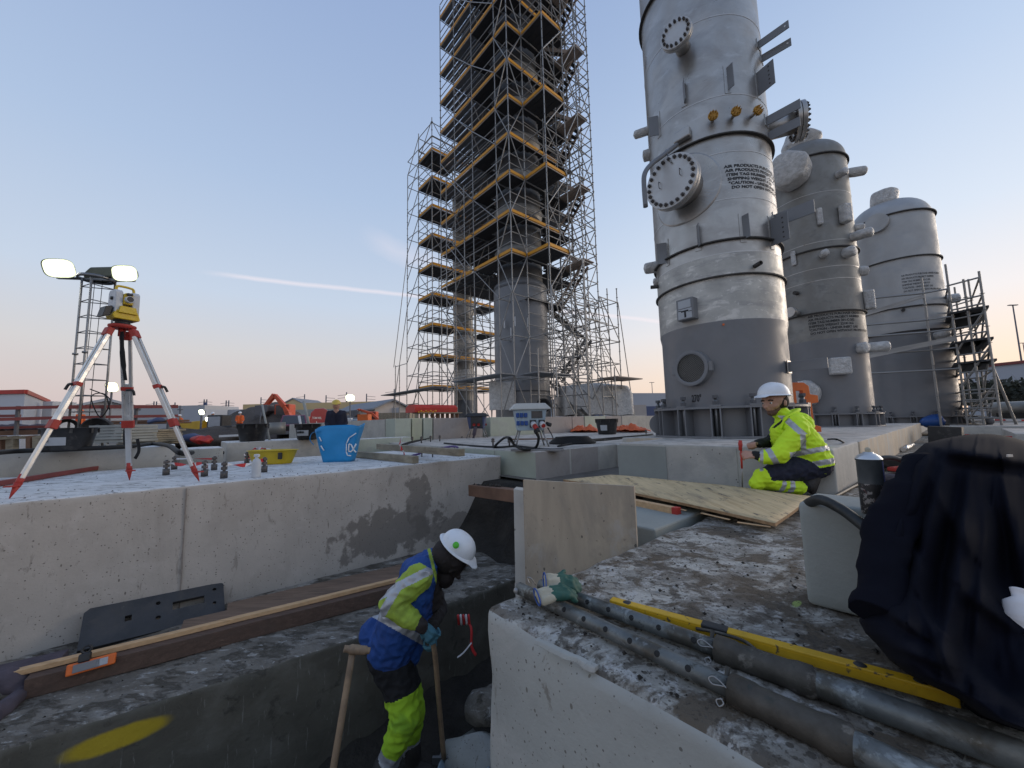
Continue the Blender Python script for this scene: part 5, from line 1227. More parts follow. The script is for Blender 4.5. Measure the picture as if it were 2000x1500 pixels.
# battery tool behind the can
p = PZ(1755, 952, -.62)
tl = thing('power_tool', 'grey and red battery power tool behind the spray can', 'power tool', p); X_ = Matrix.Rotation(.35, 3, 'Z')
MB().box(p + Vector((-.02, 0, .02)), (.30, .2, .06), R=X_).build('battery_pack', 'paint_grey', tl, bevel=.015)
MB().box(p + Vector((-.0, 0, .085)), (.26, .14, .06), R=X_).build('motor_housing', 'cloth_mauve', tl, bevel=.02)
MB().box(p + Vector((.06, .02, .15)), (.20, .1, .035), R=X_).build('red_cover', 'red_paint', tl, bevel=.01)
MB().path([p + Vector((-.14, .04, .06)), p + Vector((-.12, .06, .21)), p + Vector((.02, .06, .24)), p + Vector((.16, .06, .2))], .022, 10, sub=4).build('grip', 'black_plastic', tl)
b = MB().box(PZ(1735, 990, -.58), (.14, .12, .2), R=X_); tag(b.build('mud_caked_box', 'cloth_mauve', bevel=.01), 'mud caked pinkish box directly behind the spray can', 'box')
tag(MB().box(PZ(1770, 903, -.6), (.55, .35, .14), R=X_).build('tool_case', 'black_plastic', bevel=.04), 'dark rounded tool case on the slab behind the tool', 'tool case')
# ---------------- navy jacket dumped over the block
jo = thing('jacket', 'dark navy work jacket draped in a heap over the right end of the precast block', 'jacket', PZ(1850, 1300, -.7))
sil = [(1806, 866), (1780, 888), (1762, 915), (1748, 950), (1738, 985), (1722, 1015), (1706, 1050), (1697, 1085), (1692, 1120), (1694, 1160), (1688, 1192), (1677, 1212), (1690, 1236), (1712, 1258), (1738, 1290), (1775, 1318), (1820, 1340), (1868, 1362), (1920, 1400), (1975, 1420), (2040, 1440)]
rgt = [(2110, 915), (2130, 925), (2140, 940), (2150, 960), (2155, 1000), (2160, 1050), (2170, 1100), (2175, 1150), (2180, 1180), (2185, 1210), (2190, 1240), (2190, 1270), (2190, 1300), (2190, 1330), (2195, 1360), (2200, 1385), (2200, 1400), (2200, 1425), (2205, 1445), (2210, 1460), (2215, 1480)]
CREASE = [(1800, 900, 1735, 1090, 16, .022), (1850, 890, 1775, 1190, 20, .026), (1900, 900, 1840, 1290, 22, .028), (1935, 1000, 1900, 1330, 24, .024), (1960, 930, 2000, 1140, 22, .028), (1720, 1180, 1800, 1240, 14, .020), (1760, 1000, 1820, 1120, 13, -.014), (1830, 960, 1900, 1080, 16, .014), (1880, 1150, 1990, 1230, 20, .020), (1860, 1250, 2000, 1380, 24, -.018), (1800, 1180, 1870, 1340, 16, .016), (1840, 880, 2010, 905, 12, .020), (1850, 905, 1990, 925, 9, -.014), (1740, 1260, 1850, 1300, 12, .012)]
nr = 110; nc = 120; P = []; back = []
def interp(L_, t): k = t * (len(L_) - 1); i = min(int(k), len(L_) - 2); f = k - i; return (L_[i][0] + (L_[i + 1][0] - L_[i][0]) * f, L_[i][1] + (L_[i + 1][1] - L_[i][1]) * f)
for r in range(nr + 1):
    t = r / nr; l, g_ = interp(sil, t), interp(rgt, t)
    for c in range(nc + 1):
        s_ = c / nc; px = l[0] + (g_[0] - l[0]) * s_; py = l[1] + (g_[1] - l[1]) * s_ - 40 * math.sin(PI * min(1, s_ * 1.0)) * (1 - t) ** 4
        edge = min(1, s_ / .16); bul = math.sqrt(1 - (1 - edge) ** 2)
        tb = min(1, t / .10); bt_ = math.sqrt(1 - (1 - tb) ** 2)
        Yb = 1.30 - .42 * t ** 1.1 - .06 * s_
        fx = (px - 1700) / 330; fy = (py - 860) / 560
        fold = .030 * noise.noise(Vector((fx * 2.6 + fy * 1.2, fy * 1.4, 1))) + .010 * noise.noise(Vector((fx * 6 + fy * 2, fy * 3, 2))) + .0018 * noise.noise(Vector((fx * 20, fy * 14, 5)))
        for (x0, y0, x1, y1, w_, a_) in CREASE:
            dx, dy = x1 - x0, y1 - y0; k_ = max(0, min(1, ((px - x0) * dx + (py - y0) * dy) / (dx * dx + dy * dy))); dd = math.hypot(px - x0 - dx * k_, py - y0 - dy * k_)
            sd_ = ((px - x0) * dy - (py - y0) * dx) > 0; fold += a_ * math.exp(-(dd / (w_ * (1.8 if sd_ else .7))) ** 2) * math.sin(PI * (.12 + .76 * k_))
        Y = Yb - (.13 * bul * bt_) - fold * 1.9 * bul
        p = PY(px, py, Y)
        if p.z < -.685: p = PZ(px, py, -.69 + fold * .4)
        P.append(p); back.append(PY(px, py, max(Yb + .12, Y + .02)) if p.z > -.66 else p + Vector((.0, .01, -.006)))
g = lambda r, c: r * (nc + 1) + c; M_ = len(P)
hole = lambda r, c: False
F = []
for r in range(nr):
    for c in range(nc):
        i = [g(r, c), g(r, c + 1), g(r + 1, c + 1), g(r + 1, c)]
        cp = P[i[0]]; x_ = cp.dot(RGT) / cp.dot(FWD) * FPX + 1000; y_ = 750 - cp.dot(UPV) / cp.dot(FWD) * FPX
        F.append(tuple(i)); F.append(tuple(M_ + k for k in reversed(i)))
for r in range(nr): F += [(g(r, 0), g(r + 1, 0), M_ + g(r + 1, 0), M_ + g(r, 0))]
for c in range(nc): F += [(g(0, c), M_ + g(0, c), M_ + g(0, c + 1), g(0, c + 1))]
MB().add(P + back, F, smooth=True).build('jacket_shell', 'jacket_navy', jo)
# collar roll along the top, sleeve on the left, hem turned over
sp_ = [PY(x, y, Y) for x, y, Y in ((1795, 900, 1.18), (1765, 965, 1.13), (1745, 1030, 1.10), (1728, 1100, 1.06), (1722, 1160, 1.03), (1712, 1205, 1.0))]
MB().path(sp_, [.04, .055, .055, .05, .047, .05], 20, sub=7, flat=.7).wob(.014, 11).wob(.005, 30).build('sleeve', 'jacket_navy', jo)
MB().box(PY(1972, 890, 1.0), (.012, .004, .006)).build('zip_pull', 'alu', jo)
wt = MB().path([PY(1985, 1148, .93), PY(1992, 1180, .92), PY(2004, 1212, .91), PY(2010, 1245, .9)], [.012, .026, .03, .02], 14, sub=5, flat=.6).wob(.005, 30)
tag(wt.build('white_cloth', 'tape_white'), 'crumpled white cloth showing beside the navy jacket', 'cloth')
tag(MB().tube(PY(1702, 1035, 1.22), PY(1697, 1052, 1.2), .007).build('hose_clamp', 'orange'), 'small orange fitting on the hose at the jacket edge', 'hose fitting')
# ---------------- things on the ledge
# black plate leaning on the wall
PA, PB, PC_, PD = PZ(152, 1270, -1.59), PZ(440, 1196, -1.59), PV(444, 1125, 4.56), PV(158, 1188, 4.56)
PA = PV(150, 1272, 4.30); PB = PV(440, 1200, 4.36); 
ex = (PB - PA).normalized(); ey = ((PD - PA) - ex * (PD - PA).dot(ex)).normalized(); nz_ = ex.cross(ey); w_ = (PB - PA).length; h_ = (PC_ - PB).dot(ey)
pl = thing('track_plate', 'black recycled plastic plate with round and square holes, leaning on the long wall', 'plate', PA)
from mathutils.geometry import tessellate_polygon
outer = [(0, 0), (w_, 0), (w_, h_ - .02), (w_ - .02, h_), (.03, h_), (0, h_ - .03)]
def circ(cx, cy, r, n=14): return [(cx + r * math.cos(2 * PI * i / n), cy + r * math.sin(2 * PI * i / n)) for i in range(n)]
def px2(x, y):
    d = ray(x, y); t = PA.dot(nz_) / d.dot(nz_); q = d * t - PA; return (q.dot(ex), q.dot(ey))
hs = [circ(*px2(309, 1178), .016), circ(*px2(309, 1206), .017), circ(*px2(419, 1151), .015), circ(*px2(419, 1177), .014)]
a = px2(243, 1214); c = px2(258, 1200); hs.append([(a[0], a[1]), (c[0], a[1]), (c[0], c[1]), (a[0], c[1])])
a = px2(337, 1191); c = px2(399, 1163); hs.append([(a[0], a[1]), (c[0], a[1]), (c[0], c[1]), (a[0], c[1])])
loops = [outer] + hs; flat = [p for l in loops for p in l]
tri = tessellate_polygon([[Vector((p[0], p[1], 0)) for p in l] for l in loops]); n0 = len(flat); th = .03
T3 = lambda p, o: PA + ex * p[0] + ey * p[1] + nz_ * o
b = MB(); b.add([T3(p, 0) for p in flat] + [T3(p, -th) for p in flat], [tuple(t) for t in tri] + [tuple(n0 + i for i in reversed(t)) for t in tri])
F = []; k = 0
for l in loops:
    n = len(l); F += [(k + i, k + (i + 1) % n, n0 + k + (i + 1) % n, n0 + k + i) for i in range(n)]; k += n
b.add([T3(p, 0) for p in flat] + [T3(p, -th) for p in flat], F)
b.build('plate_body', 'plate_rubber', pl, fixn=False)
# timbers
def ubm(name, x0, y0, x1, y1, z, w, h, m, label, cat='timber', ext=0):
    a, c = PZ(x0, y0, z), PZ(x1, y1, z); o = MB().beam(a, c, w, h, ext=ext).wob(.002, 3).build(name, m, bevel=.004); return tag(o, label, cat)
def vbm(name, v, u0, u1, z, w, h, m, label, cat='timber', tw=0, z1=None):
    o = MB().beam(W(u0, v, z), W(u1, v + tw, z if z1 is None else z1), w, h).wob(.002, 3).build(name, m, bevel=.004); return tag(o, label, cat)
def tb(name, u0, v0, u1, v1, z, w, h, m, label, cat='timber'):
    A_, C_ = W(u0, v0, z), W(u1, v1, z); n_ = 24; b = MB(); d = (C_ - A_).normalized(); x = d.cross(ZUP); P = []
    for i in range(n_ + 1):
        c = A_.lerp(C_, i / n_) + noise.noise_vector(Vector((i * .35, z * 9, v0))) * .003
        for sx, sz in ((-1, -1), (1, -1), (1, 1), (-1, 1)): P.append(c + x * (sx * w / 2) + ZUP * (sz * h / 2) + noise.noise_vector(Vector((i * .9, sx + v0, sz))) * .0022)
    b.add(P, [(i * 4 + k, i * 4 + (k + 1) % 4, (i + 1) * 4 + (k + 1) % 4, (i + 1) * 4 + k) for i in range(n_) for k in range(4)] + [(3, 2, 1, 0), tuple(n_ * 4 + k for k in range(4))])
    return tag(b.build(name, m, bevel=.003), label, cat)
tb('timber_beam', -.62, 3.90, 2.15, 3.52, -1.54, .12, .115, 'timber', 'dark reddish timber beam along the ledge, under the pale batten')
tb('timber_plank', .40, 4.30, 2.6, 4.02, -1.565, .2, .05, 'plank_brown', 'wide brown plank against the wall foot, right of the black plate', 'plank')
tb('timber_plank', .10, 4.08, 2.5, 3.76, -1.53, .17, .06, 'plank_brown', 'brown plank between the wall plank and the dark beam, behind the digging man', 'plank')
tb('timber_beam', -1.9, 4.42, -.52, 4.20, -1.56, .16, .07, 'cloth_mauve', 'faded pinkish timber end under the left end of the batten')
tb('timber_batten', -2.9, 4.245, 2.1, 3.565, -1.463, .048, .032, 'pine', 'long pale pine batten lying on top of the dark beam', 'batten')
# orange laser measure on the beam
la, lb_ = PV(146, 1306, 3.80), PV(213, 1288, 3.79); le = thing('line_laser', 'small orange and grey measuring laser clipped to the dark beam', 'laser level', la)
ex = (lb_ - la); ex.z = 0; ex.normalize(); ey = (ZUP * .9 - Vector((-SA, CA, 0)) * -.3); ey = (ey - ex * ey.dot(ex)).normalized(); nn_ = ex.cross(ey); R_ = Matrix((ex, ey, nn_)).transposed(); c = (la + lb_) / 2 + nn_ * .015
if nn_.dot(-c) < 0: nn_ = -nn_; c = (la + lb_) / 2 + nn_ * .015
MB().box(c, (.22, .065, .03), R=R_).build('laser_body', 'orange', le, bevel=.008); MB().box(c - ex * .02 + nn_ * .017, (.12, .045, .006), R=R_).build('display', 'paint_grey', le, bevel=.002); MB().box(c + ex * .05 + nn_ * .017, (.05, .04, .006), R=R_).build('keypad', 'label_grey', le, bevel=.002)
MB().box(c - ex * .035 + ey * .05 + nn_ * .0, (.055, .05, .05), R=R_).build('clamp', 'black_plastic', le, bevel=.008)
MB().lathe([(.015, 0), (.027, 0), (.027, .02), (.015, .02), (.015, 0)], c - ex * .03 + ey * .095, 20, axis=nn_).build('strap_ring', 'black_plastic', le)
# mauve cloth bundle at the left edge
b = MB().path([PV(-30, 1330, 4.0), PV(15, 1325, 3.95), PV(38, 1350, 3.9), PV(20, 1375, 3.8), PV(-20, 1400, 3.7)], [.05, .06, .045, .05, .05], 14, sub=6).wob(.02, 9).wob(.008, 25)
tag(b.build('cloth_bundle', 'cloth_mauve'), 'dusty mauve cloth bundle at the left end of the dark beam', 'cloth')
# barrier tape knot hanging at the end of the ledge
b = MB(); k0 = PY(905, 1207, 3.1)
for i in range(5): b.path([k0 + Vector((-.04 + .02 * i, 0, .02)), k0 + Vector((-.035 + .02 * i, -.04, .03)), k0 + Vector((-.03 + .02 * i, -.03, -.03)), k0 + Vector((-.04 + .02 * i, .0, .0))], .009, 6, m='tape_white' if i % 2 else 'tape_red', sub=3)
b.path([k0, PY(920, 1225, 3.05), PY(921, 1262, 3.0), PY(930, 1280, 3.0)], .012, 6, m='tape_red', sub=4, flat=.3).path([PY(921, 1255, 3.0), PY(905, 1275, 2.98), PY(893, 1284, 2.97)], .01, 6, m='tape_white', sub=3, flat=.3)
tag(b.build('barrier_tape', None), 'knot of red and white barrier tape hanging beside the front slab corner', 'tape')
# bucket in the trench
bc = PZ(905, 1502, -2.28); bk = thing('bucket', 'grey bucket at the bottom of the trench, at the lower picture edge', 'bucket', bc - ZUP * .25)
MB().lathe([(.001, -.22), (.13, -.25), (.165, 0), (.172, .0), (.172, .012), (.160, .012), (.125, -.235)], bc, 36).build('bucket_body', 'box_blue_grey', bk)
MB().lathe([(.001, -.06), (.155, -.06)], bc, 30).build('contents', 'soil', bk)
# spade with a T handle, leaning at the left
h0, h1 = PY(672, 1267, 2.2), PY(722, 1271, 2.25)
spd = thing('spade', 'wooden T handled spade standing in the trench left of the digging man', 'spade', PY(640, 1560, 2.05))
hm = PY(688, 1277, 2.22)
MB().path([h0, h0.lerp(h1, .25), h0.lerp(h1, .75), h1], [.017, .024, .022, .016], 12, sub=4).build('t_handle', 'handle_wood', spd)
MB().path([hm, PY(668, 1400, 2.15), PY(648, 1520, 2.1), PY(640, 1580, 2.05)], .0175, 12, sub=3).build('shaft', 'handle_wood', spd)
MB().hexa([PY(640, 1580, 2.05) + Vector(q) for q in ((-.1, 0, -.3), (.1, 0, -.3), (.1, .02, -.3), (-.1, .02, -.3), (-.09, 0, 0), (.09, 0, 0), (.09, .02, 0), (-.09, .02, 0))]).build('blade', 'galv_dark', spd)
# ------------------------------------------------------------------ survey tripod and total station
F3_ = [PZ(18, 974, -.5), PZ(253, 938, -.5), PZ(389, 940, -.5)]
hd = PY(239, 637, 3.62); tr = thing('survey_tripod', 'aluminium and red survey tripod carrying the yellow instrument on the long slab', 'tripod', Vector((hd.x, hd.y, -.5)))
MB().lathe([(.001, -.028), (.09, -.028), (.10, -.012), (.10, .004), (.085, .008), (.001, .008)], hd, 32).build('tripod_head', 'tripod_red', tr, bevel=.003)
MB().tube(hd + ZUP * -.1, hd + ZUP * -.02, .028).build('centre_screw', 'tripod_red', tr)
for i, f in enumerate(F3_):
    o = f - hd; o.z = 0; o.normalize(); sd = o.cross(ZUP); top = hd + o * .085 - ZUP * .035; d = (f - top).normalized(); nrm_ = d.cross(sd).normalized(); L_ = (f - top).length
    lg = MB()
    for s_ in (-1, 1): lg.beam(top + sd * (.031 * s_) + d * .06, top + sd * (.027 * s_) + d * (L_ * .60), .026, .034, up=nrm_)
    leg = lg.build('leg', 'alu', tr, bevel=.006)
    MB().beam(top + d * (L_ * .34), top + d * (L_ * .62), .034, .026, up=nrm_).build('slide', 'alu', leg, bevel=.004)
    MB().beam(top + d * (L_ * .55), top + d * (L_ * .90), .046, .030, up=nrm_).build('lower_leg', 'alu', leg, bevel=.006)
    MB().beam(top + d * -.0, top + d * .085, .088, .05, up=nrm_).build('hinge', 'tripod_red', leg, bevel=.01)
    MB().beam(top + d * (L_ * .585), top + d * (L_ * .635), .092, .05, up=nrm_).build('clamp_collar', 'tripod_red', leg, bevel=.006)
    MB().beam(top + d * (L_ * .36), top + d * (L_ * .385), .088, .045, up=nrm_).build('cross_collar', 'tripod_red', leg, bevel=.005)
    sgn = (1, 1, -1)[i]; k = top + d * (L_ * .38) + nrm_ * (.03 if nrm_.dot(-top) > 0 else -.03)
    MB().path([k, k + sd * .05 * sgn + d * .0, k + sd * .06 * sgn + d * .05], .011, 8, sub=3).build('clamp_lever', 'black_plastic', leg)
    q = f - d * .16; MB().tube(q - d * .03, f - d * .09, .022, .022, 14).tube(f - d * .12, f, .026, .003, 14).box(f - d * .10 + o * .03, (.06, .05, .012)).build('foot_spike', 'tripod_red', leg)
MB().path([hd + Vector((.02, -.02, -.06)), hd + Vector((.045, -.02, -.3)), hd + Vector((.03, .04, -.52))], [.02, .026, .018], 10, sub=6, flat=.35).build('carrying_strap', 'black_cloth', tr)
MB().path([F3_[1] + ZUP * .75 + Vector((-.06, 0, 0)), F3_[1] + ZUP * .5 + Vector((-.09, 0, 0)), F3_[1] + ZUP * .36 + Vector((-.075, 0, 0))], .016, 8, sub=5, flat=.3).build('strap', 'black_cloth', tr)
MB().path([F3_[1] + ZUP * .42 + Vector((.05, 0, 0)), F3_[1] + ZUP * .3 + Vector((.075, 0, 0)), F3_[1] + ZUP * .22 + Vector((.04, 0, 0))], .018, 8, sub=5, flat=.3).build('strap', 'black_cloth', tr)
ts = thing('total_station', 'yellow and white total station mounted on top of the survey tripod', 'survey instrument', hd + ZUP * .01, rz=1.15)
def tsb(M_): return MB(ts.matrix_world.copy() @ M_ if M_ is not None else ts.matrix_world.copy())
I4 = Matrix.Identity(4)
tsb(I4).lathe([(.001, 0), (.07, 0), (.07, .008), (.055, .012), (.055, .03), (.07, .034), (.07, .042), (.001, .042)], (0, 0, 0), 24).build('tribrach', 'black_plastic', ts)
tsb(I4).prism([(-.085, .045), (.095, .045), (.10, .06), (.08, .13), (-.08, .13), (-.1, .07)], (0, -.075, 0), (1, 0, 0), (0, 0, 1), (0, .15, 0)).build('base_housing', 'yellow_case', ts, bevel=.006)
for s_ in (-1, 1):
    tsb(I4).prism([(-.075, .10), (.075, .10), (.072, .30), (.05, .325), (-.05, .325), (-.072, .30)], (.062 * s_ - .028, 0, 0), (0, 1, 0), (0, 0, 1), (.056, 0, 0)).build('side_standard', 'white_case', ts, bevel=.008)
    for zz in (.15, .24): tsb(I4).lathe([(.001, 0), (.018, 0), (.016, .012), (.001, .012)], (.09 * s_, -.01, zz), 16, axis=(s_, 0, 0)).build('drive_knob', 'black_plastic', ts)
tsb(I4).prism([(-.034, -.05), (.034, -.05), (.034, .045), (.02, .06), (-.02, .06), (-.034, .045)], (0, -.085, .24), (1, 0, 0), (0, 0, 1), (0, .17, 0)).build('telescope', 'yellow_case', ts, bevel=.006)
tsb(I4).lathe([(.032, 0), (.032, .035), (.026, .035), (.026, .028), (.001, .028)], (0, -.083, .235), 24, axis=(0, -1, 0)).build('lens_barrel', 'white_case', ts)
tsb(I4).lathe([(.001, .0), (.026, .0)], (0, -.114, .235), 24, axis=(0, -1, 0)).build('lens', 'glass_dark', ts)
tsb(I4).box((0, -.10, .285), (.04, .03, .022)).build('sight', 'black_plastic', ts, bevel=.004)
tsb(I4).prism([(-.07, .10), (.07, .10), (.055, .165), (-.055, .165)], (0, -.098, 0), (1, 0, 0), (0, 0, 1), (0, .04, 0)).build('front_cover', 'yellow_case', ts, bevel=.004)
tsb(I4).path([(-.065, 0, .32), (-.06, 0, .365), (-.03, 0, .375), (.03, 0, .375), (.06, 0, .365), (.065, 0, .32)], .011, 10, sub=4).build('carry_handle', 'yellow_case', ts)
tsb(I4).prism([(0, 0), (.05, .02), (.07, .11), (.02, .10)], (-.165, -.06, .045), (1, 0, 0), (0, 0, 1), (0, .12, 0)).build('control_panel', 'black_plastic', ts, bevel=.004)
# ------------------------------------------------------------------ light mast
Ym = 8.6; mb_ = PY(163, 810, Ym); mt = PY(185, 545, Ym); mx_, my_ = mb_.x, Ym
lm = thing('light_mast', 'lattice light mast with two lit floodlights behind the tripod', 'light mast', Vector((mx_, my_, GZ)))
cen = Vector((mx_ + .02, my_, 0)); leg3 = [Vector((-.27, -.05, 0)), Vector((.14, -.22, 0)), Vector((.24, .2, 0))]
zt_ = mt.z
for q in leg3: MB().tube(cen + q + ZUP * -.8, cen + q + ZUP * zt_, .022).build('chord', 'galv', lm)
b = MB(); z = .1
while z < zt_:
    for i in range(3): b.tube(cen + leg3[i] + ZUP * z, cen + leg3[(i + 1) % 3] + ZUP * z, .011, n=6)
    z += .36
k = b.build('rung', 'galv_dark', lm); k['kind'] = 'stuff'
for q in leg3[:2]: MB().tube(cen + q + ZUP * 1.75, cen + q + ZUP * 1.79, .05).build('guide_ring', 'galv_dark', lm)
for dx in (-.08, .1): MB().tube(cen + Vector((dx, .05, zt_)), cen + Vector((dx - .05, .05, -.2)), .006).build('hoist_cable', 'rubber', lm)
MB().path([PY(x, y, Ym) for x, y in ((214, 800), (205, 770), (178, 775), (196, 815), (215, 780), (176, 760))], .012, 6, sub=5).build('loose_cable', 'rubber', lm)
MB().lathe([(.30, -.04), (.32, 0), (.30, .04), (.28, 0), (.30, -.04)], cen + ZUP * zt_, 28).build('top_ring', 'galv_dark', lm)
MB().prism([(-.35, 0), (.32, 0), (.42, .09), (.36, .26), (-.2, .26), (-.32, .14)], cen + ZUP * (zt_ + .02) + Vector((.08, -.05, 0)), (1, 0, 0), (0, 0, 1), (0, .35, 0)).build('control_box', 'lamp_house', lm, bevel=.04)
MB().beam(cen + ZUP * (zt_ + .05) + Vector((-.9, .0, .0)), cen + ZUP * (zt_ - .06) + Vector((.9, 0, 0)), .05, .05).build('cross_arm', 'galv_dark', lm)
def flood(x, y, Y, par, w=.42, h=.26, aim=(0, -1, -.35), m='lamp_on'):
    c = PY(x, y, Y); d = Vector(aim).normalized(); sx = d.cross(ZUP).normalized(); up = sx.cross(d); R_ = Matrix((sx, d, up)).transposed()
    f = MB(); pr = []
    for (ss, o) in ((.55, -.18), (1.0, .0), (1.06, .02)):
        for i in range(24):
            q = 2 * PI * i / 24; ex_ = (abs(math.cos(q)) ** .6) * (1 if math.cos(q) > 0 else -1); ey_ = (abs(math.sin(q)) ** .6) * (1 if math.sin(q) > 0 else -1); pr.append(c + sx * (ex_ * w / 2 * ss) + up * (ey_ * h / 2 * ss) + d * o)
    f.add(pr, [(j * 24 + i, j * 24 + (i + 1) % 24, (j + 1) * 24 + (i + 1) % 24, (j + 1) * 24 + i) for j in range(2) for i in range(24)] + [tuple(range(24))], smooth=True)
    k = f.build('floodlight', 'lamp_house', par)
    g_ = [c + sx * ((abs(math.cos(2 * PI * i / 24)) ** .6) * math.copysign(1, math.cos(2 * PI * i / 24)) * w / 2) + up * ((abs(math.sin(2 * PI * i / 24)) ** .6) * math.copysign(1, math.sin(2 * PI * i / 24)) * h / 2) + d * .012 for i in range(24)]
    c0 = c + d * .013; rg = lambda f_, o_: [c0 + (q - c0) * f_ + d * o_ for q in g_]
    A0, A1, A2_, A3 = rg(1, 0), rg(.86, .001), rg(.68, .002), rg(.6, .0025)
    lb = MB(); lb.add(A0 + A1, [(i, (i + 1) % 24, 24 + (i + 1) % 24, 24 + i) for i in range(24)], 'lamp_edge'); lb.add(A1 + A2_, [(i, (i + 1) % 24, 24 + (i + 1) % 24, 24 + i) for i in range(24)], 'lamp_mid' if m == 'lamp_on' else 'lamp_warm'); lb.add(A2_, [tuple(range(24))], m)
    lb.build('lamp_glass', None, k); return k
flood(116, 524, Ym - .2, lm, .62, .40, (.15, -1, -.45)); flood(244, 534, Ym - .2, lm, .52, .34, (.1, -1, -.3))
for s_ in (0, 1):
    p = cen + (Vector((.42, -.1, .05)) if s_ else Vector((-.25, -.1, .12)));
    MB().lathe([(.12, -.05), (.24 if s_ else .17, -.05), (.24 if s_ else .17, -.07), (.27 if s_ else .19, -.07), (.27 if s_ else .19, .07), (.24 if s_ else .17, .07), (.24 if s_ else .17, .05), (.12, .05), (.12, -.05)], p, 28, axis=(.35 if s_ else .8, -.8, 0)).build('cable_reel', 'black_plastic', lm)
# ------------------------------------------------------------------ tubs, bag, bottles on the slabs
def tub(cx, by, z, w_px, h_px, label, m='black_plastic', oval=1.0, rz=0, lblm=None, name='mortar_tub', handles=True, text=None):
    p = PZ(cx, by, z); Y = p.y; s_ = p.dot(FWD) / FPX; R_ = w_px * s_ / 2; H = h_px * s_
    t = thing(name, label, 'tub', p, rz); T = t.matrix_world.copy() @ Matrix.Diagonal((1, oval, 1, 1))
    MB(T).lathe([(.001, .004), (R_ * .74, .004), (R_ * .78, .02), (R_ * .92, H * .72), (R_ * .93, H * .73), (R_ * .96, H * .96), (R_ * 1.03, H * .97), (R_ * 1.03, H), (R_ * .95, H), (R_ * .9, H * .75), (R_ * .74, .03), (.001, .03)], (0, 0, 0), 40).build('tub_body', m, t)
    for a in range(8 if handles else 0):
        q = a * PI / 4; MB(T).box((math.cos(q) * R_ * .985, math.sin(q) * R_ * .985, H * .86), (.02, .03, H * .2), R=Matrix.Rotation(q, 3, 'Z')).build('rib', m, t)
    if lblm:
        a0 = -PI / 2 - .62 + lblm[0]; a1 = a0 + lblm[1]; MB(T).lathe([(R_ * .835, H * .25), (R_ * .905, H * .6)], (0, 0, 0), 10, a0=a0, a1=a1).build('paper_label', 'label_grey', t)
        if text:
            def fn(x, y, R_=R_, H=H): q = a0 + .06 + x / R_; rr = R_ * (.845 + .2 * (y / H)); rr = R_ * (.79 + (.905 - .835) / .35 * (y / H)) + .012; return T @ Vector((math.cos(q) * rr, math.sin(q) * rr, y))
            for i, tx in enumerate(text): put_text('lettering', tx, H * .17, lambda x, y, i=i: fn(x, y + H * (.42 - .16 * i)), 'black_print', t, bold=H * .012)
    return t
def band(y): return y
tub(133, 880, -.22, 88, 44, 'wide black mortar tub with a pale label, on the strip behind the tripod', oval=.8, lblm=(-.1, 1.35), text=['TUBBY', '65 LITER'][:0] or ['KUIP 65'])
tub(493, 862, -.25, 54, 34, 'dusty black mortar tub, the left one of two on the far strip')
tub(601, 858, -.25, 47, 30, 'black mortar tub with a grey label, just left of the blue bag', lblm=(-.05, 1.2), text=['GAMMA'])
tub(1186, 848, -.42, 44, 30, 'black builder bucket with a label among the orange tarpaulins', lblm=(-.3, .7))
o = tub(532, 906, -.5, 96, 27, 'yellow open tool tub with a black latch on the tripod slab', m='tub_yellow', oval=.5, name='tool_tub', handles=False)
p = PZ(532, 906, -.5); MB().box(p + Vector((.2, -.16, .12)), (.05, .03, .09)).build('latch', 'black_plastic', o, bevel=.006)
put_text('lettering', 'Stanley'[:0] or 'Mastertub', .035, lambda x, y: p + Vector((x - .16, -.162 - .0 * y, y + .06)), 'black_print', o)
# sticks and wooden poles in and behind tubs
def stick(x0, y0, x1, y1, Y, r, m, name, label, cat): return tag(MB().tube(PY(x0, y0, Y), PY(x1, y1, Y), r).build(name, m), label, cat)
stick(512, 790, 528, 868, 8.1, .02, 'pallet_grey', 'pole', 'pale grey pole leaning on the left one of the two far tubs', 'pole')
stick(593, 784, 607, 845, 9.9, .035, 'pallet_grey', 'board', 'long pale board sticking up out of the tub left of the blue bag', 'board')
stick(584, 812, 590, 845, 9.9, .03, 'white_paint', 'board', 'short white board sticking up out of the tub left of the blue bag', 'board')
stick(510, 805, 506, 835, 8.3, .012, 'pole_grey', 'rod', 'thin dark rod in the left one of the two far tubs', 'rod')
# blue shopping bag
p = PZ(663, 901, -.5); bg = thing('shopping_bag', 'bright blue woven shopping bag with a white printed emblem', 'bag', p, rz=.12)
P = []; n = 48; lev = 12; T = bg.matrix_world.copy()
for j in range(lev + 1):
    f = j / lev; hw = .20 + .115 * f; hd_ = .13 + .04 * f
    for i in range(n):
        q = 2 * PI * i / n; ex_ = abs(math.cos(q)) ** .35 * math.copysign(1, math.cos(q)); ey_ = abs(math.sin(q)) ** .35 * math.copysign(1, math.sin(q))
        x, y, z = ex_ * hw, ey_ * hd_, f * .50 + (.02 * math.sin(3 * q) + .025 * math.cos(q)) * f
        k = noise.noise(Vector((x * 7, y * 7, z * 5))) * .022 + noise.noise(Vector((x * 20, y * 20, z * 12))) * .006
        y += .03 * f * math.sin(x * 11) * (1 if y < 0 else -.6); P.append(T @ Vector((x * (1 + k), y + k, z)))
F = [(j * n + i, j * n + (i + 1) % n, (j + 1) * n + (i + 1) % n, (j + 1) * n + i) for j in range(lev) for i in range(n)] + [tuple(range(n))]
o = MB().add(P, F, smooth=True).build('bag_body', 'bag_blue', bg); md = o.modifiers.new('t', 'SOLIDIFY'); md.thickness = .004
q_ = lambda x, z: T @ Vector((x, -(.13 + .04 * z / .5) - .012 + .03 * (z / .5) * math.sin(x * 11) * 1, z))
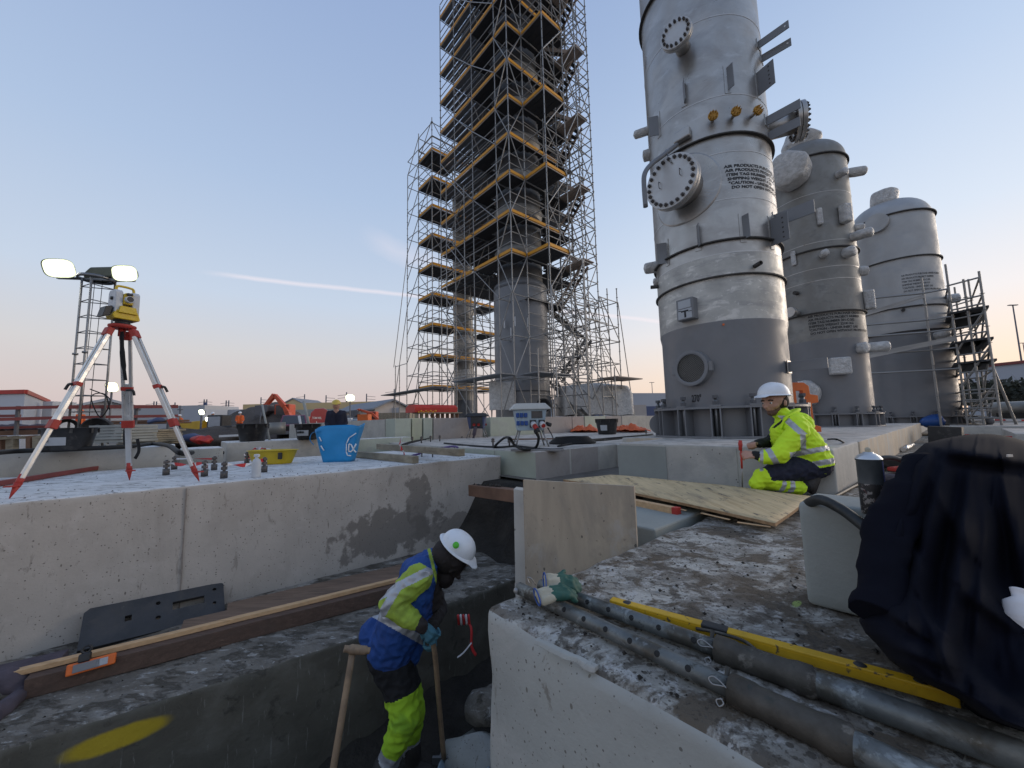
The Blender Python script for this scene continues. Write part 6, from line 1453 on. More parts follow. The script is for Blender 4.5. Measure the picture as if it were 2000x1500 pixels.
def stroke(pts, w=.011): 
    b = MB(); 
    for a, c in zip(pts, pts[1:]): b.tube(q_(*a), q_(*c), w, n=6)
    return b.build('white_emblem', 'white_print', bg)
stroke([(.27, .40), (.17, .335), (.135, .25), (.135, .14), (.15, .09), (.2, .085)], .008)
stroke([(.17, .25), (.165, .15), (.20, .14), (.235, .18), (.27, .25)], .010); stroke([(.17, .25), (.2, .24), (.24, .16), (.27, .13)], .010)
stroke([(-.22, .36), (-.19, .3)], .008); stroke([(-.2, .24), (-.16, .17)], .009)
MB().path([T @ Vector(v) for v in ((-.2, -.17, .44), (-.31, -.19, .42), (-.34, -.19, .33), (-.29, -.18, .25))], .017, 8, sub=5, flat=.2).build('bag_handle', 'bag_blue', bg)
# spray bottle, anchor bolts with barrier tape
p = PZ(500, 932, -.5); bt = thing('spray_bottle', 'white plastic spray bottle near the slab edge, among the anchor bolts', 'bottle', p)
MB().lathe([(.001, 0), (.04, 0), (.042, .01), (.042, .15), (.03, .18), (.016, .19), (.016, .205), (.001, .205)], p, 24).build('bottle_body', 'white_case', bt); MB().box(p + Vector((.0, 0, .22)), (.05, .03, .03)).build('trigger_head', 'white_paint', bt, bevel=.006)
def bolt(x, y, z, h=.17, r=.014, n=2):
    p = PZ(x, y, z); b = MB().tube(p - ZUP * .01, p + ZUP * h, r)
    b.tube(p + ZUP * (h * .5), p + ZUP * (h * .5 + .03), r * 2.2, n=6, smooth=False).tube(p + ZUP * (h - .04), p + ZUP * (h - .012), r * 2.1, n=6, smooth=False)
    if n > 2: b.tube(p, p + ZUP * (h * .42), r * 2.3)
    return b.build('anchor_bolt', 'bolt_steel'), p + ZUP * (h * .8)
bl = {}
BL = [(324, 928, -.5, 'anchor bolt with double nuts, leftmost on the tripod slab'), (340, 917, -.5, 'anchor bolt just behind the leftmost one, between the tripod feet'), (399, 930, -.5, 'anchor bolt right of the nearest tripod foot'), (437, 934, -.5, 'thick anchor bolt left of the white spray bottle'), (516, 922, -.5, 'anchor bolt right behind the white spray bottle'), (482, 906, -.5, 'anchor bolt at the left end of the yellow tub'), (26, 925, -.5, 'anchor bolt behind the left tripod leg'), (418, 918, -.5, 'anchor bolt between the tape strips, back row')]
for x, y, z, lb in BL: o, t_ = bolt(x, y, z, n=3); tag(o, lb, 'anchor bolt', 'anchor bolts on the tripod slab'); bl[x] = t_
for x, y, lb in ((824, 892, 'thin anchor bolt wrapped in purple cloth, left of three'), (845, 893, 'thin bare anchor bolt between the purple wraps'), (864, 888, 'thin anchor bolt behind the tape near the slab corner'), (888, 890, 'anchor bolt with a purple wrap on top, nearest the slab corner')):
    o, t_ = bolt(x, y, -.5, .13, .010, 1); tag(o, lb, 'anchor bolt', 'anchor bolts near the slab corner'); bl[x] = t_
for x, y, lb in ((805, 865, 'anchor bolt at the left end of the lower pad'), (823, 865, 'second anchor bolt from the left on the lower pad'), (841, 863, 'third anchor bolt from the left on the lower pad'), (859, 862, 'fourth anchor bolt on the lower pad, by the cable'), (963, 872, 'anchor bolt left of the grey socket box'), (995, 873, 'anchor bolt carrying the cable beside the grey socket box'), (1262, 850, 'short anchor bolt left of the tall column foot')):
    o, t_ = bolt(x, y, -.42, .15, .014, 2); tag(o, lb, 'anchor bolt', 'anchor bolts on the pads'); bl[x] = t_
def tape(pts, label, w=.018, seed=0):
    b = MB(); P = cr([Vector(p) for p in pts], 10); L_ = 0; 
    for i in range(len(P) - 1):
        a, c = P[i], P[i + 1]; s0 = ZUP * math.cos(i * .35 + seed) * w + Vector((0, 1, 0)) * math.sin(i * .35 + seed) * w; s1 = ZUP * math.cos((i + 1) * .35 + seed) * w + Vector((0, 1, 0)) * math.sin((i + 1) * .35 + seed) * w
        b.quad([a - s0, a + s0, c + s1, c - s1], 'tape_red' if (i // 5) % 2 else 'tape_white')
    o = b.build('barrier_tape', None); md = o.modifiers.new('t', 'SOLIDIFY'); md.thickness = .001
    return tag(o, label, 'barrier tape')
tape([bl[324], (bl[324] + bl[399]) / 2 - ZUP * .02, bl[399], bl[399] + Vector((.02, 0, -.05))], 'red and white tape strung between the anchor bolts by the tripod foot', seed=1)
tape([bl[437], (bl[437] + bl[516]) / 2 - ZUP * .03, bl[516], bl[516] + Vector((-.03, 0, -.1))], 'red and white tape strung behind the white spray bottle', .02)
tape([bl[340], bl[418]], 'thin tape strip strung in the back row behind the tripod foot', .01)
tape([PZ(478, 890, -.42), PZ(500, 876, -.38), PZ(520, 878, -.38), PZ(540, 884, -.42), PZ(515, 886, -.45), PZ(480, 893, -.44)], 'loose heap of red and white tape behind the yellow tub', .03, 2)
tape([bl[888], (bl[888] + bl[845]) / 2 - ZUP * .0, bl[845], bl[824] - ZUP * .03], 'red and white tape tied round the bolts near the slab corner', .014)
tape([PY(785, 855, 5.4), PY(780, 868, 5.4), PY(786, 880, 5.4), PY(790, 890, 5.4)], 'upright twist of red and white tape left of the purple sling', .03, 1)
tag(MB().path([PZ(750, 893, -.48), PZ(768, 889, -.47), PZ(790, 893, -.48), PZ(810, 889, -.47), PZ(824, 884, -.44), PZ(832, 876, -.40), PZ(860, 874, -.40), PZ(886, 872, -.38), PZ(894, 874, -.38)], [.016, .018, .028, .03, .024, .022, .014, .03, .02], 10, sub=5, flat=.5).wob(.006, 20).build('lifting_sling', 'sling_purple'), 'purple lifting sling lying over the slab and round the anchor bolts', 'sling')
# red timber straight edges on the slab
for a, c, lb in (((-40, 950), (322, 893), 'long dull red batten lying on the slab behind the left tripod leg'), ((-60, 922), (210, 903), 'shorter dull red batten at the back edge of the tripod slab')):
    tag(MB().beam(PZ(*a, -.47), PZ(*c, -.47), .045, .05).build('red_batten', 'dull_red', bevel=.004), lb, 'batten')
tag(MB().beam(PZ(-30, 905, -.44), PZ(52, 899, -.44), .03, .03, m='tape_red').build('barrier_plank', None), 'short red and white strip at the far left of the tripod slab', 'plank')
# timbers on the back of the slab
for (x0, y0, x1, y1, z, w, h, lb) in ((688, 886, 812, 898, -.45, .09, .09, 'lower weathered timber on the back of the slab behind the blue bag'), (740, 872, 902, 884, -.36, .09, .09, 'upper weathered timber on the back of the slab, reaching to the corner')):
    tag(MB().beam(PZ(x0, y0, z), PZ(x1, y1, z), w, h).wob(.002, 3).build('timber', 'wood_grey', bevel=.004), lb, 'timber')
# ------------------------------------------------------------------ power distribution boxes
def dbox(x, y, z, w, label, main, lid, rz=0, detail=True):
    p = PZ(x, y, z); t = thing('power_box', label, 'power box', p, rz); T = t.matrix_world.copy(); h = w * .62; z0 = w * .46; lo, hi = w * .36, w * .46; dp = .62
    q = [(-lo, -lo * dp, z0), (lo, -lo * dp, z0), (lo, lo * dp, z0), (-lo, lo * dp, z0), (-hi, -hi * dp, z0 + h), (hi, -hi * dp, z0 + h), (hi, hi * dp, z0 + h), (-hi, hi * dp, z0 + h)]
    MB(T).hexa(q).build('cabinet', main, t, bevel=.01)
    l0, l1 = w * .56, w * .42; zz = z0 + h
    ld = MB(T).hexa([(-l0, -l0 * dp, zz), (l0, -l0 * dp, zz), (l0, l0 * dp, zz), (-l0, l0 * dp, zz), (-l1, -l1 * dp, zz + w * .15), (l1, -l1 * dp, zz + w * .15), (l1, l1 * dp, zz + w * .15), (-l1, l1 * dp, zz + w * .15)]).box((0, 0, zz - .008), (l0 * 2.02, l0 * 2 * dp * 1.02, .02)); ld.build('lid', lid, t, bevel=.008)
    for sx in (-1, 1):
        for sy in (-1, 1): MB(T).tube((sx * lo * .85, sy * lo * dp * .8, z0 + .02), (sx * hi * 1.02, sy * hi * dp * 1.15, 0), .014).build('leg', 'galv', t)
        MB(T).tube((sx * hi * .98, -hi * dp, z0 * .35), (sx * hi * .98, hi * dp, z0 * .35), .008).build('leg_tie', 'galv_dark', t)
    return t, T, w, z0, h, lo, hi, dp
t, T, w, z0, h, lo, hi, dp = dbox(1036, 872, -.42, .60, 'grey blue power socket box on legs with red plugs, at the pad corner', 'box_blue_grey', 'box_lid', .12)
fy = lambda z: -(lo + (hi - lo) * (z - z0) / h) * dp
for r in range(2):
    for i in range(3):
        zz = z0 + h * (.70 - .36 * r); MB(T).box((-w * .43 + .0, fy(zz) + .0, zz), (.002, .002, .002)) if False else None
        MB(T).box((-.235 + .07 * i + .01 * r, fy(zz) - .012, zz), (.056, .03, .075)).build('socket', 'socket_blue', t, bevel=.006)
MB(T).box((.10, fy(z0 + h * .72) - .004, z0 + h * .72), (.19, .012, .12)).build('breaker_window', 'window_dark', t, bevel=.004)
for x_, z_, red in ((.03, .30, 1), (.18, .30, 0)):
    zz = z0 + h * z_; c = Vector((x_, fy(zz), zz)); ax_ = Vector((.25, -1, -.55)).normalized()
    MB(T).box(c + Vector((0, -.01, 0)), (.11, .03, .13)).build('socket_mount', 'black_plastic', t, bevel=.01)
    k = MB(T).tube(c, c + ax_ * .08, .052, n=20).build('plug_flange', 'white_paint', t)
    MB(T).tube(c + ax_ * .07, c + ax_ * (.20 if red else .085), .042, .036, n=18).build('red_plug', 'socket_red', t)
    if red: MB(T).tube(c + ax_ * .2, c + ax_ * .26, .034, .02, n=14).build('cable_gland', 'black_plastic', t)
MB(T).tube(Vector((.29, 0, z0 + h * .3)), Vector((.36, -.05, z0 + h * .22)), .035).build('side_plug', 'black_plastic', t)
t, T, w, z0, h, lo, hi, dp = dbox(932, 855, -.42, .58, 'dark blue and black power socket box on legs with two red sockets', 'navy_clad', 'black_plastic', -.1)
MB(T).box((.02, fy(z0 + h * .55) - .01, z0 + h * .5), (.34, .03, h * .9)).build('front_panel', 'black_plastic', t, bevel=.01)
for x_ in (-.05, .08): MB(T).lathe([(.001, 0), (.045, 0), (.04, -.03)], (x_, fy(z0 + h * .3) - .04, z0 + h * .3), 18, axis=(0, 1, 0)).build('red_socket', 'socket_red', t)
MB(T).lathe([(.001, 0), (.035, 0), (.03, .03)], (hi * .95, 0, z0 + h * .3), 16, axis=(1, 0, 0)).build('side_socket', 'socket_red', t)
MB(T).path([(.0, -.22, z0 + .05), (-.03, -.24, z0 - .12), (-.07, -.22, z0 - .28)], [.05, .055, .03], 12, sub=4).build('cable_sleeve', 'cloth_mauve', t)
# cables
def cab(pts, r, label, z=-.41, m='rubber'): return tag(MB().path([PZ(x, y, z + (q[0] if q else 0)) for x, y, *q in pts], r, 8, sub=7).build('black_cable', m), label, 'cable')
cab([(920, 836, .16), (918, 846, .05), (905, 853, .02), (880, 854), (850, 856), (820, 860), (800, 864), (786, 869)], .022, 'black cable running left from the dark socket box over the pad')
cab([(790, 868), (830, 858, .05), (860, 850, .03), (890, 847)], .014, 'thin dark cable looping behind the anchor bolts on the pad')
cab([(868, 866), (920, 871), (975, 874), (1010, 872), (1060, 878), (1100, 878)], .022, 'long black cable along the front of the lower pad')
cab([(1046, 842, .32), (1052, 856, .18), (1046, 874, .03), (1022, 878, .02), (1004, 868, .06), (996, 856, .2), (984, 856, .14), (966, 872, .02), (955, 888, -.25)], .02, 'thick black cable arching from the grey socket box over the pad edge')
cab([(1070, 836, .3), (1078, 850, .1), (1082, 862)], .012, 'thin cable hanging from the right side of the grey socket box')
cab([(1150, 862), (1200, 858), (1260, 852), (1330, 850)], .014, 'black cable running right towards the foot of the tall column')
cab([(1090, 872), (1150, 860, .02), (1180, 857), (1240, 852, .02), (1275, 848)], .02, 'second black cable behind the coil, running right')
b = MB(); c0 = PZ(1118, 866, -.42)
for i in range(5): b.lathe([(.42 - .03 * i + .02 * math.cos(q * PI / 3), .02 + .022 * i + .02 * math.sin(q * PI / 3)) for q in range(7)], c0, 30)
tag(b.wob(.01, 3).build('cable_coil', 'rubber'), 'flat coil of black cable right of the grey socket box', 'cable coil')
tag(MB().beam(PZ(1000, 879, -.41), PZ(1100, 879, -.41), .12, .03).build('cable_tray', 'galv_dark', bevel=.003), 'flat grey metal strip lying under the grey socket box', 'metal strip')
tag(MB().beam(PZ(1000, 858, -.41), PZ(1150, 856, -.41), .10, .03).build('plank', 'wood_brown'), 'thin brown plank behind the grey socket box', 'plank')
tag(MB().path([PZ(-60, 890, -.21 + .02), PZ(20, 882, -.2), PZ(90, 879, -.2), PZ(170, 876, -.2), PZ(250, 872, -.2), PZ(300, 867, -.2), PZ(330, 871, -.2), PZ(352, 885, -.26), PZ(375, 884, -.28)], .028, 8, sub=5).build('black_hose', 'rubber'), 'long thick black cable along the strip behind the tripod', 'cable')
tag(MB().path([PZ(430, 884, -.45), PZ(470, 884, -.45), PZ(540, 880, -.45), PZ(600, 873, -.45)], .03, 8, sub=5).build('black_hose', 'rubber'), 'black cable along the foot of the strip behind the yellow tub', 'cable')
# orange tarpaulins
def tarp(x0, x1, y0, y1, z, label, seed):
    a, c = PZ(x0, y1, z), PZ(x1, y1, z); P = []; nx, ny = 36, 12; wd = 1.0
    for i in range(nx + 1):
        for j in range(ny + 1):
            s_, t = i / nx, j / ny; p = a.lerp(c, s_) + Vector((.2, 1, 0)) * wd * t
            hgt = (y1 - y0) * .012 * (math.sin(PI * min(1, t * 1.1 + .05)) ** .5) * math.sin(PI * min(.97, s_ + .03)) ** .4 * (.65 + .55 * noise.noise(Vector((s_ * 5, t * 2, seed))) + .3 * abs(noise.noise(Vector((s_ * 13, t * 7, seed))))); P.append(p + ZUP * max(0, hgt))
    o = MB().add(P, [(i * (ny + 1) + j, (i + 1) * (ny + 1) + j, (i + 1) * (ny + 1) + j + 1, i * (ny + 1) + j + 1) for i in range(nx) for j in range(ny)]).build('tarpaulin', 'tarp_orange'); return tag(o, label, 'tarpaulin')
tarp(1114, 1172, 818, 845, -.42, 'crumpled orange tarpaulin left of the black bucket', 1)
tarp(1196, 1272, 818, 845, -.42, 'crumpled orange tarpaulin right of the black bucket, by the column foot', 5)
# red bundle on pallets, on the plinth
p = PV(850, 806, 10.4); rb = thing('material_pallet', 'red sheeted bundle on small pallets, on top of the panelled plinth', 'pallet load', p)
a, c = PV(810, 806, 10.35), PV(893, 804, 10.35); a.z = c.z = .40; b = MB(); P = []
for i in range(25):
    for k, (dy, dz) in enumerate(((0, -.04), (-.02, .10), (.1, .19), (.4, .2), (.6, .1), (.6, -.04))): P.append(a.lerp(c, i / 24) + Vector((-SA, CA, 0)) * dy + ZUP * (dz + .012 * noise.noise(Vector((i * .9, k, 0)))))
b.add(P, [(i * 6 + k, (i + 1) * 6 + k, (i + 1) * 6 + (k + 1) % 6, i * 6 + (k + 1) % 6) for i in range(24) for k in range(6)] + [tuple(range(6)), tuple(24 * 6 + k for k in range(6))]); b.build('red_sheet', 'red_paint', rb)
MB().beam(a - ZUP * .06 + Vector((0, .2, 0)), c - ZUP * .06 + Vector((0, .2, 0)), .5, .03).build('pallet_deck', 'wood_grey', rb)
for t_ in (.02, .13, .25, .38, .5, .62, .74, .86, .98): MB().box(a.lerp(c, t_) + ZUP * -.155 + Vector((0, .1, 0)), (.09, .1, .15)).build('pallet_block', 'wood_grey' if t_ < .3 else 'wood_brown', rb)
b = MB()
for i in range(8): b.ball(a + Vector((.12 + .07 * i, -.0, .0)) + ZUP * (-.04 + .03 * (i % 2)), .03, n=6)
b.build('yellow_straps', 'toe_yellow', rb)
# barrier boards on the right
def rwboard(x0, y0, x1, y1, Y0, Y1, h, label, n=6):
    t = thing('barrier_board', label, 'barrier board', PY(x0, y0, Y0)); a, c = PY(x0, y0, Y0), PY(x1, y1, Y1)
    for i in range(n): MB().beam(a.lerp(c, i / n), a.lerp(c, (i + 1) / n), .03, h).build('stripe', 'tape_red' if i % 2 == 0 else 'tape_white', t)
    return t
rwboard(1886, 850, 2060, 858, 9.4, 7.2, .05, 'nearer red and white barrier board behind the jacket', 4)
rwboard(1935, 820, 2060, 822, 12.5, 11.5, .04, 'farther thin red and white barrier board on the right', 4)
tag(MB().tube(PY(1930, 835, 12.), PY(1934, 806, 12.), .03).ball(PY(1932, 822, 12.), .12).tube(PY(1926, 838, 12), PY(1936, 838, 12), .16).build('barrier_post', 'pole_grey'), 'dark barrier post with a round foot on the right foundation', 'post')
tag(MB().ball(PY(1822, 823, 13.), .3, sc=(1.1, 1, .8)).wob(.06, 3).build('blue_bag', 'water_blue'), 'blue bag lying below the right scaffold', 'bag')
tag(MB().beam(PY(1815, 850, 9.), PY(1880, 852, 8.6), .5, .4).wob(.03, 2).build('dark_case', 'black_plastic'), 'dark crate behind the right end of the pad', 'crate')
# ------------------------------------------------------------------ people
def helmet(par, c, fwd, up, r=.125, m='helmet_white', name='hard_hat'):
    f = Vector(fwd).normalized(); u = Vector(up); u = (u - f * u.dot(f)).normalized(); s_ = f.cross(u); b = MB(); n = 32; k = 12; P = []
    for j in range(k + 1):
        a = PI / 2 * j / k; rr = math.cos(a) ** .85; zz = math.sin(a) * .95
        for i in range(n):
            q = 2 * PI * i / n; rid = 1 + .02 * math.cos(2 * q) * (1 - math.cos(a)) ; P.append(c + f * (math.cos(q) * rr * r * 1.14) + s_ * (math.sin(q) * rr * r * .94) + u * (zz * r * rid))
    b.add(P, [(j * n + i, j * n + (i + 1) % n, (j + 1) * n + (i + 1) % n, (j + 1) * n + i) for j in range(k) for i in range(n)], smooth=True)
    P = []
    for rr, zz in ((1.0, .03), (1.10, -.03), (1.115, -.05), (1.0, -.035)):
        for i in range(n):
            q = 2 * PI * i / n; pk = max(0, math.cos(q)) ** 3 * .34 + max(0, -math.cos(q)) ** 4 * .05
            e = 1 + (rr - 1) * (1 + 2.0 * pk / .34) if rr > 1 else 1; P.append(c + f * (math.cos(q) * r * 1.14 * (rr + (pk * (rr - 1) / .11 if rr > 1 else 0))) + s_ * (math.sin(q) * r * .94 * rr) + u * (zz * r * 1.4 - .014 * (pk > .2) * (rr > 1)))
    b.add(P, [(j * n + i, j * n + (i + 1) % n, (j + 1) * n + (i + 1) % n, (j + 1) * n + i) for j in range(3) for i in range(n)], smooth=True)
    return b.build(name, m, par), (f, s_, u)
def head(caps, c, fwd, up, r=.098, skin_='skin', bm='beard'):
    f = Vector(fwd).normalized(); u = Vector(up); u = (u - f * u.dot(f)).normalized(); s_ = f.cross(u); q = lambda a, b_, d: c + f * (a * r) + s_ * (b_ * r) + u * (d * r)
    caps += [(q(-.25, 0, .25), q(.15, 0, .3), .98 * r, .92 * r, 'hair' if False else skin_), (q(.25, 0, -.5), q(.5, 0, -.75), .62 * r, .45 * r, bm), (q(.6, 0, -.25), q(.7, 0, -.1), .5 * r, .5 * r, skin_),
             (q(.98, 0, .12), q(1.2, 0, -.25), .10 * r, .17 * r, skin_), (q(.85, .28, .25), q(.85, -.28, .25), .2 * r, .2 * r, skin_), (q(1.0, .12, -.48), q(1.0, -.12, -.48), .14 * r, .14 * r, skin_), (q(.72, 0, -.9), q(.8, 0, -.85), .26 * r, .26 * r, bm)]
    for e in (-1, 1): caps += [(q(-.15, .92 * e, .05), q(-.12, .95 * e, -.25), .16 * r, .12 * r, skin_), (q(.55, .45 * e, -.15), q(.6, .42 * e, -.2), .32 * r, .3 * r, skin_)]
    return q
def hand(caps, wrist, d, palm_n, m='skin', s=1., curl=1.0, L=None):
    d = Vector(d).normalized(); n = Vector(palm_n); n = (n - d * n.dot(d)).normalized(); w = d.cross(n)
    P_ = lambda x, y, z: wrist + d * (x * s) + w * (y * s) + n * (z * s)
    for y in (-.024, 0, .024): caps.append((P_(.01, y * .8, 0), P_(.08, y, .0), .016 * s, .014 * s, m))
    for y, l in ((-.033, .030), (-.011, .034), (.011, .032), (.032, .026)):
        a = P_(.085, y, 0); b_ = P_(.085 + l * .9, y, .012 * curl); c = P_(.085 + l * (1.1 - .5 * curl), y, (.012 + l * .9) * 1.2 * curl); e = P_(.085 + l * (1.0 - 1.1 * curl), y, (.012 + l * 1.15) * 1.25 * curl)
        caps += [(a, b_, .0105 * s, .0095 * s, m), (b_, c, .0095 * s, .0088 * s, m), (c, e, .0088 * s, .0075 * s, m)]
    caps += [(P_(.02, -.03, .004), P_(.055, -.048, .02), .014 * s, .011 * s, m), (P_(.055, -.048, .02), P_(.07, -.035, .045), .011 * s, .009 * s, m)]
# --- kneeling man
KY = 3.62; J = lambda x, y, dy=0: PY(x, y, KY + dy)
kn = thing('person', 'man in a white helmet and yellow hi-vis jacket kneeling on the slab, marking a height', 'person', PZ(1580, 966, -.7))
cp = []; Yj, Nv, BK = 'hiviz', 'navy', 'black_cloth'
hip = J(1590, 905); sh = J(1556, 838)
cp += [(J(1588, 900, -.09), J(1570, 868, -.10), .155, .15, Yj), (J(1588, 900, .09), J(1568, 868, .10), .155, .15, Yj), (J(1572, 872, -.1), J(1552, 832, -.11), .15, .115, Yj), (J(1568, 872, .1), J(1545, 832, .11), .15, .115, Yj), (J(1540, 868, 0), J(1530, 845, 0), .13, .11, Yj), (J(1560, 830, 0), J(1538, 822, 0), .12, .10, Yj), (J(1535, 818, 0), J(1524, 806, 0), .075, .07, Yj)]
cp += [(J(1560, 840, -.20), J(1522, 888, -.24), .085, .078, Yj), (J(1522, 888, -.24), J(1492, 893, -.22), .075, .062, Yj), (J(1492, 893, -.22), J(1474, 889, -.20), .052, .038, BK)]
cp += [(J(1548, 838, .16), J(1508, 862, .17), .08, .066, BK), (J(1508, 862, .17), J(1474, 868, .04), .055, .036, BK)]
cp += [(J(1592, 908, -.1), J(1500, 928, -.16), .125, .085, Nv), (J(1592, 908, .1), J(1498, 932, .14), .125, .085, Nv), (J(1596, 905, -.05), J(1596, 912, .08), .13, .13, Nv)]
lime = 'hiviz'
cp += [(J(1490, 936, -.16), J(1560, 953, -.15), .078, .062, lambda t, p: ('reflect' if .38 < t < .5 or .62 < t < .76 else 'hiviz')), (J(1486, 940, .14), J(1556, 955, .13), .075, .06, lime), (J(1492, 930, -.16), J(1478, 945, -.16), .08, .06, lime)]
cp += [(J(1563, 952, -.14), J(1580, 948, -.14), .05, .05, BK), (J(1580, 948, -.14), J(1592, 930, -.14), .055, .045, 'boot'), (J(1592, 935, -.14), J(1586, 958, -.13), .042, .034, 'boot'), (J(1570, 955, .12), J(1590, 945, .12), .05, .045, 'boot')]
fw = Vector((-.93, -.36, -.12)); q = head(cp, J(1512, 787), fw, ZUP)
hand(cp, J(1473, 889, -.20), J(1455, 888, -.22) - J(1473, 889, -.20), Vector((0, .5, -.3)), s=.95, curl=.9)
hand(cp, J(1474, 868, .04), J(1458, 862, -.1) - J(1474, 868, .04), Vector((0, -.3, -1)), s=.95, curl=.9)
hd_c = q(-.1, 0, .45); ctr = J(1570, 865); bd2 = (J(1560, 830) - J(1590, 900)).normalized()
def krule(m, p):
    p = Vector(p); x_ = p.dot(RGT) / p.dot(FWD) * FPX + 1000; y_ = 750 - p.dot(UPV) / p.dot(FWD) * FPX
    if m == 'hiviz' and x_ > 1500 and y_ < 925:
        base = 893 - (x_ - 1545) * .16
        if abs(y_ - (886 - (x_ - 1560) * .20)) < 5.2 and x_ > 1543 : return 'reflect'
        if abs(y_ - (912 - (x_ - 1560) * .18 * (1 if x_ > 1575 else .2))) < 5.5 and x_ > 1530: return 'reflect'
        if y_ > 919 - max(0, (x_ - 1575)) * .18: return 'navy'
        if x_ > 1515 and y_ < 884:
            # shoulder stripe down the back
            xs = 1527 + (y_ - 812) * 1.15 if y_ < 848 else 1568 + (y_ - 848) * .06
            if abs(x_ - xs) < (9 if y_ < 848 else 5.5) and y_ > 812: return 'reflect'
        if abs((x_ - 1528) * .62 + (y_ - 822) * .78) < 2.2 and x_ < 1556 and y_ < 836 and y_ > 806: return 'black_cloth'
    if m == 'hiviz' and 1484 < x_ < 1530 and y_ < 920 and p.y < KY - .1:
        if abs((x_ - 1503) * .75 - (y_ - 882) * .45) < 5: return 'reflect'
        if x_ < 1491: return 'reflect'
    return m
kb = skin('body', cp, .0065, kn, 4, .012, 13, krule)
helmet(kn, q(-.12, 0, .72), fw + ZUP * .12, ZUP + fw * .05, .131)
c_ = q(-.35, 0, .1); MB().ball(c_, .098, n=20, sc=(1.03, 1.03, .9)).build('hair', 'hair', kn)
for e in (-1, 1): MB().ball(q(.93, .34 * e, .1), .013, n=10).build('eye', 'white_paint', kn); MB().ball(q(1.03, .36 * e, .1), .0065, n=8).build('pupil', 'hair', kn); MB().path([q(.98, .16 * e, .32), q(1.03, .36 * e, .38), q(.9, .58 * e, .32)], .0065, 6, sub=3).build('eyebrow', 'hair', kn)
col = MB().path([J(1524, 838, -.11), J(1534, 818, -.12), J(1552, 806, -.06), J(1556, 803, .06), J(1540, 808, .12), J(1518, 828, .1)], [.02, .035, .038, .038, .035, .02], 12, sub=5, flat=.5).build('collar', 'hiviz', kn)
rod = thing('marking_tool', 'red handled measuring rod held upright by the kneeling man', 'tool', J(1450, 950, -.14))
MB().tube(J(1450, 952, -.18), J(1449, 905, -.2), .006).build('steel_rod', 'galv', rod); MB().tube(J(1449, 915, -.2), J(1447, 872, -.2), .008).build('red_sleeve', 'red_paint', rod)
MB().ball(J(1446, 868, -.2), .022, n=16, sc=(.8, .8, 1.6)).tube(J(1446, 860, -.2), J(1446, 880, -.2), .014).build('red_handle', 'red_paint', rod)
# --- digging man in the trench
DY = 2.80; Jd = lambda x, y, dy=0: PY(x, y, DY + dy)
dg_ = thing('person', 'bearded man in a blue vest and lime trousers digging in the trench', 'person', Jd(775, 1500))
cp = []; V_, S_, FL = 'blue_vest', 'hiviz_dirty', 'fleece'
cp += [(Jd(765, 1262, -.09), Jd(795, 1190, -.10), .155, .155, V_), (Jd(765, 1262, .10), Jd(795, 1190, .10), .155, .155, V_), (Jd(795, 1190, -.1), Jd(820, 1122, -.11), .15, .12, V_), (Jd(795, 1190, .1), Jd(822, 1122, .11), .15, .12, V_), (Jd(815, 1118, 0), Jd(842, 1096, 0), .12, .085, V_), (Jd(740, 1240, 0), Jd(790, 1265, 0), .13, .13, V_), (Jd(828, 1150, 0), Jd(820, 1230, 0), .085, .075, V_)]
cp += [(Jd(842, 1096, 0), Jd(868, 1082, 0), .075, .07, FL), (Jd(850, 1120, .0), Jd(845, 1180, .02), .06, .055, FL)]
cp += [(Jd(818, 1128, -.2), Jd(765, 1180, -.26), .088, .078, S_), (Jd(765, 1180, -.26), Jd(806, 1212, -.28), .072, .058, S_), (Jd(804, 1210, -.28), Jd(824, 1222, -.28), .05, .042, FL)]
cp += [(Jd(838, 1128, .2), Jd(858, 1190, .2), .075, .062, FL), (Jd(858, 1190, .2), Jd(842, 1226, -.1), .055, .042, FL)]
cp += [(Jd(758, 1278, -.09), Jd(782, 1340, -.12), .135, .115, 'black_cloth'), (Jd(765, 1278, .1), Jd(790, 1340, .12), .13, .115, 'black_cloth')]
Lg = lambda t, p: 'hiviz_leg'
cp += [(Jd(782, 1340, -.12), Jd(792, 1400, -.16), .112, .092, 'hiviz_leg'), (Jd(792, 1400, -.16), Jd(762, 1478, -.14), .090, .072, lambda t, p: 'reflect' if t > .8 else 'hiviz_leg'), (Jd(792, 1340, .12), Jd(806, 1390, .10), .108, .088, 'hiviz_leg'), (Jd(806, 1390, .10), Jd(800, 1455, .12), .084, .07, lambda t, p: 'reflect' if t > .75 else 'hiviz_leg')]
cp += [(Jd(752, 1494, -.14), Jd(735, 1530, -.16), .07, .06, 'boot'), (Jd(742, 1535, -.16), Jd(790, 1545, -.22), .05, .045, 'boot'), (Jd(805, 1460, .1), Jd(808, 1500, .1), .06, .055, 'boot'), (Jd(808, 1500, .1), Jd(850, 1510, .05), .05, .045, 'boot')]
fw = Vector((.62, -.20, -.76)); upv = Vector((.70, -.15, .60)); q = head(cp, Jd(880, 1093), fw, upv, skin_='hair', bm='hair')
hand(cp, Jd(824, 1222, -.28), Vector((.8, 0, -.9)), Vector((.2, .9, -.2)), m='glove_blue', s=1.12, curl=.95)
hand(cp, Jd(842, 1226, -.1), Vector((.3, -.6, -.7)), Vector((-.6, .2, 0)), m='glove_blue', s=1.05, curl=.9)
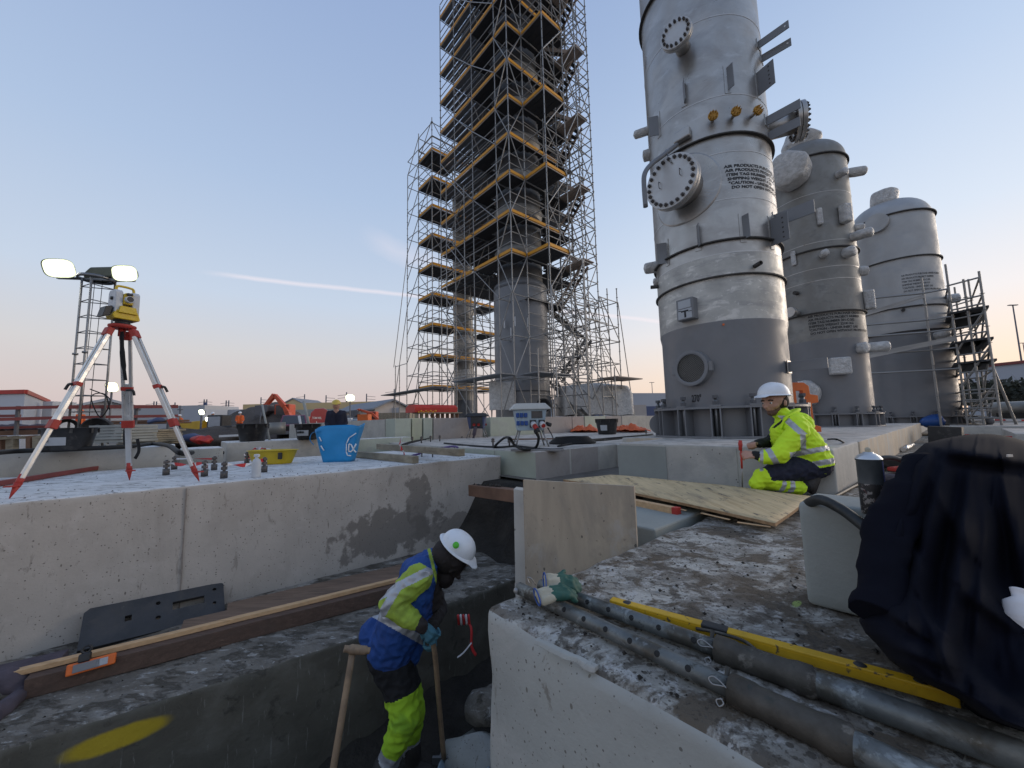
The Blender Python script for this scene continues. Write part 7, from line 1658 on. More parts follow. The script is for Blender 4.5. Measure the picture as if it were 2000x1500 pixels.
def drule(m, p):
    p = Vector(p); x_ = p.dot(RGT) / p.dot(FWD) * FPX + 1000; y_ = 750 - p.dot(UPV) / p.dot(FWD) * FPX
    if m == 'blue_vest':
        if abs((y_ - (1192 + (x_ - 720) * .56))) < 9.5 and x_ < 826: return 'reflect'
        if x_ > 830 and abs((x_ - 842 - (y_ - 1090) * .25)) < 3.2: return 'hiviz_dirty'
    if m == 'hiviz_dirty' and p.y < DY - .15:
        if abs((x_ - 776) * .45 + (y_ - 1146) * .9) < 8.5 or (abs((y_ - 1168) * .5 - (x_ - 764) * -.86) < 8 and y_ > 1152): return 'reflect'
    return m
skin('body', cp, .0062, dg_, 4, .014, 12, drule)
hc = q(-.2, 0, .62) + Vector((.02, 0, .03)); hm_, (f, s_, u) = helmet(dg_, hc, fw + upv * .25, upv - fw * .25, .116)
side_ = -s_ if (-s_).dot(-hc) > 0 else s_
p = hc + side_ * .104 + u * .05; n_ = (side_ + u * .45).normalized(); MB().lathe([(.001, .004), (.021, .003), (.022, 0)], p + n_ * .010, 20, axis=n_).build('green_sticker', 'sticker_green', dg_)
MB().ball(q(-.35, 0, -.05), .112, n=20, sc=(1, 1, 1.05)).wob(.014, 30).build('hair', 'hair', dg_)
MB().ball(q(.5, 0, -.95), .07, n=18, sc=(1, .9, 1.3)).wob(.014, 35).build('beard', 'hair', dg_)
shv = thing('shovel', 'long wooden shovel handle held by the digging man', 'shovel', Jd(866, 1480))
MB().path([Jd(838, 1226, -.27), Jd(849, 1275, -.2), Jd(858, 1380, -.05), Jd(867, 1480, .05)], .0165, 12, sub=4).build('shaft', 'handle_wood', shv)
MB().hexa([Jd(867, 1480, .05) + Vector(k) for k in ((-.09, .05, -.25), (.09, .05, -.25), (.09, .07, -.25), (-.09, .07, -.25), (-.08, 0, 0), (.08, 0, 0), (.08, .02, 0), (-.08, .02, 0))]).build('blade', 'galv_dark', shv)
# --- small far figures
def far_person(x, yf, Y, h, label, vest, legs, hat, face=(0, -1, 0), bend=0.):
    p = PY(x, yf, Y); t = thing('person', label, 'person', p); s_ = h / 1.8; f = Vector(face).normalized(); r = f.cross(ZUP); b_ = f * bend; c = []
    q = lambda a, e, z: p + r * (a * s_) + f * (e * s_) + ZUP * (z * s_) + b_ * max(0, z - .9) * s_
    for e in (-1, 1):
        c += [(q(.11 * e, 0, .06), q(.10 * e, 0, .5), .07 * s_, .08 * s_, legs), (q(.10 * e, 0, .5), q(.09 * e, 0, .92), .085 * s_, .11 * s_, legs), (q(.12 * e, .0, .06), q(.12 * e, .14, .04), .055 * s_, .045 * s_, 'boot')]
        c += [(q(.20 * e, 0, 1.45), q(.26 * e, .03, 1.15), .065 * s_, .055 * s_, vest), (q(.26 * e, .03, 1.15), q(.20 * e, .2, 1.0), .055 * s_, .04 * s_, vest), (q(.20 * e, .22, 1.0), q(.18 * e, .28, .98), .04 * s_, .03 * s_, 'skin'), (q(.09 * e, 0, .95), q(.11 * e, 0, 1.4), .14 * s_, .125 * s_, vest)]
    c += [(q(0, .02, 1.5), q(0, .03, 1.6), .06 * s_, .06 * s_, 'skin'), (q(0, .02, 1.64), q(0, .04, 1.66), .10 * s_, .095 * s_, 'skin'), (q(0, .12, 1.63), q(0, .13, 1.61), .02 * s_, .02 * s_, 'skin')]
    skin('body', c, .018 * s_, t, 1); helmet(t, q(0, .02, 1.70), f, ZUP, .13 * s_, hat); return t
far_person(467, 848, 26, 1.5, 'man in an orange jacket and white helmet in front of the spoil heap', 'orange_vest', 'navy', 'helmet_white', (.5, -.8, 0))
far_person(416, 849, 26, 1.5, 'worker in orange beside the yellow machine, left of the heap', 'orange_vest', 'orange_vest', 'helmet_white', (.3, -.9, 0), .3)
far_person(356, 850, 30, 1.6, 'bending worker in orange beyond the right tripod leg', 'orange_vest', 'navy', 'helmet_white', (-.6, -.6, 0), .3)
far_person(124, 858, 21, 1.7, 'worker in an orange jacket standing beyond the left tripod leg', 'orange_vest', 'navy', 'orange', (.4, .8, 0), .3)
far_person(148, 858, 21.5, 1.65, 'worker in orange standing by the cable reels of the light mast', 'orange_vest', 'navy', 'orange', (-.3, .8, 0), .3)
yp = far_person(656, 905, 7.6, 1.22, 'man in a yellow helmet and dark blue jacket bending behind the blue bag', 'navy', 'navy', 'helmet_yellow', (.3, -.9, 0), .25)
# ------------------------------------------------------------------ the site and town behind
def zat(x, y, Y): return PY(x, y, Y).z
def bbox_px(x0, x1, yt, Y, dep, name, m, par=None, zb=GZ, skew=0., parent=None):
    a, c = PY(x0, yt, Y), PY(x1, yt, Y + skew); zt = (a.z + c.z) / 2; d = Vector((c.x - a.x, c.y - a.y, 0)).normalized(); n = Vector((-d.y, d.x, 0)); P = []
    for z in (zb, zt):
        for p, k in ((a, 0), (c, 0), (c, 1), (a, 1)): P.append(Vector((p.x, p.y, z)) + n * (dep * k))
    return MB().hexa(P), P, d, n, zt
# long yellow warehouse
b, P, d, n, zt = bbox_px(478, 760, 788, 95, 20, '', '')
t = thing('warehouse', 'long low yellow warehouse with pale piers on the horizon, left of the scaffold', 'warehouse', P[0])
L_ = (P[1] - P[0]).length; b.build('wall', 'cabin_white', t)
MB().beam((P[0] + P[1]) / 2 * 1 + Vector((0, -.3, 0)) + ZUP * (zt - GZ - .8) - d * L_ / 2, (P[0] + P[1]) / 2 + Vector((0, -.3, 0)) + ZUP * (zt - GZ - .8) + d * L_ / 2, .6, 1.9).build('fascia', 'warehouse_yellow', t)
for i in range(34):
    q = P[0] + d * (L_ * (i + .5) / 34) - n * .12; MB().box(q + ZUP * 2.0, (.5, .2, 3.6)).build('pier', 'warehouse_yellow', t)
b, P, d, n, zt = bbox_px(476, 800, 799, 90, 3, '', ''); tag(b.build('long_shed', 'pallet_grey'), 'low grey shed in front of the yellow warehouse', 'shed')
# houses with gables
def house(x0, x1, ye, yr, Y, dep, label, wm='house_wall', rm='roof_grey', xr=None, skew=0):
    b, P, d, n, zt = bbox_px(x0, x1, ye, Y, dep, '', '', skew=skew); t = thing('house', label, 'house', P[0]); b.build('wall', wm, t); zr = zat((x0 + x1) / 2, yr, Y)
    a, c = P[4], P[5]; m_ = (a + c) / 2; m_.z = zr; bk = n * dep
    MB().add([a, c, m_, a + bk, c + bk, m_ + bk], [(0, 1, 2), (5, 4, 3), (0, 3, 4, 1)]).build('gable', wm, t)
    for e, s_ in ((a, -1), (c, 1)):
        v = (e - m_).normalized(); MB().hexa([m_ + ZUP * .02 - n * .5, e + v * .6 - n * .5, e + v * .6 + bk, m_ + ZUP * .02 + bk, m_ + ZUP * .3 - n * .5, e + v * .6 + ZUP * .25 - n * .5, e + v * .6 + ZUP * .25 + bk, m_ + ZUP * .3 + bk]).build('roof', rm, t)
    return t, P, d, n
t, P, d, n = house(732, 800, 798, 781, 62, 20, 'pale gabled hall left of the scaffold foot', skew=4)
MB().beam(P[0] + (P[1] - P[0]) * .2 - n * .1 + ZUP * 1.3, P[1] - n * .1 + ZUP * 1.3, .1, 2.6).build('dark_plinth', 'roof_grey', t)
MB().box(P[0].lerp(P[1], .5) - n * .08 + ZUP * 3.0, (2.2, .1, 1.4)).build('window', 'cabin_seam', t)
house(545, 600, 793, 779, 110, 14, 'distant gabled roof behind the yellow warehouse', 'warehouse_yellow', 'roof_grey')
house(150, 262, 795, 781, 40, 6, 'grey green gabled hall behind the light mast', 'cabin_seam', 'clad_grey', skew=3)
b, P, d, n, zt = bbox_px(340, 480, 801, 130, 15, '', ''); tag(b.build('far_hall', 'clad_grey'), 'long pale grey hall on the horizon behind the spoil heap', 'warehouse')
b, P, d, n, zt = bbox_px(252, 400, 793, 120, 15, '', ''); tag(b.build('far_hall', 'cabin_seam'), 'light grey hall far behind the middle tripod leg', 'warehouse')
b, P, d, n, zt = bbox_px(360, 398, 799, 60, 5, '', ''); tag(b.build('container', 'clad_grey'), 'grey container beyond the right tripod leg', 'container')
# white site cabins with red edge
ct = thing('site_cabin', 'white site cabin block with a red roof edge at the far left', 'site cabin', PY(0, 820, 16))
A_, B_, C_ = PY(-120, 769, 15.4), PY(49, 769, 15.4), PY(96, 778, 20.5); zt = A_.z
lo = lambda p, z: Vector((p.x, p.y, z)); bk = Vector((B_.x, B_.y, 0)).normalized() * 6
MB().hexa([lo(A_, GZ), lo(B_, GZ), lo(C_, GZ), lo(A_, GZ) + bk, lo(A_, zt), lo(B_, zt), lo(C_, zt), lo(A_, zt) + bk]).build('wall', 'cabin_white', ct)
for a, c in ((A_, B_), (B_, C_)):
    MB().beam(lo(a, zt), lo(c, zt), .12, .16, ext=.03).build('roof_edge', 'red_paint', ct); k = 5
    for i in range(k + 1): q = a.lerp(c, i / k); MB().beam(lo(q, GZ), lo(q, zt - .1), .07, .05).build('panel_seam', 'cabin_seam', ct)
for s_ in (.25, .7): q = B_.lerp(C_, s_); MB().beam(lo(q, -.4) + Vector((.05, -.03, 0)), lo(q, 1.2) + Vector((.05, -.03, 0)), .7, .05).build('door', 'cabin_seam', ct)
b, P, d, n, zt = bbox_px(84, 103, 784, 18, 1, '', ''); tag(b.build('white_board', 'white_paint'), 'white site board right of the cabin', 'board')
# guard rail on the left
gr = thing('guard_rail', 'dull red edge protection rails on posts at the far left, before the cabin', 'guard rail', PY(30, 850, 7.6))
def rail(x0, y0, x1, y1, Y0, Y1, w=.03, h=.065, nm='rail'): return MB().beam(PY(x0, y0, Y0), PY(x1, y1, Y1), w, h).build(nm, 'dull_red', gr)
rail(-100, 800, 112, 795, 7.4, 8.3); rail(112, 795, 348, 794, 8.3, 9.8, h=.08); rail(-100, 822, 112, 816, 7.4, 8.3); rail(112, 816, 348, 812, 8.3, 9.8); rail(-40, 813, 40, 812, 9.5, 9.6); rail(-80, 838, 90, 833, 7.6, 8.4, h=.05)
for x, Y in ((34, 8.0), (200, 8.9), (265, 9.3), (330, 9.7)): MB().beam(PY(x + 2, 793, Y), PY(x - 3, 850, Y), .06, .04, up=Vector((0, 1, 0))).build('post', 'pole_grey', gr)
# stacks
def stack(x0, x1, y0, y1, Y, n, m, name, label, dep=.8, part='board', jit=.02):
    a, c = PY(x0, y1, Y), PY(x1, y1, Y); zt = PY(x0, y0, Y).z; h = (zt - a.z) / n; t = thing(name, label, 'stack', a); rr = random.Random(n)
    for i in range(n):
        j = rr.uniform(-jit, jit); dx = Vector((j, rr.uniform(-jit, jit), 0)); MB().beam(Vector((a.x, a.y + dep / 2, a.z + h * (i + .5))) + dx, Vector((c.x, c.y + dep / 2, a.z + h * (i + .5))) + dx, dep, h * .84).build(part, m, t, bevel=.004)
    return t
stack(170, 237, 831, 866, 8.0, 6, 'pallet_grey', 'form_panel_stack', 'neat stack of grey form panels beside the wide black tub')
stack(232, 305, 840, 870, 9.3, 7, 'wood_grey', 'timber_stack', 'stack of greenish weathered planks behind the middle tripod leg', part='plank', jit=.06)
stack(200, 330, 822, 830, 12, 2, 'wood_brown', 'timber_stack', 'low brown timber stack behind the grey form panels', part='plank')
ft = thing('form_table', 'rusty brown formwork table with timber legs at the far left', 'formwork', PY(40, 860, 8.2))
MB().beam(PY(-60, 848, 8.4), PY(118, 843, 9.), 1.1, .1).build('table_top', 'wood_brown', ft); MB().beam(PY(-60, 858, 7.9), PY(112, 852, 8.5), .1, .06).build('edge_board', 'wood_grey', ft)
for i, x in enumerate((4, 24, 60, 76, 104)): MB().beam(PY(x, 852, 8.2), PY(x, 884, 8.2), .16 if i % 2 else .09, .1, up=Vector((0, 1, 0))).build('leg', 'wood_grey' if i % 2 else 'wood_brown', ft)
for i in range(5): tag(MB().ball(PY(6 + 22 * i, 836 - (i % 2), 8.8), .14, sc=(1.5, 1, .55)).wob(.05, 7, i).build('dirt_clod', 'cloth_mauve'), ['purple brown bundle first from the left on the formwork table', 'purple brown bundle second on the formwork table', 'middle purple brown bundle on the formwork table', 'fourth purple brown bundle on the formwork table', 'purple brown bundle at the right end of the formwork table'][i], 'bundle')
for x0, x1, y, Y, m, lb in ((236, 262, 826, 10.5, 'bag_blue', 'light blue sheeting heap behind the form panels'), (290, 318, 822, 11, 'navy_clad', 'dark blue sheeting heap behind the planks'), (174, 200, 826, 9.5, 'box_blue_grey', 'pale blue sheeting behind the light mast')):
    a, c = PY(x0, y, Y), PY(x1, y, Y); tag(MB().ball((a + c) / 2, (c - a).length / 2, n=16, sc=(1.1, .7, .28)).wob(.08, 4, x0).build('sheeting', m), lb, 'sheeting')
# spoil heap
b = MB(); nx, ny = 90, 30; P = []; prof = [(415, 838), (440, 815), (470, 802), (492, 793), (505, 794), (520, 790), (538, 785), (556, 789), (575, 800), (592, 812), (610, 828), (622, 838)]
for i in range(nx + 1):
    x = 415 + 207 * i / nx; k = next(j for j in range(len(prof) - 1) if prof[j + 1][0] >= x - 1e-6); f = (x - prof[k][0]) / (prof[k + 1][0] - prof[k][0]); y = prof[k][1] + (prof[k + 1][1] - prof[k][1]) * f
    top = PY(x, y, 33); hgt = max(.02, top.z - GZ)
    for j in range(ny + 1):
        t_ = j / ny; yy = 27 + 14 * t_; zz = GZ + hgt * max(0, math.sin(PI * t_)) ** 1.1; w_ = noise.fractal(Vector((top.x * .5, yy * .5, 1)), .8, 2, 5) * .18 * math.sin(PI * t_); P.append(Vector((top.x * (yy / 33), yy, zz + w_)))
b.add(P, [(i * (ny + 1) + j, (i + 1) * (ny + 1) + j, (i + 1) * (ny + 1) + j + 1, i * (ny + 1) + j + 1) for i in range(nx) for j in range(ny)], smooth=True)
tag(b.build('spoil_heap', 'spoil', keep=True), 'dark brown spoil heap below the orange excavator arm', 'spoil heap')
b = MB(); b.ball(PY(385, 856, 17), 1.0, n=30, sc=(2.4, 1.5, .40)).wob(.25, 1.2); tag(b.build('spoil_heap', 'spoil'), 'low rust brown dirt pile left of the dark mini digger', 'spoil heap')
# excavator with folded arm
def excav(x, Y, s, label, arm, body='excavator_red', rz=0.):
    t = thing('excavator', label, 'excavator', PY(x, 835, Y)); p = t.location.copy(); p.z = GZ
    for e in (-1, 1): MB().box(p + Vector((0, .9 * e * s, .4 * s)), (2.6 * s, .5 * s, .7 * s)).build('track', 'tyre', t, bevel=.15 * s)
    MB().box(p + Vector((.2 * s, 0, 1.25 * s)), (2.4 * s, 1.9 * s, .8 * s)).build('upper_body', body, t, bevel=.1 * s)
    cb = MB().box(p + Vector((-.5 * s, -.5 * s, 2.0 * s)), (1.2 * s, .9 * s, 1.3 * s)).build('cab', body, t, bevel=.08 * s); MB().box(p + Vector((-.5 * s, -.96 * s, 2.15 * s)), (.9 * s, .03, .8 * s)).build('window', 'window_dark', cb)
    pts = [PY(a, c, Y - 1) for a, c in arm]
    for i, (a, c) in enumerate(zip(pts, pts[1:])):
        k = MB(); w0, w1 = (.26 * s, .36 * s) if i == 0 else (.34 * s, .22 * s); d = (c - a).normalized(); nrm_ = d.cross(Vector((0, 1, 0)))
        k.hexa([a - nrm_ * w0 / 2 + Vector((0, -.18 * s, 0)), a + nrm_ * w0 / 2 + Vector((0, -.18 * s, 0)), a + nrm_ * w0 / 2 + Vector((0, .18 * s, 0)), a - nrm_ * w0 / 2 + Vector((0, .18 * s, 0)), c - nrm_ * w1 / 2 + Vector((0, -.18 * s, 0)), c + nrm_ * w1 / 2 + Vector((0, -.18 * s, 0)), c + nrm_ * w1 / 2 + Vector((0, .18 * s, 0)), c - nrm_ * w1 / 2 + Vector((0, .18 * s, 0))]); k.build('boom' if i < len(pts) - 2 else 'stick', body, t, bevel=.03)
    e = pts[-1]; MB().prism([(-.5 * s, .15 * s), (.45 * s, .2 * s), (.5 * s, -.3 * s), (.1 * s, -.7 * s), (-.45 * s, -.55 * s)], e + Vector((0, -.45 * s, 0)), (1, 0, 0), (0, 0, 1), (0, .9 * s, 0)).build('bucket', 'pole_grey', t, bevel=.03)
    return t
excav(575, 31, 1.0, 'orange red excavator behind the heap with its arm bent in a sharp angle', [(568, 822), (562, 806), (556, 794), (537, 771), (521, 790), (517, 796)])
excav(738, 44, .9, 'small red orange excavator reaching left in front of the gabled hall', [(738, 818), (726, 808), (703, 800), (694, 804)])
# mini digger and yellow machine
t = thing('mini_digger', 'dark mini digger with a glazed cab left of the first far tub', 'digger', PY(434, 845, 23)); p = t.location.copy(); p.z = GZ
s_ = .62; MB().box(p + Vector((.35, 0, .75)), (1.1, 1.0, .5)).build('body', 'black_plastic', t, bevel=.06); cb = MB().box(p + Vector((-.2, 0, 1.15)), (.9, .8, 1.0)).build('cab', 'black_plastic', t, bevel=.05); MB().box(p + Vector((-.2, -.41, 1.25)), (.7, .02, .6)).build('window', 'cabin_seam', cb); MB().box(p + Vector((.3, -.52, .7)), (.15, .03, .15)).box(p + Vector((.62, -.52, .7)), (.15, .03, .15)).build('rear_light', 'red_paint', t)
for e in (-1, 1): MB().box(p + Vector((.1, .5 * e, .25)), (1.6, .25, .45)).build('track', 'tyre', t, bevel=.1)
t = thing('dumper', 'yellow site dumper beside the worker in orange', 'dumper', PY(398, 842, 29)); p = t.location.copy(); p.z = GZ
MB().box(p + Vector((0, 0, .6)), (2.2, 1.2, .35)).build('chassis', 'machine_yellow', t, bevel=.06); MB().prism([(-.9, 0), (.3, 0), (.7, .7), (-1.2, .55)], p + Vector((-.2, -.6, .8)), (1, 0, 0), (0, 0, 1), (0, 1.2, 0)).build('skip', 'machine_yellow', t, bevel=.04)
for dx in (-.7, .7): MB().tube(p + Vector((dx, -.75, .4)), p + Vector((dx, .75, .4)), .4, n=20).build('wheel', 'tyre', t)
# red cloth, tank, signs in the middle distance
tag(MB().ball(PY(397, 860, 9.5), .15, n=20, sc=(1.6, 1, .6)).wob(.09, 7).build('red_sheet', 'red_paint'), 'crumpled red sheet lying left of the first far tub', 'sheet')
tag(MB().ball(PY(378, 855, 9.8), .16, n=14, sc=(2, 1, .6)).wob(.05, 5).build('dark_sheet', 'navy_clad'), 'dark blue sheet beside the crumpled red one', 'sheet')
tag(MB().beam(PY(428, 852, 9.6), PY(470, 850, 9.8), .06, .05).build('white_pole', 'white_paint'), 'pale pole lying left of the first far tub', 'pole')
tag(MB().tube(PY(542, 848, 13), PY(542, 825, 13), .24, n=28).build('steel_drum', 'steel_dull'), 'grey cylindrical drum in front of the wine red car', 'drum')
# wine red car, front towards the camera
t = thing('parked_car', 'wine red off-road car parked nose forward beside the red van', 'car', PY(571, 850, 27)); p = t.location.copy(); p.z = GZ; CT = Matrix.Translation(p) @ Matrix.Rotation(math.atan2(-p.x, p.y) * .9, 4, 'Z')
Yc = 27; w = .92; MB(CT).hexa([Vector(q) for q in ((-w, 0, .45), (w, 0, .45), (w, 4, .45), (-w, 4, .45), (-w, 0, 1.05), (w, 0, 1.05), (w, 4, 1.1), (-w, 4, 1.1))]).build('body', 'car_wine', t, bevel=.1)
MB(CT).hexa([Vector(q) for q in ((-w * .95, .8, 1.05), (w * .95, .8, 1.05), (w * .95, 3.9, 1.05), (-w * .95, 3.9, 1.05), (-w * .8, 1.5, 1.72), (w * .8, 1.5, 1.72), (w * .8, 3.8, 1.75), (-w * .8, 3.8, 1.75))]).build('cabin', 'car_wine', t, bevel=.05)
MB(CT).hexa([Vector(q) for q in ((-w * .82, .76, 1.08), (w * .82, .76, 1.08), (w * .82, .84, 1.08), (-w * .82, .84, 1.08), (-w * .7, 1.42, 1.66), (w * .7, 1.42, 1.66), (w * .7, 1.5, 1.66), (-w * .7, 1.5, 1.66))]).build('windscreen', 'window_dark', t)
MB(CT).box(Vector((0, -.03, .75)), (1.1, .06, .3)).build('grille', 'tyre', t); MB(CT).box(Vector((0, -.08, .45)), (1.9, .15, .22)).build('bumper', 'pole_grey', t, bevel=.03)
for e in (-1, 1): MB(CT).box(Vector((.72 * e, -.02, .8)), (.22, .06, .16)).build('headlight', 'white_case', t, bevel=.03); MB(CT).tube(Vector((.95 * e, .7, .36)), Vector((.70 * e, .7, .36)), .36, n=24).build('wheel', 'tyre', t); MB(CT).box(Vector((1.05 * e, 1.0, 1.12)), (.18, .08, .14)).build('mirror', 'tyre', t, bevel=.02)
# red van, seen from the side/rear with white lettering
t = thing('van', 'red panel van with white lettering, standing right of the wine red car', 'van', PY(620, 845, 21)); p = PY(603, 830, 21); q = PY(641, 830, 22.5); p.z = q.z = GZ; ex = (q - p).normalized(); ey = Vector((p.x, p.y, 0)).normalized(); Lp = (q - p).length; T3 = lambda a, b_, c: p + ex * a + ey * b_ + ZUP * c
zt = zat(620, 796, 21.5)
MB().prism([(0, .35), (Lp, .35), (Lp, 1.5), (Lp - .1, zt - GZ - .1), (Lp - .4, zt - GZ), (.45, zt - GZ - .05), (.12, zt - GZ - .3)], p, ex, ZUP, ey * 2.2).build('body', 'van_red', t, bevel=.06)
MB().prism([(-.12, .8), (-.1, zt - GZ - .5), (-.02, zt - GZ - .5), (-.02, .8)], p, ex, ZUP, ey * .8).build('rear_edge', 'window_dark', t)
for a in (.25, Lp - .25): MB().tube(T3(a, -.02, .36), T3(a, .2, .36), .35, n=20).build('wheel', 'tyre', t)
for i, (tx, ss) in enumerate((('TOM WEL', .16), ('&', .13), ('24', .13))): put_text('lettering', tx, ss, lambda x, y, i=i: T3(.25 + (.3 if i else 0) + x, -.012, 1.25 - .22 * i + y), 'white_print', t, bold=.004)
# mesh barriers, container, site fence
t = thing('barrier', 'galvanised crowd barrier in front of the gabled hall', 'barrier', PY(730, 835, 34)); a, c = PY(708, 834, 34), PY(752, 832, 34)
for i in range(22): q = a.lerp(c, i / 21); utube('bar', (q.x, q.y, GZ + .1), (q.x, q.y, GZ + 1.1), .02, 'galv', t, 6)
for z in (.1, 1.1): utube('rail', (a.x, a.y, GZ + z), (c.x, c.y, GZ + z), .03, 'galv', t, 6)
tag(MB().box(PY(712, 822, 30), (.8, .8, 1.0)).build('waste_bin', 'orange'), 'small orange red skip left of the crowd barrier', 'skip')
tag(MB().beam(PY(695, 851, 12.5), PY(745, 846, 12.8), .5, .1).build('pale_board', 'cabin_white'), 'pale board lying behind the green tinted block', 'board'); tag(MB().beam(PY(716, 842, 13.), PY(752, 839, 13.2), .4, .1).build('plank', 'wood_brown'), 'brown plank lying behind the pale board', 'plank')
for i, (x, y, m_) in enumerate(((672, 822, 'white_paint'), (683, 819, 'white_paint'), (694, 821, 'box_blue_grey'))): tag(MB().box(PY(x, y + 6, 40), (.5, .3, .9)).build('white_crate', m_, bevel=.05), ['white crate at the foot of the far floodlight pole', 'second white crate, directly under the far floodlight', 'bluish crate right of the far floodlight pole'][i], 'crate')
b, P, d, n, zt = bbox_px(655, 735, 811, 50, 3, '', ''); tag(b.build('dark_fence', 'roof_grey'), 'dark site fence behind the crates and the crowd barrier', 'fence')
b, P, d, n, zt = bbox_px(735, 800, 806, 48, 3, '', ''); tag(b.build('dark_fence', 'wood_grey'), 'brown grey screen at the foot of the gabled hall', 'fence')
# floodlight poles and catenary masts
def lamp_pole(x, yt, yb, Y, label, m, w, h, lens=True):
    t = thing('floodlight_pole', label, 'floodlight', PY(x, yb, Y)); p = PY(x, yt, Y); MB().tube((p.x, p.y, GZ), p, .06).build('pole', 'pole_grey', t); k = flood(x, yt + 2, Y - .3, t, w, h, (-.1, -1, -.3), m); return t
lamp_pole(219, 754, 820, 26, 'far floodlight on a pole glowing warm between the tripod legs', 'lamp_warm', .95, .65)
lamp_pole(684, 775, 815, 40, 'far floodlight on a pole shining over the yellow warehouse', 'lamp_on', 1.0, .7)
lamp_pole(394, 803, 830, 26, 'low bright work light on a stand beside the dumper', 'lamp_on', .42, .36); lamp_pole(407, 817, 835, 24, 'second work light, lower, in front of the dumper', 'lamp_on', .42, .3)
for i, (x, yt) in enumerate(((301, 784), (306, 784), (342, 786), (399, 780), (404, 780), (442, 782), (447, 782), (510, 776), (595, 770), (637, 772), (677, 766), (716, 769), (770, 760))):
    Y = 150 - (12 if x > 600 else 0); t = thing('catenary_mast', ['first', 'second', 'third', 'fourth', 'fifth', 'sixth', 'seventh', 'eighth', 'ninth', 'tenth', 'eleventh', 'twelfth', 'last'][i] + ' railway catenary mast from the left on the horizon', 'mast', PY(x, 830, Y), group='railway catenary masts on the horizon'); p = PY(x, yt, Y); MB().tube((p.x, p.y, GZ), p, .28, .2, n=8).build('mast_pole', 'pole_grey', t)
    for dz in (.9, 1.9): MB().tube(p - ZUP * dz, p - ZUP * (dz + .3) + Vector((3.2 if i % 2 else -3.2, 0, 0)), .07, n=5).build('arm', 'pole_grey', t)
tag(MB().beam(PY(401, 786, 149), PY(402, 812, 149), 1.2, .5, up=Vector((0, 1, 0))).build('blue_cabinet', 'navy_clad'), 'tall blue cabinet between two catenary masts', 'cabinet')
tag(MB().tube(PY(352, 792, 30), PY(351, 835, 30), .06).tube(PY(347, 800, 30), PY(357, 800, 30), .04).build('survey_pole', 'pole_grey'), 'dark pole beyond the right tripod leg', 'pole')
# right side: halls, hedge, poles
def hall(pts, Yt, label, m, stripe=None, navy=None):
    t = thing('warehouse', label, 'warehouse', PY(*pts[0])); a, c = PY(*pts[0]), PY(*pts[1]); zt = a.z; c.z = zt; d = (c - a); d.z = 0; L_ = d.length; d.normalize(); n = Vector((-d.y, d.x, 0))
    P = [Vector((q.x, q.y, z)) + n * k for z in (GZ, zt) for q, k in ((a, 0), (c, 0), (c, 25), (a, 25))]; MB().hexa(P).build('wall', m, t)
    for i in range(int(L_ / 3)): q = a + d * (3 * i + 1.5) - n * .03; MB().beam((q.x, q.y, GZ), (q.x, q.y, zt - .3), .06, .05).build('cladding_joint', 'pole_grey', t)
    if stripe: MB().beam(a - n * .1, c - n * .1, .2, .35).build('roof_edge', stripe, t)
    if navy: MB().beam(Vector((a.x, a.y, GZ + navy / 2)) - n * .15, Vector((c.x, c.y, GZ + navy / 2)) - n * .15, .2, navy).build('plinth_band', 'navy_clad', t)
    return t
hall(((1150, 768, 75), (1560, 756, 90)), 0, 'long grey clad hall on the horizon between scaffold and tall column, navy below', 'clad_grey', None, 3.4)
hall(((1880, 719, 52), (2200, 690, 40)), 0, 'grey hall with a dark red roof edge at the far right', 'clad_grey', 'dull_red')
b, P, d, n, zt = bbox_px(1190, 1225, 796, 40, 3, '', ''); tag(b.build('container', 'cabin_white'), 'small white container left of the tall column, before the grey hall', 'container')
b, P, d, n, zt = bbox_px(1222, 1262, 791, 38, 3, '', ''); tag(b.build('container', 'house_wall'), 'beige container left of the tall column, before the grey hall', 'container')
b = MB(); rr = random.Random(2)
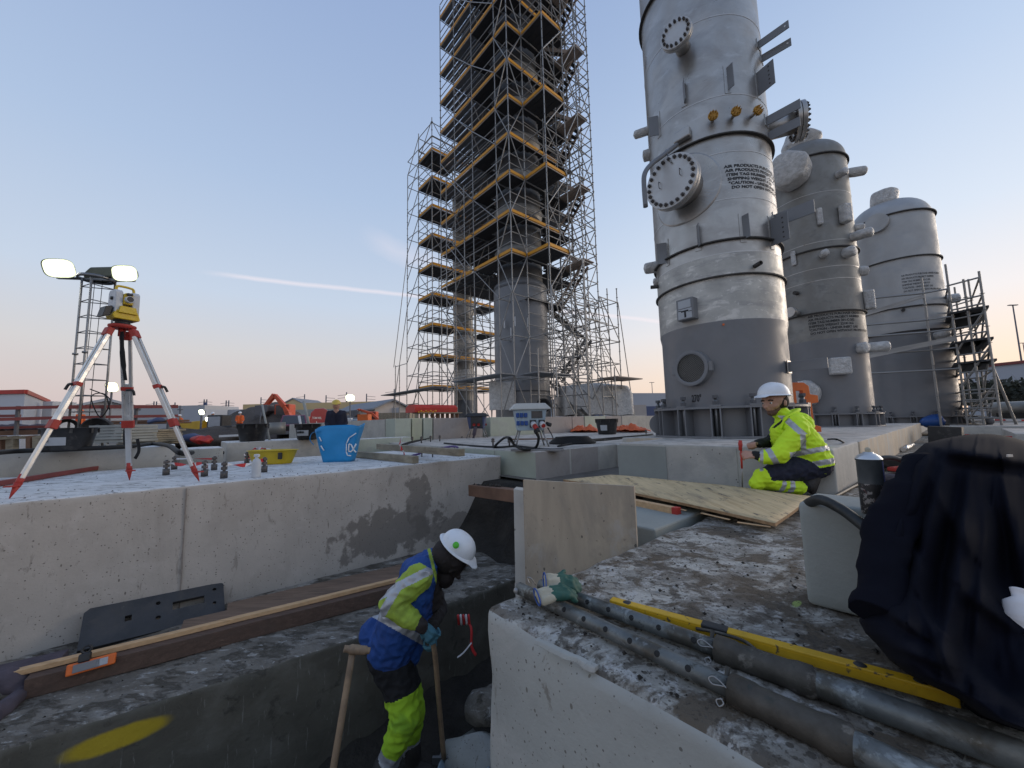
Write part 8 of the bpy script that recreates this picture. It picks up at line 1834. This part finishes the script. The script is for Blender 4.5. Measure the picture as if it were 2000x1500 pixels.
for i in range(900):
    x = rr.uniform(1880, 2150); y = rr.uniform(742, 792); p = PY(x, y, rr.uniform(30, 33)); s_ = rr.uniform(.15, .4); v1, v2 = Vector((rr.uniform(-1, 1), rr.uniform(-1, 1), rr.uniform(-1, 1))) * s_, Vector((rr.uniform(-1, 1), rr.uniform(-1, 1), rr.uniform(-1, 1))) * s_; b.add([p, p + v1, p + v2, p + v1 + v2], [(0, 1, 3, 2)])
b.beam(PY(1880, 770, 33), PY(2150, 770, 33), 1.6, 1.9); tag(b.build('hedge', 'dark_hedge'), 'dark green hedge below the far right hall', 'hedge')
tag(MB().tube(PY(1940, 800, 15), PY(2100, 795, 13), .28, n=20).build('large_pipe', 'steel_dull'), 'large grey pipe lying at the far right edge', 'pipe')
tag(MB().beam(PY(1950, 812, 14.6), PY(2100, 812, 13), .3, .2).build('pipe_rack', 'black_plastic'), 'black support below the large grey pipe', 'pipe support')
for x, yt, Y, lb in ((1978, 596, 60, 'tall slim lighting mast at the far right'), (1998, 670, 90, 'second lighting mast at the right picture edge'), (1273, 747, 110, 'small mast above the grey hall')):
    p = PY(x, yt, Y); tag(MB().tube((p.x, p.y, GZ), p, .14, .08).box(p, (1.4, .3, .12)).build('lighting_mast', 'pole_grey'), lb, 'mast')
# far tree line: one mass
b = MB(); rr = random.Random(9)
for i in range(1500):
    x = rr.uniform(-600, 2600); Y = rr.uniform(260, 300); p = PY(min(max(x, -560), 2560), 820, Y); h_ = 3.2 * (.5 + .5 * noise.noise(Vector((x * .01, 1, 1)))) + 2.2 + (1.0 if 380 < x < 520 else 0); p.z = GZ + rr.uniform(0, h_); s_ = rr.uniform(.8, 2.6)
    v1 = Vector((rr.uniform(.5, 1), 0, rr.uniform(-.4, .4))) * s_; v2 = Vector((rr.uniform(-.3, .3), 0, rr.uniform(.4, .8))) * s_; b.add([p, p + v1, p + v1 + v2, p + v2], [(0, 1, 2, 3)])
tag(b.build('tree_line', 'hedge_grey', keep=True), kind='stuff')
# stones and rubble strewn about the ground
b = MB(); rr = random.Random(4)
for i in range(1200):
    Y = rr.uniform(9, 40); p = PY(rr.uniform(-100, 1000), 840, Y); p.z = GZ; s_ = rr.uniform(.02, .08) * Y / 15; b.box(p, (s_ * 2, s_, s_))
tag(b.build('site_debris', 'pallet_grey', keep=True), kind='stuff')
